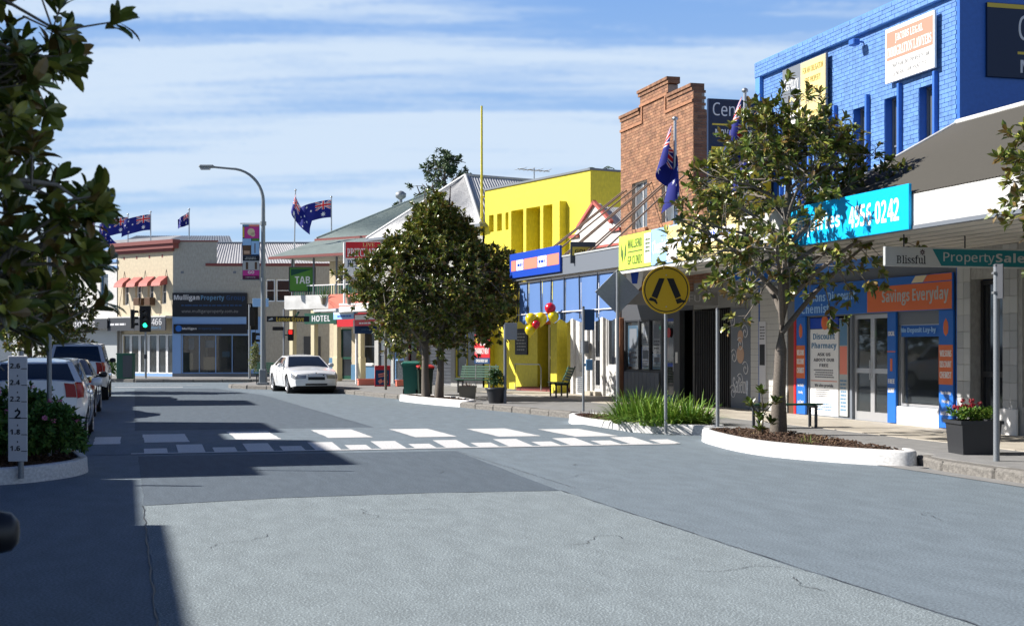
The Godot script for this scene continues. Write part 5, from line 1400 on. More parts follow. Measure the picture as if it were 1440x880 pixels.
func corner_office() -> void:
	# shaded wall that faces up the street, and the sunlit cream front
	var A := P(2.5, 78.1)
	var Bp := P(10.6, 75.9)
	var o := front("corner_office", "shaded tan corner office wall with pale blue framed shop windows", "building", A, Bp)
	var w := 8.4
	var wins := [[0.45, 4.1, 0.3, 2.42], [4.95, 5.45, 4.15, 5.35], [5.5, 6.45, 4.15, 5.35]]
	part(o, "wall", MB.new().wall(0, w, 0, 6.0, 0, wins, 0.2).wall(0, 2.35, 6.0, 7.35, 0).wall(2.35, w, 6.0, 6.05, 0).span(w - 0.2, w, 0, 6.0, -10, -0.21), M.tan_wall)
	part(o, "parapet_cap", MB.new().span(1.75, w + 0.05, 6.055, 6.2, -0.2, 0.06).span(0.3, 2.4, 7.35, 7.42, -0.2, 0.04), M.maroon)
	for q in [[0.5, 5.72], [3.3, 5.72]]: part(o, "vent", MB.new().span(q[0] - 0.08, q[0] + 0.08, q[1] - 0.06, q[1] + 0.06, 0.0, 0.012), M.slate)
	room(o, 0.3, 4.4, 0.15, 2.8, -0.22, 3.0, M.dark_room)
	window(o, 0.45, 4.1, 0.3, 2.42, -0.1, M.pale_blue_frame, M.shop_glass, [4, 1], 0.07)
	for h in wins.slice(1): window(o, h[0], h[1], h[2], h[3], -0.12, M.white_trim, M.window_dark, [1, 2], 0.05)
	part(o, "frame_panel", MB.new().span(-0.02, 0.44, 0.15, 3.35, 0.001, 0.05).span(4.11, 4.75, 0.15, 3.35, 0.001, 0.05).span(0.44, 4.11, 2.95, 3.35, 0.001, 0.05).span(0.44, 4.11, 2.44, 2.95, 0.001, 0.03), M.pale_blue_frame)
	part(o, "window_poster", MB.new().span(0.8, 1.1, 1.6, 2.2, -0.16, -0.155).span(1.7, 2.2, 1.7, 2.1, -0.16, -0.155).span(2.6, 3.0, 1.2, 1.5, -0.16, -0.155), M.dull_blue)
	part(o, "window_poster", MB.new().span(0.85, 1.05, 0.5, 1.4, -0.16, -0.155).span(1.6, 2.3, 0.5, 1.2, -0.16, -0.155), M.cream_print)
	part(o, "plinth", MB.new().span(-0.02, w, 0.1, 0.32, 0.002, 0.06), M.slate)
	# corrugated roof behind the wall
	part(o, "roof", corrugated(MB.new(), V(0.3, 5.9, -0.3), V(w + 0.4, 5.9, -0.3), V(w - 1.6, 7.6, -4.6), V(0.3, 7.6, -4.6), 0.16, 0.022), M.grey_roof)
	part(o, "roof", corrugated(MB.new(), V(w + 0.4, 5.9, -0.3), V(w + 0.4, 5.9, -10), V(w - 1.6, 7.6, -4.7), V(w - 1.6, 7.6, -4.6), 0.16, 0.022), M.grey_roof)
	part(o, "ridge_cap", MB.new().cyl(V(0.3, 7.62, -4.6), V(w - 1.6, 7.62, -4.6), 0.08, 6), M.slate)
	part(o, "door", MB.new().span(7.0, 7.9, 0.15, 2.3, 0.001, 0.04), M.charcoal)
	# cream front with cornice, hoods and awning
	var C := P(2.5 - 0.6 * 4.75, 78.1 + 0.8 * 4.75)
	var f := front("cream_office", "sunlit cream two-storey front with maroon cornice and four red window hoods", "building", C, P(2.49, 78.12))
	var fw := 4.75
	var fwin := []
	for i in 4: fwin.append([0.45 + i * 1.08, 0.95 + i * 1.08, 4.05, 5.35])
	part(f, "front_wall", MB.new().wall(0, fw, 3.4, 7.3, 0, fwin, 0.25).span(0, 0.2, 0, 7.3, -9, -0.26), M.cream_wall)
	for i in 4:
		var h: Array = fwin[i]
		window(f, h[0], h[1], h[2], h[3], -0.2, M.white_trim, M.window_grey, [1, 2], 0.05)
		part(f, "window_hood", MB.new().grid([[V(h[0] - 0.12, 5.0, 0.55), V(h[1] + 0.12, 5.0, 0.55)], [V(h[0] - 0.12, 5.22, 0.48), V(h[1] + 0.12, 5.22, 0.48)], [V(h[0] - 0.12, 5.55, 0.02), V(h[1] + 0.12, 5.55, 0.02)]]), M.hood_red)
		part(f, "hood_side", MB.new().plate(PackedVector2Array([Vector2(0.55, 5.0), Vector2(0.48, 5.22), Vector2(0.02, 5.55), Vector2(0.02, 5.1)]), -0.006, 0.006), M.hood_red, Transform3D(Basis(V(0, 0, 1), Vector3.UP, V(-1, 0, 0)), V(h[1] + 0.11, 0, 0)))
	part(f, "air_conditioner", MB.new().cbox(V(2.05, 4.2, 0.15), V(0.5, 0.4, 0.4), 0.02).cbox(V(3.0, 4.2, 0.15), V(0.5, 0.42, 0.4), 0.02), M.brown)
	part(f, "cornice", MB.new().span(-0.1, fw + 0.1, 6.85, 7.0, 0.001, 0.16).span(-0.15, fw + 0.35, 7.0, 7.25, -0.1, 0.28).span(-0.2, fw + 0.45, 7.25, 7.45, -0.1, 0.38), M.maroon)
	for i in 4: part(f, "cornice_vent", MB.new().span(0.5 + i * 1.1, 0.62 + i * 1.1, 6.55, 6.7, 0.0, 0.01), M.maroon)
	part(f, "awning_slab", MB.new().span(-0.2, fw, 3.28, 3.4, -0.2, 0.5), M.white_wall)
	part(f, "awning_fascia", MB.new().span(-0.2, fw + 0.06, 2.62, 3.33, 0.5, 0.56), M.dark_trim)
	txt(f, "1466", 1.1, 0.34, V(3.95, 3.08, 0.56), M.board_white, "sans")
	txt(f, "Nelson St", 0.9, 0.14, V(4.0, 2.78, 0.56), M.dull_blue, "sans")
	small_print(f, 0.0, 1.6, 2.85, 3.1, 1, M.board_white, 0.57)
	for i in 3: part(f, "awning_strut", MB.new().cyl(V(0.6 + i * 1.8, 3.4, 0.45), V(0.6 + i * 1.8, 5.9, 0.0), 0.015, 6), M.rust_rod)
	part(f, "shopfront", MB.new().span(0, fw, 2.45, 3.27, -0.3, -0.26), M.cream_wall)
	for i in 6: window(f, 0.05 + i * 0.78, 0.79 + i * 0.78, 0.3, 2.42, -0.3, M.white_trim, M.shop_glass, [1, 1], 0.06)
	part(f, "stall_riser", MB.new().span(0, fw, 0.0, 0.29, -0.3, -0.2), M.pale_blue_frame)
	part(f, "interior", MB.new().span(0.05, fw - 0.05, 0.15, 3.2, -2.4, -2.3), M.pale_grey)
	# signs on the shaded wall
	var s := board("office_sign", "wide dark Mulligan Property Group sign on the shaded wall", "sign", A, P(2.5 + 0.965 * 4.0, 78.1 - 0.263 * 4.0), 3.36, 4.62, M.ink, 0.08)
	s.position += s.transform.basis.z * 0.15
	txt(s, "Mulligan", 1.36, 0.36, V(0.77, 0.98, 0.0), M.board_white, "sans_bold")
	txt(s, "Property", 1.25, 0.33, V(2.15, 0.96, 0.0), M.dull_blue, "sans_bold")
	txt(s, "Group", 1.0, 0.33, V(3.38, 0.96, 0.0), M.dark_blue, "sans_bold")
	small_print(s, 0.1, 3.9, 0.5, 0.68, 1, M.dark_blue, 0.006)
	txt(s, "www.mulliganproperty.com.au", 3.0, 0.22, V(2.0, 0.26, 0.0), M.mid_grey, "sans")
	var s2 := board("office_sign", "low dark sign strip over the corner office windows", "sign", P(2.55, 78.05), P(2.5 + 0.965 * 4.0, 78.1 - 0.263 * 4.0), 2.45, 2.95, M.ink, 0.05)
	s2.position += s2.transform.basis.z * 0.12
	part(s2, "globe_mark", MB.new().lathe([[0.001, -0.002], [0.17, -0.002], [0.17, 0.004], [0.001, 0.004]], V(0.28, 0.27, 0.0), 16, Vector3.BACK), M.royal_light)
	txt(s2, "Mulligan", 0.75, 0.16, V(0.85, 0.25, 0.0), M.board_white, "sans_bold")
	txt(s2, "Property Group", 1.2, 0.16, V(1.95, 0.25, 0.0), M.dark_blue, "sans_bold")
	# neighbours along the bent street
	var q := front("white_terrace", "white two-storey terrace with blue striped parapet beyond the cream corner front", "building", P(-6.5, 90.0), P(-0.4, 81.95))
	part(q, "wall", MB.new().wall(0, 10.1, 0, 7.0, 0, [[8.6, 9.3, 3.9, 5.8], [6.0, 6.7, 3.9, 5.8], [3.4, 4.1, 3.9, 5.8]], 0.2).span(0, 10.1, 0, 7, -9, -8.9).span(9.9, 10.1, 0, 6.9, -8.9, -0.21).span(0, 10.1, 6.5, 6.6, -8.9, -0.21), M.white_wall)
	for x in [8.6, 6.0, 3.4]: window(q, x, x + 0.7, 3.9, 5.8, -0.14, M.dull_blue, M.window_grey, [1, 2])
	for i in 4: part(q, "parapet_stripe", MB.new().span(0, 10.15, 6.1 + i * 0.35, 6.25 + i * 0.35, 0.0, 0.06 + 0.02 * i), M.pale_blue_frame)
	part(q, "awning", MB.new().span(0, 10.1, 3.2, 3.35, 0.001, 0.6), M.white_wall)
	part(q, "awning_fascia", MB.new().span(0, 10.1, 2.75, 3.3, 0.6, 0.66), M.dark_trim)
	txt(q, "BOOKS", 2.0, 0.3, V(8.0, 3.0, 0.66), M.board_white)
	part(q, "shopfront", MB.new().span(0, 10.1, 0.15, 2.7, -0.02, 0.0001), M.pale_grey)
	part(q, "ridge_roof", corrugated(MB.new(), V(0, 6.9, -0.5), V(10.1, 6.9, -0.5), V(10.1, 8.2, -4.5), V(0, 8.2, -4.5), 0.16, 0.02), M.grey_roof)
	var far := front("grey_roofed_house", "low roof with a raised lantern behind the cream cornice", "building", P(-1.0, 92.0), P(6.5, 90.0))
	part(far, "wall", MB.new().span(0, 7.7, 0, 7.8, -6, 0), M.tan_wall)
	part(far, "roof", corrugated(MB.new(), V(-0.3, 7.8, 0.3), V(8.0, 7.8, 0.3), V(7.0, 8.9, -3.0), V(1.0, 8.9, -3.0), 0.2, 0.02), M.slate)
	# flags over these roofs
	flagpole("flagpole", "flagpole at the far left of the roof flags with a half furled flag", P(-1.66, 85.44, 6.0), 3.1, 2, 0.0)
	flagpole("flagpole", "flagpole second from the left among the roof flags with a drooping flag", P(-1.19, 85.31, 6.0), 3.1, 0, 0.0)
	flagpole("flagpole", "flagpole third from the left among the roof flags with a streaming flag", P(0.2, 84.94, 6.2), 3.15, 1, 0.0)
	flagpole("flagpole", "flagpole above the cream cornice with a level streaming flag", P(1.46, 84.59, 6.5), 3.0, 1, 0.0)
	flagpole("flagpole", "flagpole on the corner office roof with a half furled flag", P(3.6, 84.0, 6.9), 2.75, 2, 0.0, 1.5)

func backdrop() -> void:
	# roofs and houses farther behind, seen between the trees
	var h := front("far_house", "far white gabled house behind the left magnolia", "building", P(-14, 112), P(-4, 108))
	part(h, "wall", MB.new().span(0, 10.7, 0, 5.0, -8, 0), M.white_wall)
	part(h, "roof", corrugated(MB.new(), V(-0.4, 5.0, 0.4), V(11.1, 5.0, 0.4), V(11.1, 7.4, -4), V(-0.4, 7.4, -4), 0.3, 0.03), M.slate)
	part(h, "window", MB.new().span(2, 3.2, 1.2, 2.6, 0.0, 0.02).span(7, 8.2, 1.2, 2.6, 0.0, 0.02), M.window_dark)

var flag_mats := []
func flag_material() -> StandardMaterial3D:
	if flag_mats: return flag_mats[0]
	var w := 256
	var h := 128
	var im := Image.create(w, h, false, Image.FORMAT_RGB8)
	var navy := Color(0.0, 0.09, 0.50)
	var red := Color(0.86, 0.06, 0.12)
	var wh := Color(0.95, 0.95, 0.95)
	var stars := [[64, 98, 19, 7], [192, 108, 9, 7], [160, 56, 9, 7], [192, 22, 9, 7], [222, 46, 9, 7], [205, 68, 5, 5]]
	for y in h:
		for x in w:
			var c := navy
			if x < 128 and y < 64:
				var u := (x - 64) / 64.0
				var v := (y - 32) / 32.0
				var d1 := absf(u - v) * 32.0
				var d2 := absf(u + v) * 32.0
				if minf(d1, d2) < 7.5: c = wh
				if minf(d1, d2) < 2.6: c = red
				if absf(x - 64) < 11 or absf(y - 32) < 11: c = wh
				if absf(x - 64) < 6.5 or absf(y - 32) < 6.5: c = red
			for s in stars:
				var p := Vector2(x - s[0], y - s[1])
				var r: float = s[2]
				if p.length() < r:
					var k: float = s[3]
					var a := fposmod(p.angle() + PI / 2, TAU / k) - PI / k
					if p.length() * (0.45 + 0.55 * absf(cos(a * k / 2.0 + PI / 2)) * 1.0) < r * 0.55: c = wh
			im.set_pixel(x, y, c)
	var m := StandardMaterial3D.new()
	m.resource_name = "flag_cloth"
	m.albedo_texture = ImageTexture.create_from_image(im)
	m.albedo_color = Color(0.92, 0.92, 0.92)
	m.roughness = 0.8
	m.backlight_enabled = true; m.backlight = Color(0.35, 0.35, 0.35)
	flag_mats.append(m)
	return m

func flag_cloth(shape: int, L: float) -> MB:   # hoist along the pole at x = 0, top at y = 0
	var H := L * 0.5
	var rows := []
	for r in 13:
		var v := r / 12.0           # 0 bottom, 1 top
		var row := []
		for c in 25:
			var u := c / 24.0
			var p := Vector3.ZERO
			if shape == 1:          # streaming to the left, sagging
				p = V(-L * u * 0.93, -H * (1 - v) - 0.34 * L * u * u * 0.55 - 0.05 * L * u, sin(u * 9.0 + v * 1.2) * 0.07 * L * u)
			elif shape == 0:        # hanging down and blown a little to the right
				var fold := sin(u * 10.0) * 0.05 * L
				p = V(L * (0.34 * u * u + 0.10 * u - 0.04 * (1 - v)) - 0.18 * L * (1.0 - v) * (1.0 - u) * 0.4, -H * (1 - v) * (1 - 0.25 * u) - 0.72 * L * u, fold + 0.1 * L * u * sin(v * 4.0))
			elif shape == 2:        # half furled, trailing left and down
				p = V(-L * 0.45 * u, -H * (1 - v) * (1 - 0.3 * u) - 0.30 * L * u, sin(u * 11.0 + v) * 0.08 * L * u)
			else:                   # limp, hanging straight down the pole
				p = V(-0.05 * L - L * 0.14 * sin(u * 7.0) * (0.4 + 0.6 * (1 - v)) + 0.03 * L * u - 0.06 * L * (1 - v), -H * (1 - v) * 0.95 - 0.62 * L * u, cos(u * 8.0) * 0.09 * L + 0.02)
			row.append(p)
		rows.append(row)
	return MB.new().grid(rows)

func flagpole(called: String, label: String, at: Vector3, h: float, shape: int, lean: float, flag_len := 1.8, r := 0.04) -> void:
	var o := thing(called, label, "flagpole", at, deg_to_rad(YAW), "Australian flags on poles")
	o.rotation.z = -lean
	part(o, "pole", MB.new().cyl(Vector3.ZERO, V(0, h, 0), r, 8, r * 0.7), M.steel)
	part(o, "finial", MB.new().lathe([[0.001, -0.03], [r * 1.4, 0.0], [r * 1.3, 0.05], [0.001, 0.08]], V(0, h, 0), 8), M.steel)
	part(o, "flag", flag_cloth(shape, flag_len), flag_material(), Transform3D(Basis(), V(0, h - 0.12, 0.0)))

func build_left_side() -> void:
	# shop row on the left footpath, out of the frame; its parapets throw the long shadows over the road
	# [name, label, D near, D far, steps of [share from, share to, height], wall material]
	var rows := [
		["left_shop", "plain rendered shop on the left footpath beside the camera", -14.0, 21.5, [[0.0, 0.865, 5.80], [0.865, 1.0, 5.62]], "tan_wall"],
		["left_shop", "taller left footpath shop with a stepped parapet", 22.3, 36.1, [[0.0, 0.14, 6.85], [0.14, 0.47, 7.97], [0.47, 0.63, 6.9], [0.63, 1.0, 7.8]], "red_wall"],
		["left_shop", "low left footpath shop between two taller ones", 36.2, 46.2, [[0.0, 1.0, 5.70]], "cream_wall"],
		["left_shop", "end shop of the left row near the junction", 46.3, 53.6, [[0.0, 0.55, 8.4], [0.55, 1.0, 6.7]], "white_wall"]]
	mat("red_wall", lin(0.26, 0.12, 0.08), 0.85, {fine = M.concrete.albedo_texture, fs = 0.8})
	for r in rows:
		var L: float = r[3] - r[2]
		var o := front(r[0], r[1], "building", P(-7.2, r[2]), P(-7.2, r[3]), "left shop row")
		for s in r[4]:
			part(o, "wall", MB.new().span(s[0] * L, s[1] * L, 0.0, s[2], -9.0, -0.002), M[r[5]])
			part(o, "parapet_cap", MB.new().span(s[0] * L + 0.001, s[1] * L - 0.001, s[2] - 0.06, s[2], -0.001, 0.05), M.white_trim)
		var n := int(L / 2.6)
		for i in n:
			var x := (i + 0.5) * L / n
			if i % 3 == 1: door(o, x - 0.5, x + 0.5, 0.15, 2.4, 0.0, M.dark_trim, M.window_dark)
			else: window(o, x - 0.95, x + 0.95, 0.6, 2.5, 0.0, M.aluminium, M.window_dark, [2, 1])
			window(o, x - 0.5, x + 0.5, 3.6, 4.9, 0.0, M.white_trim, M.window_dark, [1, 2])
		part(o, "awning", MB.new().span(0.1, L - 0.1, 3.1, 3.25, 0.07, 2.4), M.soffit)

func blades(mb: MB, n: int, L: float, w: float, base: Vector3, spread: float, tint := Color(0.10, 0.19, 0.03)) -> MB:   # arching strap leaves
	for i in n:
		var a := rng.randf_range(0, TAU)
		var r := sqrt(rng.randf()) * spread * 0.35
		var p := base + V(cos(a) * r, 0, sin(a) * r)
		var out := V(cos(a + rng.randf_range(-0.6, 0.6)), 0, sin(a + rng.randf_range(-0.6, 0.6)))
		var len := L * rng.randf_range(0.6, 1.1)
		var lean := rng.randf_range(0.25, 1.3)
		var side := out.cross(Vector3.UP).normalized()
		var g := rng.randf_range(0.55, 1.35)
		mb.col = Color(tint.r * g * rng.randf_range(0.8, 1.3), tint.g * g, tint.b * g)
		var pts := []
		for k in 5:
			var f := k / 4.0
			pts.append(p + out * len * lean * f * (0.35 + 0.5 * f) + Vector3.UP * len * (f * (1.0 - 0.28 * lean) - 0.45 * lean * f * f))
		for k in 4:
			var w0 := w * (1.0 - pow(k / 4.0, 2.0)) * 0.5
			var w1 := w * (1.0 - pow((k + 1) / 4.0, 2.0)) * 0.5
			mb.quad(pts[k] - side * w0, pts[k] + side * w0, pts[k + 1] + side * w1, pts[k + 1] - side * w1)
	mb.col = Color(1, 1, 1)
	return mb

func leaf(mb: MB, p: Vector3, d: Vector3, up: Vector3, L: float, W: float) -> void:
	var s := d.cross(up).normalized()
	var n := s.cross(d).normalized()
	var c := p + d * L * 0.5 - n * W * 0.16
	var tip := p + d * L - n * L * 0.08
	var l := p + d * L * 0.62 - s * W * 0.5 + n * W * 0.05
	var r := p + d * L * 0.62 + s * W * 0.5 + n * W * 0.05
	var l2 := p + d * L * 0.28 - s * W * 0.36
	var r2 := p + d * L * 0.28 + s * W * 0.36
	mb.quad(p, c, l, l2)
	mb.quad(p, r2, r, c)
	mb.tri(c, tip, l)
	mb.tri(c, r, tip)

func fine_leaf(mb: MB, p: Vector3, d: Vector3, up: Vector3, L: float, W: float) -> void:   # rounded blade folded along the midrib and curled at the tip
	var s := d.cross(up).normalized()
	var n := s.cross(d).normalized()
	var st := [[0.0, 0.05, 0.0], [0.22, 0.55, 0.02], [0.5, 0.98, 0.03], [0.75, 0.86, 0.0], [0.93, 0.42, -0.05], [1.0, 0.02, -0.08]]
	for i in 5:
		var a: Vector3 = p + d * L * st[i][0] + n * L * st[i][2]
		var b: Vector3 = p + d * L * st[i + 1][0] + n * L * st[i + 1][2]
		var wa: Vector3 = s * W * 0.5 * st[i][1] + n * W * 0.14 * st[i][1]
		var wb: Vector3 = s * W * 0.5 * st[i + 1][1] + n * W * 0.14 * st[i + 1][1]
		var va: Vector3 = -s * W * 0.5 * st[i][1] + n * W * 0.14 * st[i][1]
		var vb: Vector3 = -s * W * 0.5 * st[i + 1][1] + n * W * 0.14 * st[i + 1][1]
		mb.quad(a, a + wa, b + wb, b)
		mb.quad(a + va, a, b, b + vb)

var fine_leaves := false
func whorl(mb: MB, p: Vector3, axis: Vector3, count: int, L: float, tints: Array) -> void:
	var s := axis.cross(Vector3.UP if absf(axis.y) < 0.9 else Vector3.RIGHT).normalized()
	var t := axis.cross(s)
	var a0 := rng.randf_range(0, TAU)
	for i in count:
		var a := a0 + i * 2.4
		var open := rng.randf_range(0.35, 1.25)
		var d := (axis * cos(open) + (s * cos(a) + t * sin(a)) * sin(open)).normalized()
		d = (d + Vector3(0, -0.12, 0)).normalized()
		var c: Color = tints[rng.randi() % tints.size()]
		var g := rng.randf_range(0.65, 1.35)
		mb.col = Color(c.r * g, c.g * g, c.b * g)
		var q := p - axis * rng.randf_range(0, L * 0.7)
		var u := (axis + Vector3(rng.randf_range(-0.4, 0.4), 0.5, rng.randf_range(-0.4, 0.4))).normalized()
		if fine_leaves: fine_leaf(mb, q, d, u, L * rng.randf_range(0.7, 1.15), L * rng.randf_range(0.36, 0.46))
		else: leaf(mb, q, d, u, L * rng.randf_range(0.7, 1.15), L * rng.randf_range(0.38, 0.5))

func bench(label: String, at: Vector3, turn: float, L: float, back: bool) -> Node3D:   # front towards local +z
	var o := thing("bench", label, "bench", at, turn, "green street benches")
	for i in 5: part(o, "seat_slat", MB.new().cbox(V(0, 0.44 + (0.01 if i == 0 else 0.0), 0.2 - i * 0.095), V(L, 0.03, 0.08), 0.006), M.bench_green)
	if back:
		for i in 5: part(o, "back_slat", MB.new().cbox(V(0, 0.54 + i * 0.085, -0.24 - i * 0.035), V(L, 0.07, 0.025), 0.006, Basis(Vector3.RIGHT, -0.38)), M.bench_green)
	for x in [-L / 2 + 0.12, L / 2 - 0.12]:
		part(o, "leg_frame", MB.new().cbox(V(x, 0.21, 0.17), V(0.05, 0.42, 0.05), 0.006).cbox(V(x, 0.21, -0.18), V(0.05, 0.42, 0.05), 0.006).cbox(V(x, 0.4, 0.0), V(0.05, 0.05, 0.42), 0.006), M.dark_trim)
		if back: part(o, "back_bracket", MB.new().cbox(V(x, 0.68, -0.31), V(0.045, 0.6, 0.035), 0.005, Basis(Vector3.RIGHT, -0.38)), M.dark_trim)
	return o

func signal_head(o: Node3D, at: Vector3, turn: float, lit: int, n := 3) -> void:
	var xf := Transform3D(Basis(Vector3.UP, turn), at)
	var h := 0.32 * n
	var hd := part(o, "signal_head", MB.new().cbox(V(0, 0, -0.1), V(0.3, h, 0.2), 0.03), M.black_matt, xf)
	part(o, "target_board", MB.new().cbox(V(0, 0, -0.03), V(0.58, h + 0.36, 0.012), 0.004), M.black_matt, xf)
	for i in n:
		var y := h / 2 - 0.16 - i * 0.32
		part(hd, "lens", MB.new().lathe([[0.11, 0.0], [0.1, 0.012], [0.06, 0.024], [0.001, 0.028]], V(0, y, 0.0), 16, Vector3.BACK), (M.signal_green if i == 2 else M.signal_red) if i == lit else M.lens_dark)
		var vis := []
		for r in 2:
			var row := []
			for k in 11:
				var q := PI * k / 10.0
				row.append(V(cos(q) * 0.12, y + sin(q) * 0.12, 0.0 if r == 0 else 0.2 - 0.02 * sin(q)))
			vis.append(row)
		part(hd, "visor", MB.new().grid(vis), M.black_matt)

func build_street_things() -> void:
	var yaw := deg_to_rad(YAW)
	# planted beds
	island("tree_bed", "white kerbed bed around the near right magnolia", [Vector2(10.6, 24.2), Vector2(9.98, 23.7), Vector2(9.6, 22.0), Vector2(9.47, 20.6), Vector2(9.58, 19.6), Vector2(9.95, 18.6), Vector2(10.4, 17.85), Vector2(10.72, 17.75), Vector2(10.95, 18.25)], 0.22, [Vector2(11.2, 20.0), Vector2(11.45, 22.4), Vector2(11.4, 23.9)])
	island("plant_bed", "white kerbed bed with strap-leaved plants beyond the crossing", [Vector2(9.72, 30.7), Vector2(9.36, 29.2), Vector2(9.34, 27.8), Vector2(9.75, 26.3), Vector2(10.7, 25.15), Vector2(11.2, 25.5), Vector2(11.1, 27.5), Vector2(10.9, 29.4), Vector2(10.4, 30.9)], 0.19)
	island("tree_bed", "white kerbed bed under the round magnolia", [Vector2(8.4, 44.4), Vector2(8.5, 42.4), Vector2(8.85, 40.2), Vector2(9.2, 38.9), Vector2(9.6, 39.2), Vector2(9.75, 41.0), Vector2(9.5, 43.5), Vector2(9.0, 44.8)], 0.2)
	island("left_bed", "white kerbed bed with bushy shrubs at the left beside parked cars", [Vector2(-3.0, 17.6), Vector2(-1.5, 18.2), Vector2(-0.95, 18.65), Vector2(-0.55, 19.4), Vector2(-0.5, 20.4), Vector2(-0.95, 22.4), Vector2(-2.0, 23.6), Vector2(-3.0, 24.0)], 0.2)
	# street posts and signs
	var s := thing("crossing_sign", "round yellow walking legs crossing sign on a grey post", "traffic sign", P(10.0, 25.5, 0.13), yaw + 0.06)
	post(s, 2.62, 0.032)
	part(s, "disc", MB.new().lathe([[0.001, -0.012], [0.455, -0.012], [0.46, 0.0], [0.455, 0.004], [0.001, 0.004]], V(0, 2.64, 0.055), 40, Vector3.BACK), M.warn_yellow)
	var ring := MB.new()
	var inner := []
	var outer := []
	for k in 49:
		var q := TAU * k / 48
		inner.append(V(cos(q) * 0.405, 2.64 + sin(q) * 0.405, 0.061)); outer.append(V(cos(q) * 0.425, 2.64 + sin(q) * 0.425, 0.061))
	part(s, "rim_line", ring.grid([outer, inner]), M.warn_black)
	for m in [-1.0, 1.0]:
		var sc: float = m
		var leg := PackedVector2Array([Vector2(sc * 0.01 - 0.02 * (1 - sc) / 2, 2.86), Vector2(sc * 0.14, 2.86), Vector2(sc * 0.285, 2.52), Vector2(sc * 0.175, 2.47)])
		part(s, "leg_symbol", MB.new().plate(leg, 0.06, 0.063), M.warn_black)
		var foot := PackedVector2Array([Vector2(0.175, 2.455), Vector2(0.21, 2.37), Vector2(0.30, 2.40), Vector2(0.375, 2.405), Vector2(0.38, 2.43), Vector2(0.29, 2.46), Vector2(0.275, 2.49)]) if m > 0 else PackedVector2Array([Vector2(-0.30, 2.5), Vector2(-0.345, 2.45), Vector2(-0.30, 2.43), Vector2(-0.24, 2.42), Vector2(-0.18, 2.36), Vector2(-0.165, 2.385), Vector2(-0.2, 2.46)])
		part(s, "shoe_symbol", MB.new().plate(foot, 0.06, 0.063), M.warn_black)
	for y in [2.92, 2.32]: part(s, "bolt", MB.new().lathe([[0.012, 0], [0.012, 0.006], [0.001, 0.007]], V(0, y, 0.059), 8, Vector3.BACK), M.steel)
	part(s, "clamp", MB.new().span(-0.06, 0.06, 2.86, 2.9, -0.04, 0.045).span(-0.06, 0.06, 2.4, 2.44, -0.04, 0.045), M.galvanised)
	var d := thing("diamond_sign", "grey back of a diamond warning sign on a post", "traffic sign", P(11.15, 31.5, 0.14), yaw)
	post(d, 3.32, 0.04)
	part(d, "panel", MB.new().cbox(V(0, 2.84, -0.06), V(0.75, 0.75, 0.012), 0.004, Basis(Vector3.BACK, PI / 4)), M.sign_back, Transform3D(Basis(), Vector3.ZERO))
	part(d, "clamp", MB.new().span(-0.25, 0.25, 3.02, 3.05, -0.05, -0.035).span(-0.25, 0.25, 2.62, 2.65, -0.05, -0.035), M.galvanised)
	var b := thing("parking_sign", "grey post with small dark sign seen from behind under the blue blind", "traffic sign", P(10.6, 32.4, 0.14), yaw)
	post(b, 2.5, 0.03)
	part(b, "panel", MB.new().cbox(V(0.15, 2.2, -0.05), V(0.24, 0.5, 0.01), 0.003), M.dark_blue)
	part(b, "ash_box", MB.new().cbox(V(0.14, 1.12, 0), V(0.16, 0.26, 0.14), 0.012).cbox(V(0.05, 1.12, 0), V(0.06, 0.06, 0.06), 0.006), M.dull_blue)
	var p4 := thing("plain_post", "bare galvanised post beside the strap-leaved plants", "post", P(10.66, 24.55, 0.14), yaw)
	post(p4, 2.25, 0.035)
	var p5 := thing("street_sign_post", "near right street post with a narrow sign seen edge on", "street sign", P(11.22, 16.6, 0.14), yaw)
	post(p5, 2.62, 0.042)
	part(p5, "sign_blade", MB.new().cbox(V(-0.01, 2.4, 0.07), V(0.016, 0.46, 0.2), 0.004), M.charcoal, Transform3D(Basis(Vector3.UP, 0.25), Vector3.ZERO))
	part(p5, "clamp", MB.new().span(-0.05, 0.05, 2.5, 2.53, -0.05, 0.05).span(-0.05, 0.05, 2.24, 2.27, -0.05, 0.05), M.steel)
	var pm := thing("parking_sign", "dark post with a small grey box sign beside the yellow building", "traffic sign", P(10.05, 37.6, 0.14), yaw)
	post(pm, 2.15, 0.04, M.slate)
	part(pm, "panel", MB.new().cbox(V(0.16, 1.98, 0.03), V(0.34, 0.46, 0.03), 0.006), M.sign_back)
	var tp := thing("timber_post", "slim weathered pole on the kerb between sandwich board and bins", "post", P(9.2, 51.3, 0.14), yaw)
	post(tp, 2.9, 0.05, M.bark)
	# flood gauge on the left
	var gz := thing("height_board", "white height gauge board marked from 1.6 to 2.6 in the left bed", "gauge board", P(-1.25, 18.25, 0.17), yaw)
	part(gz, "post", MB.new().cyl(V(0.02, -0.1, -0.05), V(0.02, 1.45, -0.05), 0.035, 10), M.galvanised)
	part(gz, "panel", MB.new().cbox(V(0, 0.75, 0), V(0.235, 1.28, 0.015), 0.006), M.board_white)
	for k in 6:
		var v := 1.6 + k * 0.2
		var y := 0.25 + k * 0.2
		if k == 2: txt(gz, "2", 0.075, 0.11, V(0.0, y + 0.035, 0.008), M.ink)
		else: txt(gz, "%.1f" % v, 0.12, 0.062, V(-0.03, y + 0.02, 0.008), M.ink)
		part(gz, "tick", MB.new().span(0.045 if k != 2 else -0.1, 0.115, y - 0.018, y - 0.01, 0.008, 0.011), M.ink)
		if k < 5: part(gz, "tick", MB.new().span(-0.006, 0.006, y + 0.09, y + 0.11, 0.008, 0.011), M.ink)
	var lp := thing("plain_post", "thin grey post behind the height gauge board", "post", P(-1.0, 20.6, 0.14), yaw)
	post(lp, 2.9, 0.034)
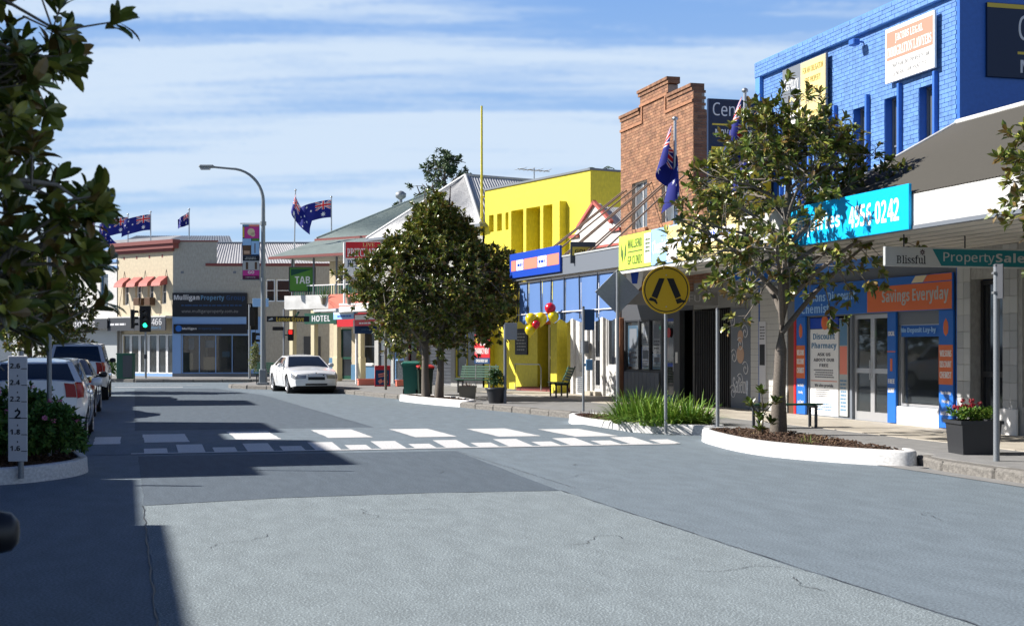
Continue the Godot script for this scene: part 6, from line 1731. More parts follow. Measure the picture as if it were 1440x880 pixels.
	# benches, bins, pots
	bench("green slatted bench seen end on beside the yellow column", P(13.0, 42.2, 0.15), deg_to_rad(-99), 1.5, true)
	bench("green slatted bench behind the potted shrub at the yellow wall", P(11.5, 46.9, 0.15), deg_to_rad(-40), 1.4, true)
	bench("backless dark green bench behind the near right magnolia trunk", P(12.1, 24.7, 0.15), deg_to_rad(-8), 1.35, false)
	bench("dark far bench beside the street lamp", P(5.9, 60.2, 0.15), deg_to_rad(-20), 1.3, true)
	var wb := thing("wheelie_bin", "teal wheelie bin at the round magnolia bed", "bin", P(8.98, 45.4, 0.15), yaw)
	wheelie(wb, M.bin_green, M.bin_green)
	var wc := thing("wheelie_bin", "dark wheelie bin with a red lid at the round magnolia bed", "bin", P(9.32, 44.9, 0.15), yaw + 0.2)
	wheelie(wc, M.bin_dark, M.lid_red)
	wc.scale = V(0.92, 0.9, 0.92)
	var pt := thing("tub_planter", "square black planter tub with red geraniums on the near footpath", "planter", P(11.72, 17.9, 0.15), yaw + 0.1)
	tub(pt, 0.62, 0.48, M.pot_black)
	var gl := MB.new()
	for i in 120:
		var q := V(rng.randf_range(-0.3, 0.3), 0.5 + rng.randf_range(0.0, 0.16), rng.randf_range(-0.26, 0.26))
		whorl(gl, q, V(q.x * 1.5, 0.8, q.z * 1.5).normalized(), 5, 0.075, [Color(0.06, 0.14, 0.02), Color(0.10, 0.20, 0.03), Color(0.16, 0.24, 0.03)])
	part(pt, "leaves", gl, M.leaf_dull)
	for i in 9:
		var fl := MB.new()
		var c := V(rng.randf_range(-0.32, 0.02), 0.66 + rng.randf_range(0, 0.12), rng.randf_range(-0.15, 0.28))
		for k in 14: fl.box(c + V(rng.randf_range(-0.03, 0.03), rng.randf_range(-0.02, 0.02), rng.randf_range(-0.03, 0.03)), V(0.028, 0.006, 0.024), Basis.from_euler(V(rng.randf() * 3, rng.randf() * 3, rng.randf() * 3)))
		part(pt, "flower", fl, M.petal_red)
	var pp := thing("potted_shrub", "round clipped shrub in a dark pot at the kerb before the yellow building", "plant", P(9.85, 37.8, 0.15), 0.0)
	part(pp, "pot", MB.new().lathe([[0.2, 0.0], [0.27, 0.36], [0.3, 0.37], [0.3, 0.43], [0.25, 0.43], [0.25, 0.38], [0.001, 0.38]], Vector3.ZERO, 16), M.pot_black)
	part(pp, "leaves", bush(MB.new(), V(0, 0.66, 0), V(0.26, 0.3, 0.26), 160, 0.07, [Color(0.03, 0.07, 0.02), Color(0.05, 0.10, 0.03)]), M.leaf_dull)
	var pb := thing("stone_trough", "low stone planter trough with brown tufts behind the round magnolia bed", "planter", P(9.95, 41.6, 0.15), yaw)
	tub(pb, 0.55, 0.38, M.stone_pot)
	part(pb, "leaves", blades(MB.new(), 40, 0.22, 0.02, V(0, 0.36, 0), 0.6, Color(0.20, 0.10, 0.06)), M.leaf_dull)
	# shrubs and plants in the beds
	var pts := [[9.95, 27.0, 0.62, "strap-leaved clump at the front of the plant bed"], [10.35, 26.9, 0.62, "strap-leaved clump behind the crossing sign post"], [10.75, 26.2, 0.58, "strap-leaved clump at the right end of the plant bed"], [10.2, 26.2, 0.55, "low strap-leaved clump at the kerb of the plant bed"], [10.35, 27.8, 0.66, "strap-leaved clump at the back of the plant bed"]]
	for q in pts:
		var n := thing("strap_leaf_plant", q[3], "plant", P(q[0], q[1], 0.14), 0, "strap-leaved plants in the bed")
		part(n, "leaves", blades(MB.new(), 300, q[2] * 1.4, 0.04, Vector3.ZERO, 1.3, Color(0.15, 0.27, 0.04)), M.leaf_dull)
	for q in [[9.75, 29.3, "brown dry tuft at the kerb side of the plant bed"], [9.98, 28.8, "brown dry tuft nearest the strap-leaved plants"], [10.05, 29.8, "brown dry tuft at the far tip of the plant bed"]]:
		var n := thing("dry_tuft", q[2], "plant", P(q[0], q[1], 0.14), 0, "brown tufts in the plant bed")
		part(n, "leaves", blades(MB.new(), 70, 0.26, 0.015, Vector3.ZERO, 0.9, Color(0.12, 0.06, 0.06)), M.leaf_dull)
	for q in [[10.2, 22.3, 0.14, "dry brown tuft left of the near right magnolia trunk"], [10.6, 20.6, 0.18, "dry brown tuft in the middle of the near right bed"], [10.4, 19.9, 0.12, "small dry tuft towards the near end of the right bed"]]:
		var n := thing("dry_tuft", q[3], "plant", P(q[0], q[1], 0.17), 0, "dry tufts in the near right bed")
		part(n, "leaves", blades(MB.new(), 40, q[2], 0.018, Vector3.ZERO, 1.0, Color(0.22, 0.15, 0.08)), M.leaf_dull)
	var sap := thing("young_shrub", "knee-high glossy sapling beside the near right magnolia trunk", "plant", P(10.55, 22.4, 0.17))
	part(sap, "stem", MB.new().tube([V(0, 0, 0), V(0.02, 0.4, 0), V(-0.02, 0.75, 0.02)], [0.016, 0.012, 0.006], 6).cyl(V(0.02, 0.35, 0), V(0.2, 0.6, 0.1), 0.008, 5).cyl(V(0.0, 0.3, 0), V(-0.2, 0.55, -0.05), 0.008, 5), M.bark)
	var sl := MB.new()
	for q in [V(-0.02, 0.78, 0.02), V(0.22, 0.62, 0.1), V(-0.22, 0.58, -0.05), V(0.08, 0.5, -0.1), V(-0.1, 0.35, 0.12), V(0.12, 0.28, 0.12), V(-0.02, 0.15, -0.05)]: whorl(sl, q, V(q.x, 0.8, q.z).normalized(), 15, 0.16, [Color(0.07, 0.12, 0.02), Color(0.09, 0.14, 0.03), Color(0.16, 0.18, 0.04)])
	part(sap, "leaves", sl, M.leaf)
	var sp := thing("weedy_sprig", "thin green sprig at the front of the near right bed", "plant", P(10.2, 20.0, 0.17))
	part(sp, "leaves", blades(MB.new(), 16, 0.3, 0.02, Vector3.ZERO, 0.5, Color(0.14, 0.18, 0.05)), M.leaf_dull)
	# hedge on the left: separate shrubs
	var shrubs := [[-1.05, 19.75, 0.62, 0.75, "front flowering shrub in the left bed next to the height gauge"], [-1.35, 20.9, 0.7, 0.95, "tall shrub in the left bed before the white hatchback"], [-2.1, 19.3, 0.75, 0.9, "shrub behind the height gauge at the left edge"], [-0.95, 20.9, 0.45, 0.6, "low shrub at the right tip of the left bed"], [-2.2, 21.2, 0.7, 1.0, "rear shrub of the left bed by the footpath"]]
	for q in shrubs:
		var n := thing("flowering_shrub", q[4], "shrub", P(q[0], q[1], 0.15), 0, "shrubs in the left bed")
		part(n, "leaves", bush(MB.new(), V(0, q[3] * 0.5, 0), V(q[2], q[3] * 0.55, q[2]), 420, 0.10, [Color(0.04, 0.10, 0.02), Color(0.06, 0.14, 0.03), Color(0.09, 0.16, 0.03)]), M.leaf_dull)
		var fm := MB.new()
		for i in 12:
			var a := rng.randf_range(0, TAU)
			var c := V(cos(a) * q[2] * 0.7, q[3] * rng.randf_range(0.7, 1.05), sin(a) * q[2] * 0.7)
			for k in 6: fm.box(c + V(rng.randf_range(-0.03, 0.03), rng.randf_range(-0.02, 0.02), rng.randf_range(-0.03, 0.03)), V(0.03, 0.006, 0.025), Basis.from_euler(V(rng.randf() * 3, rng.randf() * 3, rng.randf() * 3)))
		part(n, "flowers", fm, M.petal_pink)
	# lamp post with banner
	var l := thing("street_lamp", "tall curved street lamp carrying a picture banner at the junction", "street lamp", P(5.55, 59.6, 0.15), yaw)
	var arm := [V(0, 0, 0), V(0, 4, 0), V(0, 7.4, 0)]
	for k in 11:
		var q := PI / 2 * k / 10.0
		arm.append(V(-1.35 * (1 - cos(q)), 7.6 + 1.35 * sin(q), 0))
	arm.append(V(-2.1, 9.02, 0))
	part(l, "pole", MB.new().tube(arm, [0.12, 0.1, 0.08, 0.075, 0.07, 0.065, 0.06, 0.06, 0.06, 0.055, 0.05, 0.05, 0.05, 0.045], 12), M.lamp_grey)
	part(l, "base_plate", MB.new().cbox(V(0, 0.05, 0), V(0.45, 0.1, 0.45), 0.02).cbox(V(0, 0.35, 0), V(0.3, 0.6, 0.3), 0.03), M.lamp_grey)
	part(l, "lantern", MB.new().cbox(V(-2.35, 9.04, 0), V(0.62, 0.13, 0.26), 0.045), M.lamp_grey)
	part(l, "lantern_glass", MB.new().cbox(V(-2.4, 8.95, 0), V(0.42, 0.09, 0.2), 0.03), M.head_glass)
	for y in [6.68, 4.35]: part(l, "banner_arm", MB.new().cyl(V(0, y, 0), V(-0.95, y, 0), 0.02, 6).cyl(V(0, y - 0.08, 0), V(0, y + 0.08, 0), 0.13, 10), M.lamp_grey)
	var bn := part(l, "banner", MB.new().span(-0.86, -0.15, 4.36, 6.64, -0.008, 0.008), M.dark_blue)
	for q in [[-0.85, -0.6, 6.55, 6.63, "dull_blue"], [-0.59, -0.16, 6.55, 6.63, "salmon"], [-0.85, -0.78, 6.1, 6.54, "gold"], [-0.77, -0.16, 6.06, 6.54, "magenta"], [-0.45, -0.16, 5.96, 6.05, "tab_green"], [-0.85, -0.5, 5.78, 6.05, "sky_blue"], [-0.49, -0.16, 5.4, 5.95, "sky_blue"], [-0.85, -0.5, 5.36, 5.77, "brown"], [-0.85, -0.16, 5.14, 5.34, "ink"], [-0.85, -0.16, 4.75, 5.13, "pale_grey"], [-0.85, -0.16, 4.4, 4.74, "magenta"], [-0.85, -0.16, 4.37, 4.52, "plum"]]:
		part(bn, "print_field", MB.new().span(q[0], q[1], q[2], q[3], 0.008, 0.011), M[q[4]])
	var face := MB.new()
	for q in [[-0.5, 6.33, 0.15], [-0.42, 6.22, 0.09]]: face.lathe([[0.001, 0.0], [q[2], 0.0], [q[2], 0.004], [0.001, 0.004]], V(q[0], q[1], 0.011), 14, Vector3.BACK)
	part(bn, "print_shape", face, M.cream_print)
	for q in [[-0.72, -0.62, 4.78, 5.08], [-0.35, -0.25, 4.78, 5.08], [-0.36, -0.32, 5.45, 5.85]]: part(bn, "print_shape", MB.new().span(q[0], q[1], q[2], q[3], 0.011, 0.014), M.brown)
	part(bn, "print_shape", MB.new().span(-0.8, -0.56, 5.42, 5.55, 0.011, 0.014), M.skin_print)
	txt(bn, "GO", 0.26, 0.12, V(-0.5, 4.66, 0.011), M.sign_white)
	small_print(bn, -0.75, -0.25, 4.42, 4.48, 1, M.pale_grey, 0.015)
	small_print(bn, -0.78, -0.25, 5.18, 5.3, 2, M.pale_grey, 0.015)
	# traffic lights
	var t := thing("traffic_light", "green traffic light standing before the cream corner front", "traffic light", P(1.04, 74.4, 0.15), yaw)
	post(t, 3.5, 0.06)
	signal_head(t, V(0, 3.0, 0.12), 0, 2)
	part(t, "push_box", MB.new().cbox(V(0, 1.1, 0.09), V(0.12, 0.22, 0.1), 0.015), M.dark_trim)
	signal_head(t, V(-0.62, 3.0, -0.2), PI * 0.6, 9)
	var t2 := thing("traffic_light", "traffic light seen from behind beside the lamp pole", "traffic light", P(6.05, 72.2, 0.15), yaw)
	post(t2, 3.7, 0.06)
	signal_head(t2, V(0.1, 3.1, -0.16), PI + 0.2, 9)
	signal_head(t2, V(0.3, 2.0, -0.1), PI * 0.55, 9, 2)
	part(t2, "direction_plate", MB.new().cbox(V(0.55, 3.8, 0), V(0.8, 0.42, 0.02), 0.006), M.sky_blue)
	var t3 := thing("pedestrian_light", "street name post with a red pedestrian light before the hotel", "traffic light", P(7.05, 65.6, 0.15), yaw)
	post(t3, 3.3, 0.05)
	var hd := part(t3, "signal_head", MB.new().cbox(V(0.32, 2.12, 0.05), V(0.26, 0.52, 0.18), 0.03).cbox(V(0.12, 2.12, 0.0), V(0.2, 0.05, 0.05), 0.01), M.black_matt)
	part(hd, "lens", MB.new().span(0.24, 0.4, 2.16, 2.34, 0.14, 0.146), M.signal_red)
	part(t3, "signal_head", MB.new().cbox(V(-0.28, 2.42, 0), V(0.5, 0.18, 0.2), 0.03), M.black_matt)
	var nb := part(t3, "name_blade", MB.new().cbox(V(0.2, 2.85, 0.08), V(1.95, 0.26, 0.03), 0.006), M.ink)
	txt(nb, "Lemon Grove", 1.25, 0.2, V(0.3, 2.84, 0.095), M.gold)
	part(nb, "crest", MB.new().box(V(-0.6, 2.85, 0.098), V(0.2, 0.05, 0.004), Basis(Vector3.BACK, 0.5)).box(V(-0.56, 2.83, 0.098), V(0.16, 0.04, 0.004), Basis(Vector3.BACK, 0.2)), M.pale_grey)
	var cb := thing("signal_cabinet", "dark green traffic signal cabinet beside the green traffic light", "cabinet", P(0.07, 72.6, 0.15), yaw)
	part(cb, "body", MB.new().cbox(V(0, 0.62, 0), V(0.8, 1.2, 0.45), 0.015), M.cabinet)
	part(cb, "lid", MB.new().cbox(V(0, 1.24, 0), V(0.86, 0.06, 0.5), 0.012), M.cabinet)
	part(cb, "door", MB.new().cbox(V(0.14, 0.62, 0.23), V(0.46, 1.08, 0.02), 0.006), M.charcoal)
	var gr := thing("low_shrub", "pale green shrub beside the signal cabinet", "shrub", P(-0.75, 73.2, 0.15))
	part(gr, "leaves", bush(MB.new(), V(0, 0.45, 0), V(0.5, 0.5, 0.5), 200, 0.12, [Color(0.10, 0.20, 0.04), Color(0.16, 0.26, 0.06)]), M.leaf_dull)
	var sh := thing("pale_shrub", "white flowering shrub at the foot of the lamp pole", "shrub", P(6.0, 68.5, 0.15))
	part(sh, "leaves", bush(MB.new(), V(0, 0.9, 0), V(0.28, 0.9, 0.28), 220, 0.12, [Color(0.30, 0.32, 0.16), Color(0.45, 0.45, 0.3), Color(0.14, 0.2, 0.06)]), M.leaf_dull)
	# flags hanging at the awning edge on the right
	flagpole("flagpole", "flagpole with a limp Australian flag before the red brick facade", P(11.55, 28.9, 4.0), 2.62, 3, 0.0, 1.75, 0.045)
	flagpole("flagpole", "flagpole with a limp Australian flag before the tall billboard", P(11.6, 25.4, 4.0), 2.62, 3, 0.0, 1.75, 0.045)

func wheelie(o: Node3D, m: Material, lid: Material) -> void:
	var rows := []
	for q in [[0.21, 0.24, 0.0], [0.23, 0.27, 0.3], [0.26, 0.32, 0.9], [0.29, 0.36, 0.92], [0.29, 0.36, 0.98]]:
		rows.append([V(-q[0], q[2], q[1]), V(q[0], q[2], q[1]), V(q[0], q[2], -q[1]), V(-q[0], q[2], -q[1]), V(-q[0], q[2], q[1])])
	var mb := MB.new()
	for r in rows.size() - 1:
		for c in 4: mb.quad(rows[r][c], rows[r][c + 1], rows[r + 1][c + 1], rows[r + 1][c])
	part(o, "body", mb, m)
	part(o, "lid", MB.new().cbox(V(0, 1.03, 0.02), V(0.6, 0.08, 0.78), 0.03, Basis(Vector3.RIGHT, 0.06)), lid)
	part(o, "handle", MB.new().cyl(V(-0.22, 0.98, -0.42), V(0.22, 0.98, -0.42), 0.018, 8), m)
	for x in [-0.26, 0.26]: part(o, "wheel", MB.new().cyl(V(x - 0.025, 0.1, -0.25), V(x + 0.025, 0.1, -0.25), 0.1, 14), M.rubber)

func tub(o: Node3D, w: float, h: float, m: Material) -> void:
	var mb := MB.new()
	var rows := []
	for q in [[0.42, 0.0], [0.47, 0.9], [0.51, 0.9], [0.51, 1.0], [0.46, 1.0], [0.45, 0.88]]:
		var a: float = q[0] * w
		var y: float = q[1] * h
		rows.append([V(-a, y, a), V(a, y, a), V(a, y, -a), V(-a, y, -a), V(-a, y, a)])
	for r in rows.size() - 1:
		for c in 4: mb.quad(rows[r][c], rows[r][c + 1], rows[r + 1][c + 1], rows[r + 1][c])
	part(o, "tub", mb, m)
	part(o, "soil", MB.new().span(-w * 0.45, w * 0.45, h * 0.85, h * 0.9, -w * 0.45, w * 0.45), M.mulch)

func bush(mb: MB, c: Vector3, r: Vector3, n: int, L: float, tints: Array) -> MB:
	for i in n:
		var d := Vector3(rng.randfn(), rng.randfn(), rng.randfn()).normalized()
		if d.y < -0.6: d.y = -d.y
		var f := pow(rng.randf(), 0.35) * rng.randf_range(0.85, 1.1)
		whorl(mb, c + d * r * f, (d + Vector3(0, 0.4, 0)).normalized(), 6, L, tints)
	mb.col = Color(1, 1, 1)
	return mb

func lerp_table(t: Array, z: float) -> float:
	for i in t.size() - 1:
		if z <= t[i + 1][0]:
			var f := clampf((z - t[i][0]) / (t[i + 1][0] - t[i][0]), 0.0, 1.0)
			f = f * f * (3 - 2 * f) * 0.5 + f * 0.5
			return lerpf(t[i][1], t[i + 1][1], f)
	return t[-1][1]

func pane4(a: Vector3, b: Vector3, c: Vector3, d: Vector3, bulge: Vector3, u0: float, u1: float, v0: float, v1: float, off: Vector3, n := 6) -> MB:   # a b along the bottom, d c along the top
	var rows := []
	for r in n + 1:
		var v := lerpf(v0, v1, float(r) / n)
		var row := []
		for k in n + 1:
			var u := lerpf(u0, u1, float(k) / n)
			row.append(a.lerp(b, u).lerp(d.lerp(c, u), v) + bulge * (16.0 * u * (1 - u) * v * (1 - v)) + off)
		rows.append(row)
	return MB.new().grid(rows)

# local axes: front towards -z, base at the ground
func car(label: String, c: Dictionary, at: Vector3, turn: float) -> Node3D:
	var o := thing("parked_car", label, "car", at, turn, "parked cars")
	var L: float = c.L
	var W: float = c.W
	var H: float = c.H
	var R: float = c.R
	var paint: Material = c.paint
	var zf: float = -L / 2 + c.front_over
	var zr: float = zf + c.wheelbase
	var sill: float = c.get("sill", 0.24)
	var zs := []
	for i in 57: zs.append(lerpf(-L / 2, L / 2, i / 56.0))
	var hw := func(z: float) -> float:
		var e := clampf((absf(z) - (L / 2 - 0.75)) / 0.75, 0.0, 1.0)
		return W / 2 * (1.0 - 0.13 * e * e - (0.05 * pow(e, 6.0)))
	var shape := func(f: float) -> float: return 0.945 + 0.055 * sin(clampf(f / 0.5, 0.0, 1.0) * PI / 2) if f < 0.5 else 1.0 - 0.07 * pow((f - 0.5) / 0.5, 3.0)
	var top := func(z: float) -> float: return lerp_table(c.belt, z)
	var bot := func(z: float) -> float:
		var b := sill
		for w in [zf, zr]:
			var q: float = absf(z - w)
			var ra: float = R + 0.055
			if q < ra: b = maxf(b, R + sqrt(ra * ra - q * q))
		var e := clampf((absf(z) - (L / 2 - 0.35)) / 0.35, 0.0, 1.0)
		return maxf(b, sill + 0.05 * e)
	var body := MB.new()
	for sg in [-1.0, 1.0]:
		var rows := []
		for r in 9:
			var f := r / 8.0
			var row := []
			for z in zs:
				var b: float = bot.call(z)
				var y := lerpf(b, top.call(z), f)
				var fn: float = clampf((y - sill) / (top.call(z) - sill), 0.0, 1.0)
				row.append(V(sg * hw.call(z) * shape.call(fn), y, z))
			rows.append(row)
		if sg > 0:
			for row in rows: row.reverse()
		body.grid(rows)
	var deck := []
	for z in zs:
		var row := []
		for k in 11:
			var u := lerpf(-1, 1, k / 10.0)
			row.append(V(u * hw.call(z) * shape.call(1.0), top.call(z) + c.get("crown", 0.05) * (1 - u * u), z))
		deck.push_front(row)
	body.grid(deck)
	part(o, "body", body, paint)
	# ends
	var endp := func(sg: float, u: float, f: float) -> Vector3:   # sg -1 front, 1 rear
		var z := sg * L / 2
		var b: float = bot.call(z)
		var y := lerpf(b, top.call(z) + c.get("crown", 0.05) * (1 - u * u) * f, f)
		var fn: float = clampf((y - sill) / (top.call(z) - sill), 0.0, 1.0)
		var prof: float = c.nose[int(clampf(fn * 8.0, 0, 8))] if sg < 0 else c.tail[int(clampf(fn * 8.0, 0, 8))]
		return V(u * hw.call(z) * shape.call(fn), y, z + sg * (prof * (1.0 - pow(absf(u), 3.0))))
	for sg in [-1.0, 1.0]:
		var rows := []
		for r in 9:
			var row := []
			for k in 13: row.append(endp.call(sg, lerpf(-1, 1, k / 12.0) * sg, r / 8.0))
			rows.append(row)
		part(o, "front_bumper" if sg < 0 else "rear_bumper", MB.new().grid(rows), paint)
	var strip := func(sg: float, called: String, u0: float, u1: float, f0: float, f1: float, m: Material, off := 0.012) -> MeshInstance3D:
		var rows := []
		for r in 5:
			var row := []
			for k in 7: row.append(endp.call(sg, lerpf(u0, u1, k / 6.0) * sg, lerpf(f0, f1, r / 4.0)) + V(0, 0, sg * off))
			rows.append(row)
		return part(o, called, MB.new().grid(rows), m)
	# underbody
	part(o, "underbody", MB.new().span(-W * 0.42, W * 0.42, sill - 0.06, sill + 0.35, -L / 2 + 0.25, L / 2 - 0.25), M.black_matt)
	for w in [zf, zr]: part(o, "wheel_arch", MB.new().cyl(V(-W * 0.44, R, w), V(W * 0.44, R, w), R + 0.05, 18), M.black_matt)
	# greenhouse
	var g: Dictionary = c.house
	var xb: float = W / 2 * 0.91
	var xr: float = W / 2 * g.roof_w
	var yr: float = H - 0.06
	var base := func(x: float, z: float) -> Vector3: return V(x, top.call(z) - 0.015, z)
	var A: Vector3 = base.call(-xb, g.cowl)
	var B: Vector3 = base.call(xb, g.cowl)
	var C: Vector3 = base.call(xb, g.rear)
	var D: Vector3 = base.call(-xb, g.rear)
	A.y += 0.03; B.y += 0.03
	var a := V(-xr, yr, g.roof_f)
	var b := V(xr, yr, g.roof_f)
	var cc := V(xr * 0.97, yr - g.get("drop", 0.0), g.roof_r)
	var d := V(-xr * 0.97, yr - g.get("drop", 0.0), g.roof_r)
	part(o, "roof", pane4(a, b, cc, d, V(0, -0.0, 0) + V(0, 0.06, 0), 0, 1, 0, 1, Vector3.ZERO, 8), paint)
	var shell := MB.new()
	part(o, "windscreen_frame", pane4(B, A, a, b, V(0, 0.02, -0.05), 0, 1, 0, 1, Vector3.ZERO), paint)
	part(o, "rear_frame", pane4(D, C, cc, d, V(0, 0.0, 0.04), 0, 1, 0, 1, Vector3.ZERO), paint)
	part(o, "cabin_side", pane4(C, B, b, cc, V(0.02, 0, 0), 0, 1, 0, 1, Vector3.ZERO), paint)
	part(o, "cabin_side", pane4(A, D, d, a, V(-0.02, 0, 0), 0, 1, 0, 1, Vector3.ZERO), paint)
	part(o, "windscreen", pane4(B, A, a, b, V(0, 0.02, -0.05), 0.045, 0.955, 0.02, 0.93, V(0, 0.008, -0.01)), M.car_glass)
	part(o, "rear_window", pane4(D, C, cc, d, V(0, 0.0, 0.04), 0.07, 0.93, g.get("rw0", 0.08), 0.9, V(0, 0.006, 0.012)), M.car_glass)
	for s in g.side:
		part(o, "side_window", pane4(C, B, b, cc, V(0.02, 0, 0), 1.0 - s[1], 1.0 - s[0], 0.1, 0.86, V(0.012, 0, 0)), M.car_glass)
		part(o, "side_window", pane4(A, D, d, a, V(-0.02, 0, 0), s[0], s[1], 0.1, 0.86, V(-0.012, 0, 0)), M.car_glass)
	# lamps, grille, plates
	for sg in [-1.0, 1.0]:
		strip.call(-1.0, "headlight", sg * c.head[0], sg * c.head[1], c.head[2], c.head[3], M.head_glass, 0.015)
		if c.get("tail_lamps", true): strip.call(1.0, "tail_light", sg * c.tl[0], sg * c.tl[1], c.tl[2], c.tl[3], M.tail_red, 0.015)
		# lamp wraps round the side
		var side := MB.new()
		var rows := []
		for r in 4:
			var row := []
			for k in 5:
				var z: float = lerpf(L / 2 - 0.005, L / 2 - c.tl[4], k / 4.0)
				var fn: float = lerpf(c.tl[2], c.tl[3] + 0.02, r / 3.0) if k < 4 else lerpf((c.tl[2] + c.tl[3]) / 2, c.tl[3], r / 3.0)
				row.append(V(sg * (hw.call(z) * shape.call(fn) + 0.008), lerpf(sill, top.call(z), fn), z))
			if sg < 0: row.reverse()
			rows.append(row)
		part(o, "tail_light", side.grid(rows), M.tail_red)
		var hr := []
		for r in 4:
			var row := []
			for k in 5:
				var z: float = lerpf(-L / 2 + 0.005, -L / 2 + 0.38, k / 4.0)
				var fn: float = lerpf(c.head[2], c.head[3], r / 3.0) if k < 4 else c.head[3]
				row.append(V(sg * (hw.call(z) * shape.call(fn) + 0.008), lerpf(sill, top.call(z), fn), z))
			if sg > 0: row.reverse()
			hr.append(row)
		part(o, "headlight", MB.new().grid(hr), M.head_glass)
		# door seams, handles, mirror
		for z in [g.cowl + 0.2, (g.cowl + g.rear) / 2 + 0.1]:
			var seam := MB.new()
			var pts := []
			for r in 7:
				var fn := lerpf(0.12, 0.97, r / 6.0)
				pts.append(V(sg * (hw.call(z) * shape.call(fn) + 0.001), lerpf(sill, top.call(z), fn), z))
			part(o, "door_seam", seam.tube(pts, [0.006], 4, false), M.black_matt)
			part(o, "door_handle", MB.new().cbox(V(sg * (hw.call(z) * 0.985 + 0.012), top.call(z) - 0.13, z + 0.72), V(0.03, 0.03, 0.17), 0.008), paint)
		part(o, "mirror", MB.new().lathe([[0.001, -0.1], [0.055, -0.095], [0.075, -0.05], [0.08, 0.02], [0.068, 0.075], [0.04, 0.1], [0.001, 0.105]], V(sg * (xb + 0.14), top.call(g.cowl) + 0.09, g.cowl + 0.42), 18, V(sg, 0, 0)).cbox(V(sg * (xb + 0.02), top.call(g.cowl) + 0.05, g.cowl + 0.42), V(0.1, 0.04, 0.05), 0.01), c.get("mirror", paint))
	strip.call(-1.0, "grille", -c.grille[0], c.grille[0], c.grille[1], c.grille[2], M.black, 0.012)
	strip.call(-1.0, "lower_intake", -0.55, 0.55, 0.06, 0.2, M.black_matt, 0.012)
	part(o, "badge", MB.new().lathe([[0.001, 0.0], [0.045, 0.0], [0.04, 0.01], [0.001, 0.012]], endp.call(-1.0, 0.0, c.grille[2] + 0.06) + V(0, 0, -0.012), 12, V(0, 0, -1)), M.chrome)
	strip.call(-1.0, "number_plate", -0.2, 0.2, 0.3, 0.42, M.sign_white, 0.024)
	strip.call(1.0, "number_plate", -0.2, 0.2, c.plate[0], c.plate[1], M.sign_white, 0.02)
	strip.call(1.0, "rear_valance", -0.9, 0.9, 0.0, 0.14, M.black_matt, 0.012)
	# wheels
	for w in [zf, zr]:
		for sg in [-1.0, 1.0]:
			var xx: float = sg * (W / 2 - 0.12)
			var ty := MB.new().lathe([[R - 0.1, -0.1], [R - 0.02, -0.105], [R, -0.08], [R, 0.08], [R - 0.02, 0.105], [R - 0.1, 0.1]], V(xx, R, w), 28, V(sg, 0, 0))
			var wn := Node3D.new()
			wn.name = "wheel"
			o.add_child(wn, true)
			part(wn, "tyre", ty, M.rubber)
			var rim := MB.new().lathe([[R - 0.1, 0.1], [R - 0.12, 0.085], [R - 0.14, 0.03], [0.08, 0.02], [0.001, 0.02]], V(xx, R, w), 24, V(sg, 0, 0))
			for k in 5:
				var q := TAU * k / 5
				rim.box(V(xx + sg * 0.075, R + sin(q) * (R - 0.1) * 0.5, w + cos(q) * (R - 0.1) * 0.5), V(0.03, 0.055, R - 0.12), Basis(Vector3.RIGHT, -q))
			rim.cyl(V(xx + sg * 0.02, R, w), V(xx + sg * 0.1, R, w), 0.06, 10)
			part(wn, "rim", rim, M.alloy)
	return o

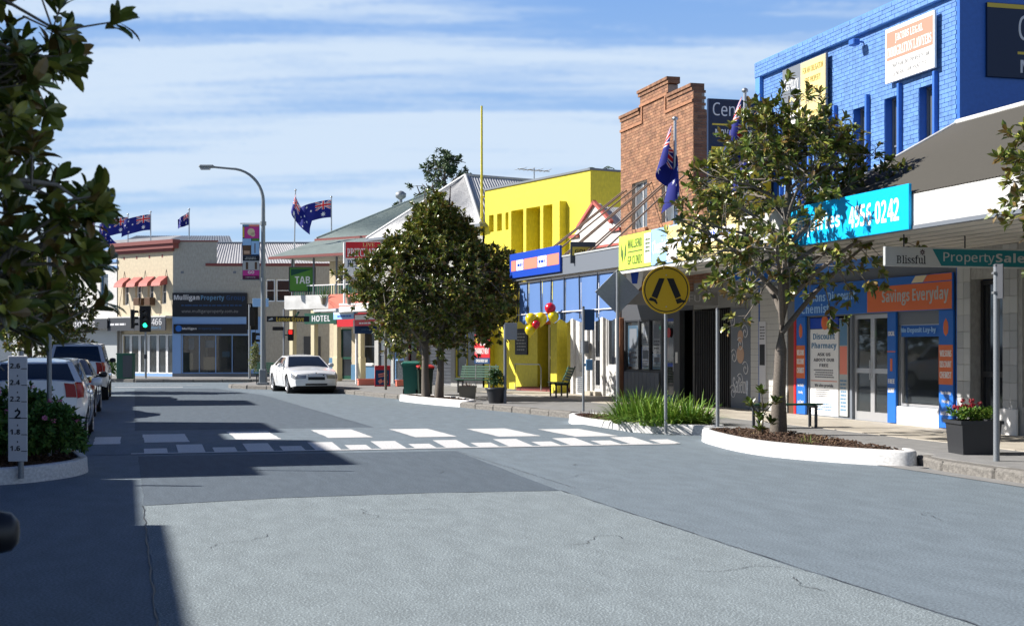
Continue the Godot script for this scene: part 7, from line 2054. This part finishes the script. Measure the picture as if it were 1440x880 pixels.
func build_cars() -> void:
	var nose := [0.06, 0.12, 0.15, 0.16, 0.16, 0.15, 0.13, 0.10, 0.05]
	var tail := [0.05, 0.11, 0.13, 0.13, 0.11, 0.09, 0.07, 0.05, 0.03]
	var sedan := {L = 4.9, W = 1.82, H = 1.43, R = 0.335, wheelbase = 2.95, front_over = 0.9, paint = M.paint_white, nose = nose, tail = tail, crown = 0.06,
		belt = [[-2.45, 0.70], [-2.2, 0.80], [-1.0, 0.94], [0.0, 0.97], [1.2, 1.0], [2.0, 1.0], [2.45, 0.96]],
		house = {cowl = -1.05, rear = 1.75, roof_f = -0.15, roof_r = 0.95, roof_w = 0.68, side = [[0.12, 0.46], [0.49, 0.86]]},
		head = [0.52, 0.99, 0.62, 0.9], tl = [0.6, 0.99, 0.6, 0.86, 0.35], grille = [0.42, 0.5, 0.9], plate = [0.5, 0.62]}
	# white sedan facing the camera at the right kerb
	car("white sedan parked at the right kerb facing the camera", sedan, P(6.55, 54.45), PI + deg_to_rad(4.5))
	var dark := sedan.duplicate(true)
	dark.merge({paint = M.paint_dark, L = 4.5, W = 1.78, H = 1.43, mirror = M.black}, true)
	dark.belt = [[-2.25, 0.66], [-2.0, 0.78], [-1.0, 0.9], [0.0, 0.93], [1.2, 0.97], [1.9, 1.0], [2.25, 0.96]]
	dark.house = {cowl = -1.05, rear = 1.75, roof_f = -0.2, roof_r = 0.85, roof_w = 0.68, side = [[0.12, 0.46], [0.49, 0.86]]}
	car("black sedan parked between white hatchback and white four wheel drive", dark, P(-1.5, 37.6), deg_to_rad(-1.5))
	car("dark car at the lower left edge with only its mirror in view", dark, P(-1.42, 4.82), 0.0)
	var hatch := {L = 4.2, W = 1.74, H = 1.52, R = 0.31, wheelbase = 2.6, front_over = 0.85, paint = M.paint_white, nose = nose, tail = [0.05, 0.12, 0.15, 0.15, 0.12, 0.10, 0.08, 0.06, 0.04], crown = 0.04,
		belt = [[-2.1, 0.68], [-1.9, 0.8], [-1.1, 0.95], [0.0, 1.0], [1.2, 1.06], [2.0, 1.1], [2.1, 1.08]],
		house = {cowl = -1.2, rear = 2.02, roof_f = -0.3, roof_r = 1.62, roof_w = 0.72, side = [[0.1, 0.4], [0.43, 0.72], [0.76, 0.92]], drop = 0.04, rw0 = 0.0},
		head = [0.55, 0.99, 0.62, 0.92], tl = [0.76, 1.0, 0.68, 0.97, 0.3], grille = [0.35, 0.6, 0.76], plate = [0.46, 0.6]}
	car("white hatchback with red tail lamps behind the left bed", hatch, P(-1.45, 27.2), deg_to_rad(-1.0))
	var suv := {L = 4.85, W = 1.9, H = 1.88, R = 0.38, wheelbase = 2.79, front_over = 0.9, paint = M.paint_silver, nose = nose, tail = [0.06, 0.10, 0.11, 0.1, 0.09, 0.08, 0.07, 0.05, 0.03], crown = 0.04, sill = 0.42,
		belt = [[-2.42, 0.9], [-2.2, 1.05], [-1.1, 1.18], [0.0, 1.2], [1.2, 1.22], [2.3, 1.25], [2.42, 1.22]],
		house = {cowl = -1.25, rear = 2.36, roof_f = -0.45, roof_r = 2.08, roof_w = 0.78, side = [[0.1, 0.38], [0.41, 0.66], [0.69, 0.94]], drop = 0.05, rw0 = 0.02},
		head = [0.55, 0.99, 0.62, 0.9], tl = [0.78, 1.0, 0.5, 0.98, 0.15], grille = [0.4, 0.55, 0.8], plate = [0.55, 0.68], mirror = M.black}
	var s := car("white four wheel drive with a spare wheel at the front of the left row", suv, P(-1.4, 49.0), deg_to_rad(-1.0))
	part(s, "spare_wheel_cover", MB.new().lathe([[0.32, 0.0], [0.36, 0.04], [0.36, 0.16], [0.32, 0.2], [0.001, 0.2]], V(-0.1, 1.02, 2.44), 24, Vector3.BACK), M.black)

func tree(called: String, label: String, at: Vector3, trunk_r: float, fork: float, cc: Vector3, cr: Vector3, prim: int, sec: int, twig: int, leaves: int, L: float, tints: Array, sd: int, stems := 1, lm: Material = null, bm: Material = null, low := -0.25, rough := 0.42, shell := 0.72, taper := 0.42, lowest := -1.0) -> Node3D:
	rng.seed = sd
	var o := thing(called, label, "tree", at)
	var nz := FastNoiseLite.new()
	nz.seed = sd; nz.frequency = 1.1; nz.fractal_octaves = 3
	var wood := MB.new()
	var twigs := MB.new()
	var fol := MB.new()
	var env := func(d: Vector3) -> float: return (0.88 + rough * nz.get_noise_3dv(d * 1.4)) * (1.0 - taper * maxf(d.y, 0.0) * sqrt(maxf(1.0 - d.y * d.y, 0.0)))
	var leaders := []
	for s in stems:
		var off := V(cos(s * 3.4 + 0.4), 0, sin(s * 3.4 + 0.4)) * (0.0 if stems == 1 else trunk_r * 1.7)
		var tip := cc + V(off.x * 2.0, cr.y * rng.randf_range(0.75, 0.95), off.z * 2.0)
		var pts := []
		for k in 9:
			var f := k / 8.0
			pts.append(off.lerp(tip, f) + V(rng.randf_range(-1, 1), 0, rng.randf_range(-1, 1)) * (0.06 * sin(f * PI)) + (V(cc.x, 0, cc.z) * 0.0))
		var rad := []
		for k in 9: rad.append(trunk_r * (1.25 if k == 0 else 1.0) * pow(1.0 - k / 8.6, 0.8))
		wood.tube(pts, rad, 12)
		leaders.append(pts)
	var tips := []
	for i in prim:
		var ld: Array = leaders[i % leaders.size()]
		var t := lerpf(fork, 0.97, pow(float(i) / prim, 0.9))
		var k := mini(int(t * 8), 7)
		var p: Vector3 = ld[k].lerp(ld[k + 1], t * 8 - k)
		var az := i * 2.399 + rng.randf_range(-0.4, 0.4)
		var el := lerpf(low, 1.2, pow(float(i) / prim, 1.3)) + rng.randf_range(-0.25, 0.25)
		var d := V(cos(az) * cos(el), sin(el), sin(az) * cos(el))
		var e := cc + d * cr * float(env.call(d)) * rng.randf_range(shell, 0.98)
		var path := []
		for q in 5:
			var f := q / 4.0
			path.append(p.lerp(e, f) + Vector3.UP * (sin(f * PI) * 0.12 * (e - p).length() * 0.6) + V(rng.randf_range(-1, 1), rng.randf_range(-1, 1), rng.randf_range(-1, 1)) * 0.05 * f)
		var r0 := trunk_r * lerpf(0.42, 0.2, float(i) / prim)
		wood.tube(path, [r0, r0 * 0.8, r0 * 0.6, r0 * 0.42, r0 * 0.25], 7, false)
		for j in sec:
			var f := rng.randf_range(0.3, 1.0)
			var q := mini(int(f * 4), 3)
			var sp: Vector3 = path[q].lerp(path[q + 1], f * 4 - q)
			var outd := ((sp - cc) / cr).normalized()
			var sd2 := (outd * 0.8 + V(rng.randfn(), rng.randfn() * 0.8 + 0.15, rng.randfn()) * 0.75).normalized()
			var len := rng.randf_range(0.25, 0.55) * minf(cr.x, cr.y)
			var se := sp + sd2 * len
			var rel := (se - cc) / cr
			var lim: float = env.call(rel.normalized())
			if rel.length() > lim: se = cc + rel.normalized() * lim * cr
			if se.y < maxf(cc.y - cr.y * 0.95, lowest): continue
			var mid := sp.lerp(se, 0.5) + V(rng.randf_range(-1, 1), rng.randf_range(0, 1), rng.randf_range(-1, 1)) * 0.05
			twigs.tube([sp, mid, se], [r0 * 0.3, r0 * 0.2, 0.006], 5, false)
			tips.append([se, (se - mid).normalized()])
			for w in twig:
				var tp := sp.lerp(se, rng.randf_range(0.25, 1.0))
				var td := ((se - sp).normalized() * 0.5 + V(rng.randfn(), rng.randfn() * 0.7 + 0.3, rng.randfn()) * 0.7).normalized()
				var te := tp + td * rng.randf_range(0.12, 0.34)
				twigs.tube([tp, te], [0.006, 0.003], 4, false)
				tips.append([te, td])
	for t in tips:
		if t[0].y < lowest: continue
		whorl(fol, t[0], (t[1] + V(0, 0.35, 0)).normalized(), leaves + rng.randi_range(-2, 2), L * rng.randf_range(0.85, 1.1), tints)
	part(o, "trunk", wood, bm if bm else M.bark)
	part(o, "branches", twigs, bm if bm else M.bark_pale)
	part(o, "crown", fol, lm if lm else M.leaf)
	return o

func build_trees() -> void:
	var mag := [Color(0.07, 0.105, 0.02), Color(0.095, 0.14, 0.026), Color(0.13, 0.17, 0.03), Color(0.17, 0.17, 0.04), Color(0.19, 0.125, 0.04), Color(0.28, 0.29, 0.055)]
	# near right magnolia, open crown
	fine_leaves = true
	tree("magnolia_tree", "open-crowned magnolia in the near right bed beside the crossing", P(11.0, 22.7, 0.15), 0.125, 0.30, V(0.15, 3.75, 0.1), V(2.65, 2.3, 2.5), 32, 8, 3, 9, 0.165, mag, 4)
	fine_leaves = false
	# round dense magnolia
	tree("magnolia_tree", "round dense magnolia standing in the middle bed", P(8.95, 42.0, 0.15), 0.12, 0.22, V(0.15, 3.6, 0.0), V(3.0, 3.0, 2.8), 70, 13, 5, 10, 0.16, mag, 9, 2, null, null, -0.35, 0.36, 0.72, 0.85)
	fine_leaves = true
	# left magnolia close to the camera; trunk outside the frame
	tree("magnolia_tree", "big dark magnolia crown overhanging the left edge close by", P(-3.2, 7.3, 0.15), 0.15, 0.2, V(1.17, 2.55, 0.15), V(2.0, 2.75, 1.7), 96, 12, 6, 11, 0.125, mag, 15, 1, null, null, -0.75, 0.2, 0.82, 0.1, 1.55)
	fine_leaves = false
	# behind the parked cars
	tree("street_tree", "dark bushy street tree behind the parked four wheel drive", P(-3.5, 56.0, 0.15), 0.12, 0.2, V(0.3, 3.0, 0.0), V(2.3, 2.5, 2.2), 44, 11, 4, 9, 0.18, mag, 21)
	# right edge of the frame
	tree("magnolia_tree", "magnolia leaves reaching in at the right edge of the frame", P(10.8, 13.1, 0.15), 0.11, 0.3, V(0.0, 3.3, 0.0), V(1.75, 1.6, 1.6), 40, 9, 4, 9, 0.13, mag, 31)
	# far trees above the roofs
	var gum := [Color(0.06, 0.10, 0.05), Color(0.08, 0.125, 0.06), Color(0.10, 0.14, 0.07)]
	tree("gum_tree", "wide pine-like tree behind the corrugated roofs", P(24.0, 108.0, 0.0), 0.4, 0.35, V(0, 14.2, 0), V(3.5, 3.1, 3.0), 22, 7, 3, 7, 0.34, gum, 41, 1, M.leaf_dull)
	tree("far_tree", "small tree peeping over the roofs left of the wide tree", P(21.6, 112.0, 0.0), 0.3, 0.35, V(0, 12.3, 0), V(1.5, 1.2, 1.5), 14, 6, 3, 7, 0.4, gum, 43, 1, M.leaf_dull)
	var palm := thing("palm_tree", "palm head peeping above the yellow building beside the brick parapet", "tree", P(34.1, 100.0, 0.0))
	part(palm, "trunk", MB.new().tube([V(0, 0, 0), V(0.1, 6, 0), V(0, 14.6, 0)], [0.3, 0.22, 0.18], 10), M.bark)
	var fr := MB.new()
	rng.seed = 77
	for i in 30:
		var a := i * 2.4
		var up := rng.randf_range(-0.5, 1.2)
		var d := V(cos(a), 0, sin(a))
		var prev := V(0, 14.6, 0)
		for k in 9:
			var f := (k + 1) / 9.0
			var p := V(0, 14.6, 0) + d * 1.5 * f * (1.0 - 0.2 * maxf(up, 0)) + V(0, up * f * 1.3 - 1.1 * f * f, 0)
			var sd := d.cross(Vector3.UP)
			fr.col = Color(0.03, 0.06, 0.025) * rng.randf_range(0.7, 1.3)
			for sgn in [-1.0, 1.0]: fr.tri(prev, p, (prev + p) / 2 + sd * sgn * 0.35 * (1 - f * 0.6) + V(0, -0.12, 0))
			prev = p
	part(palm, "crown", fr, M.leaf_dull)
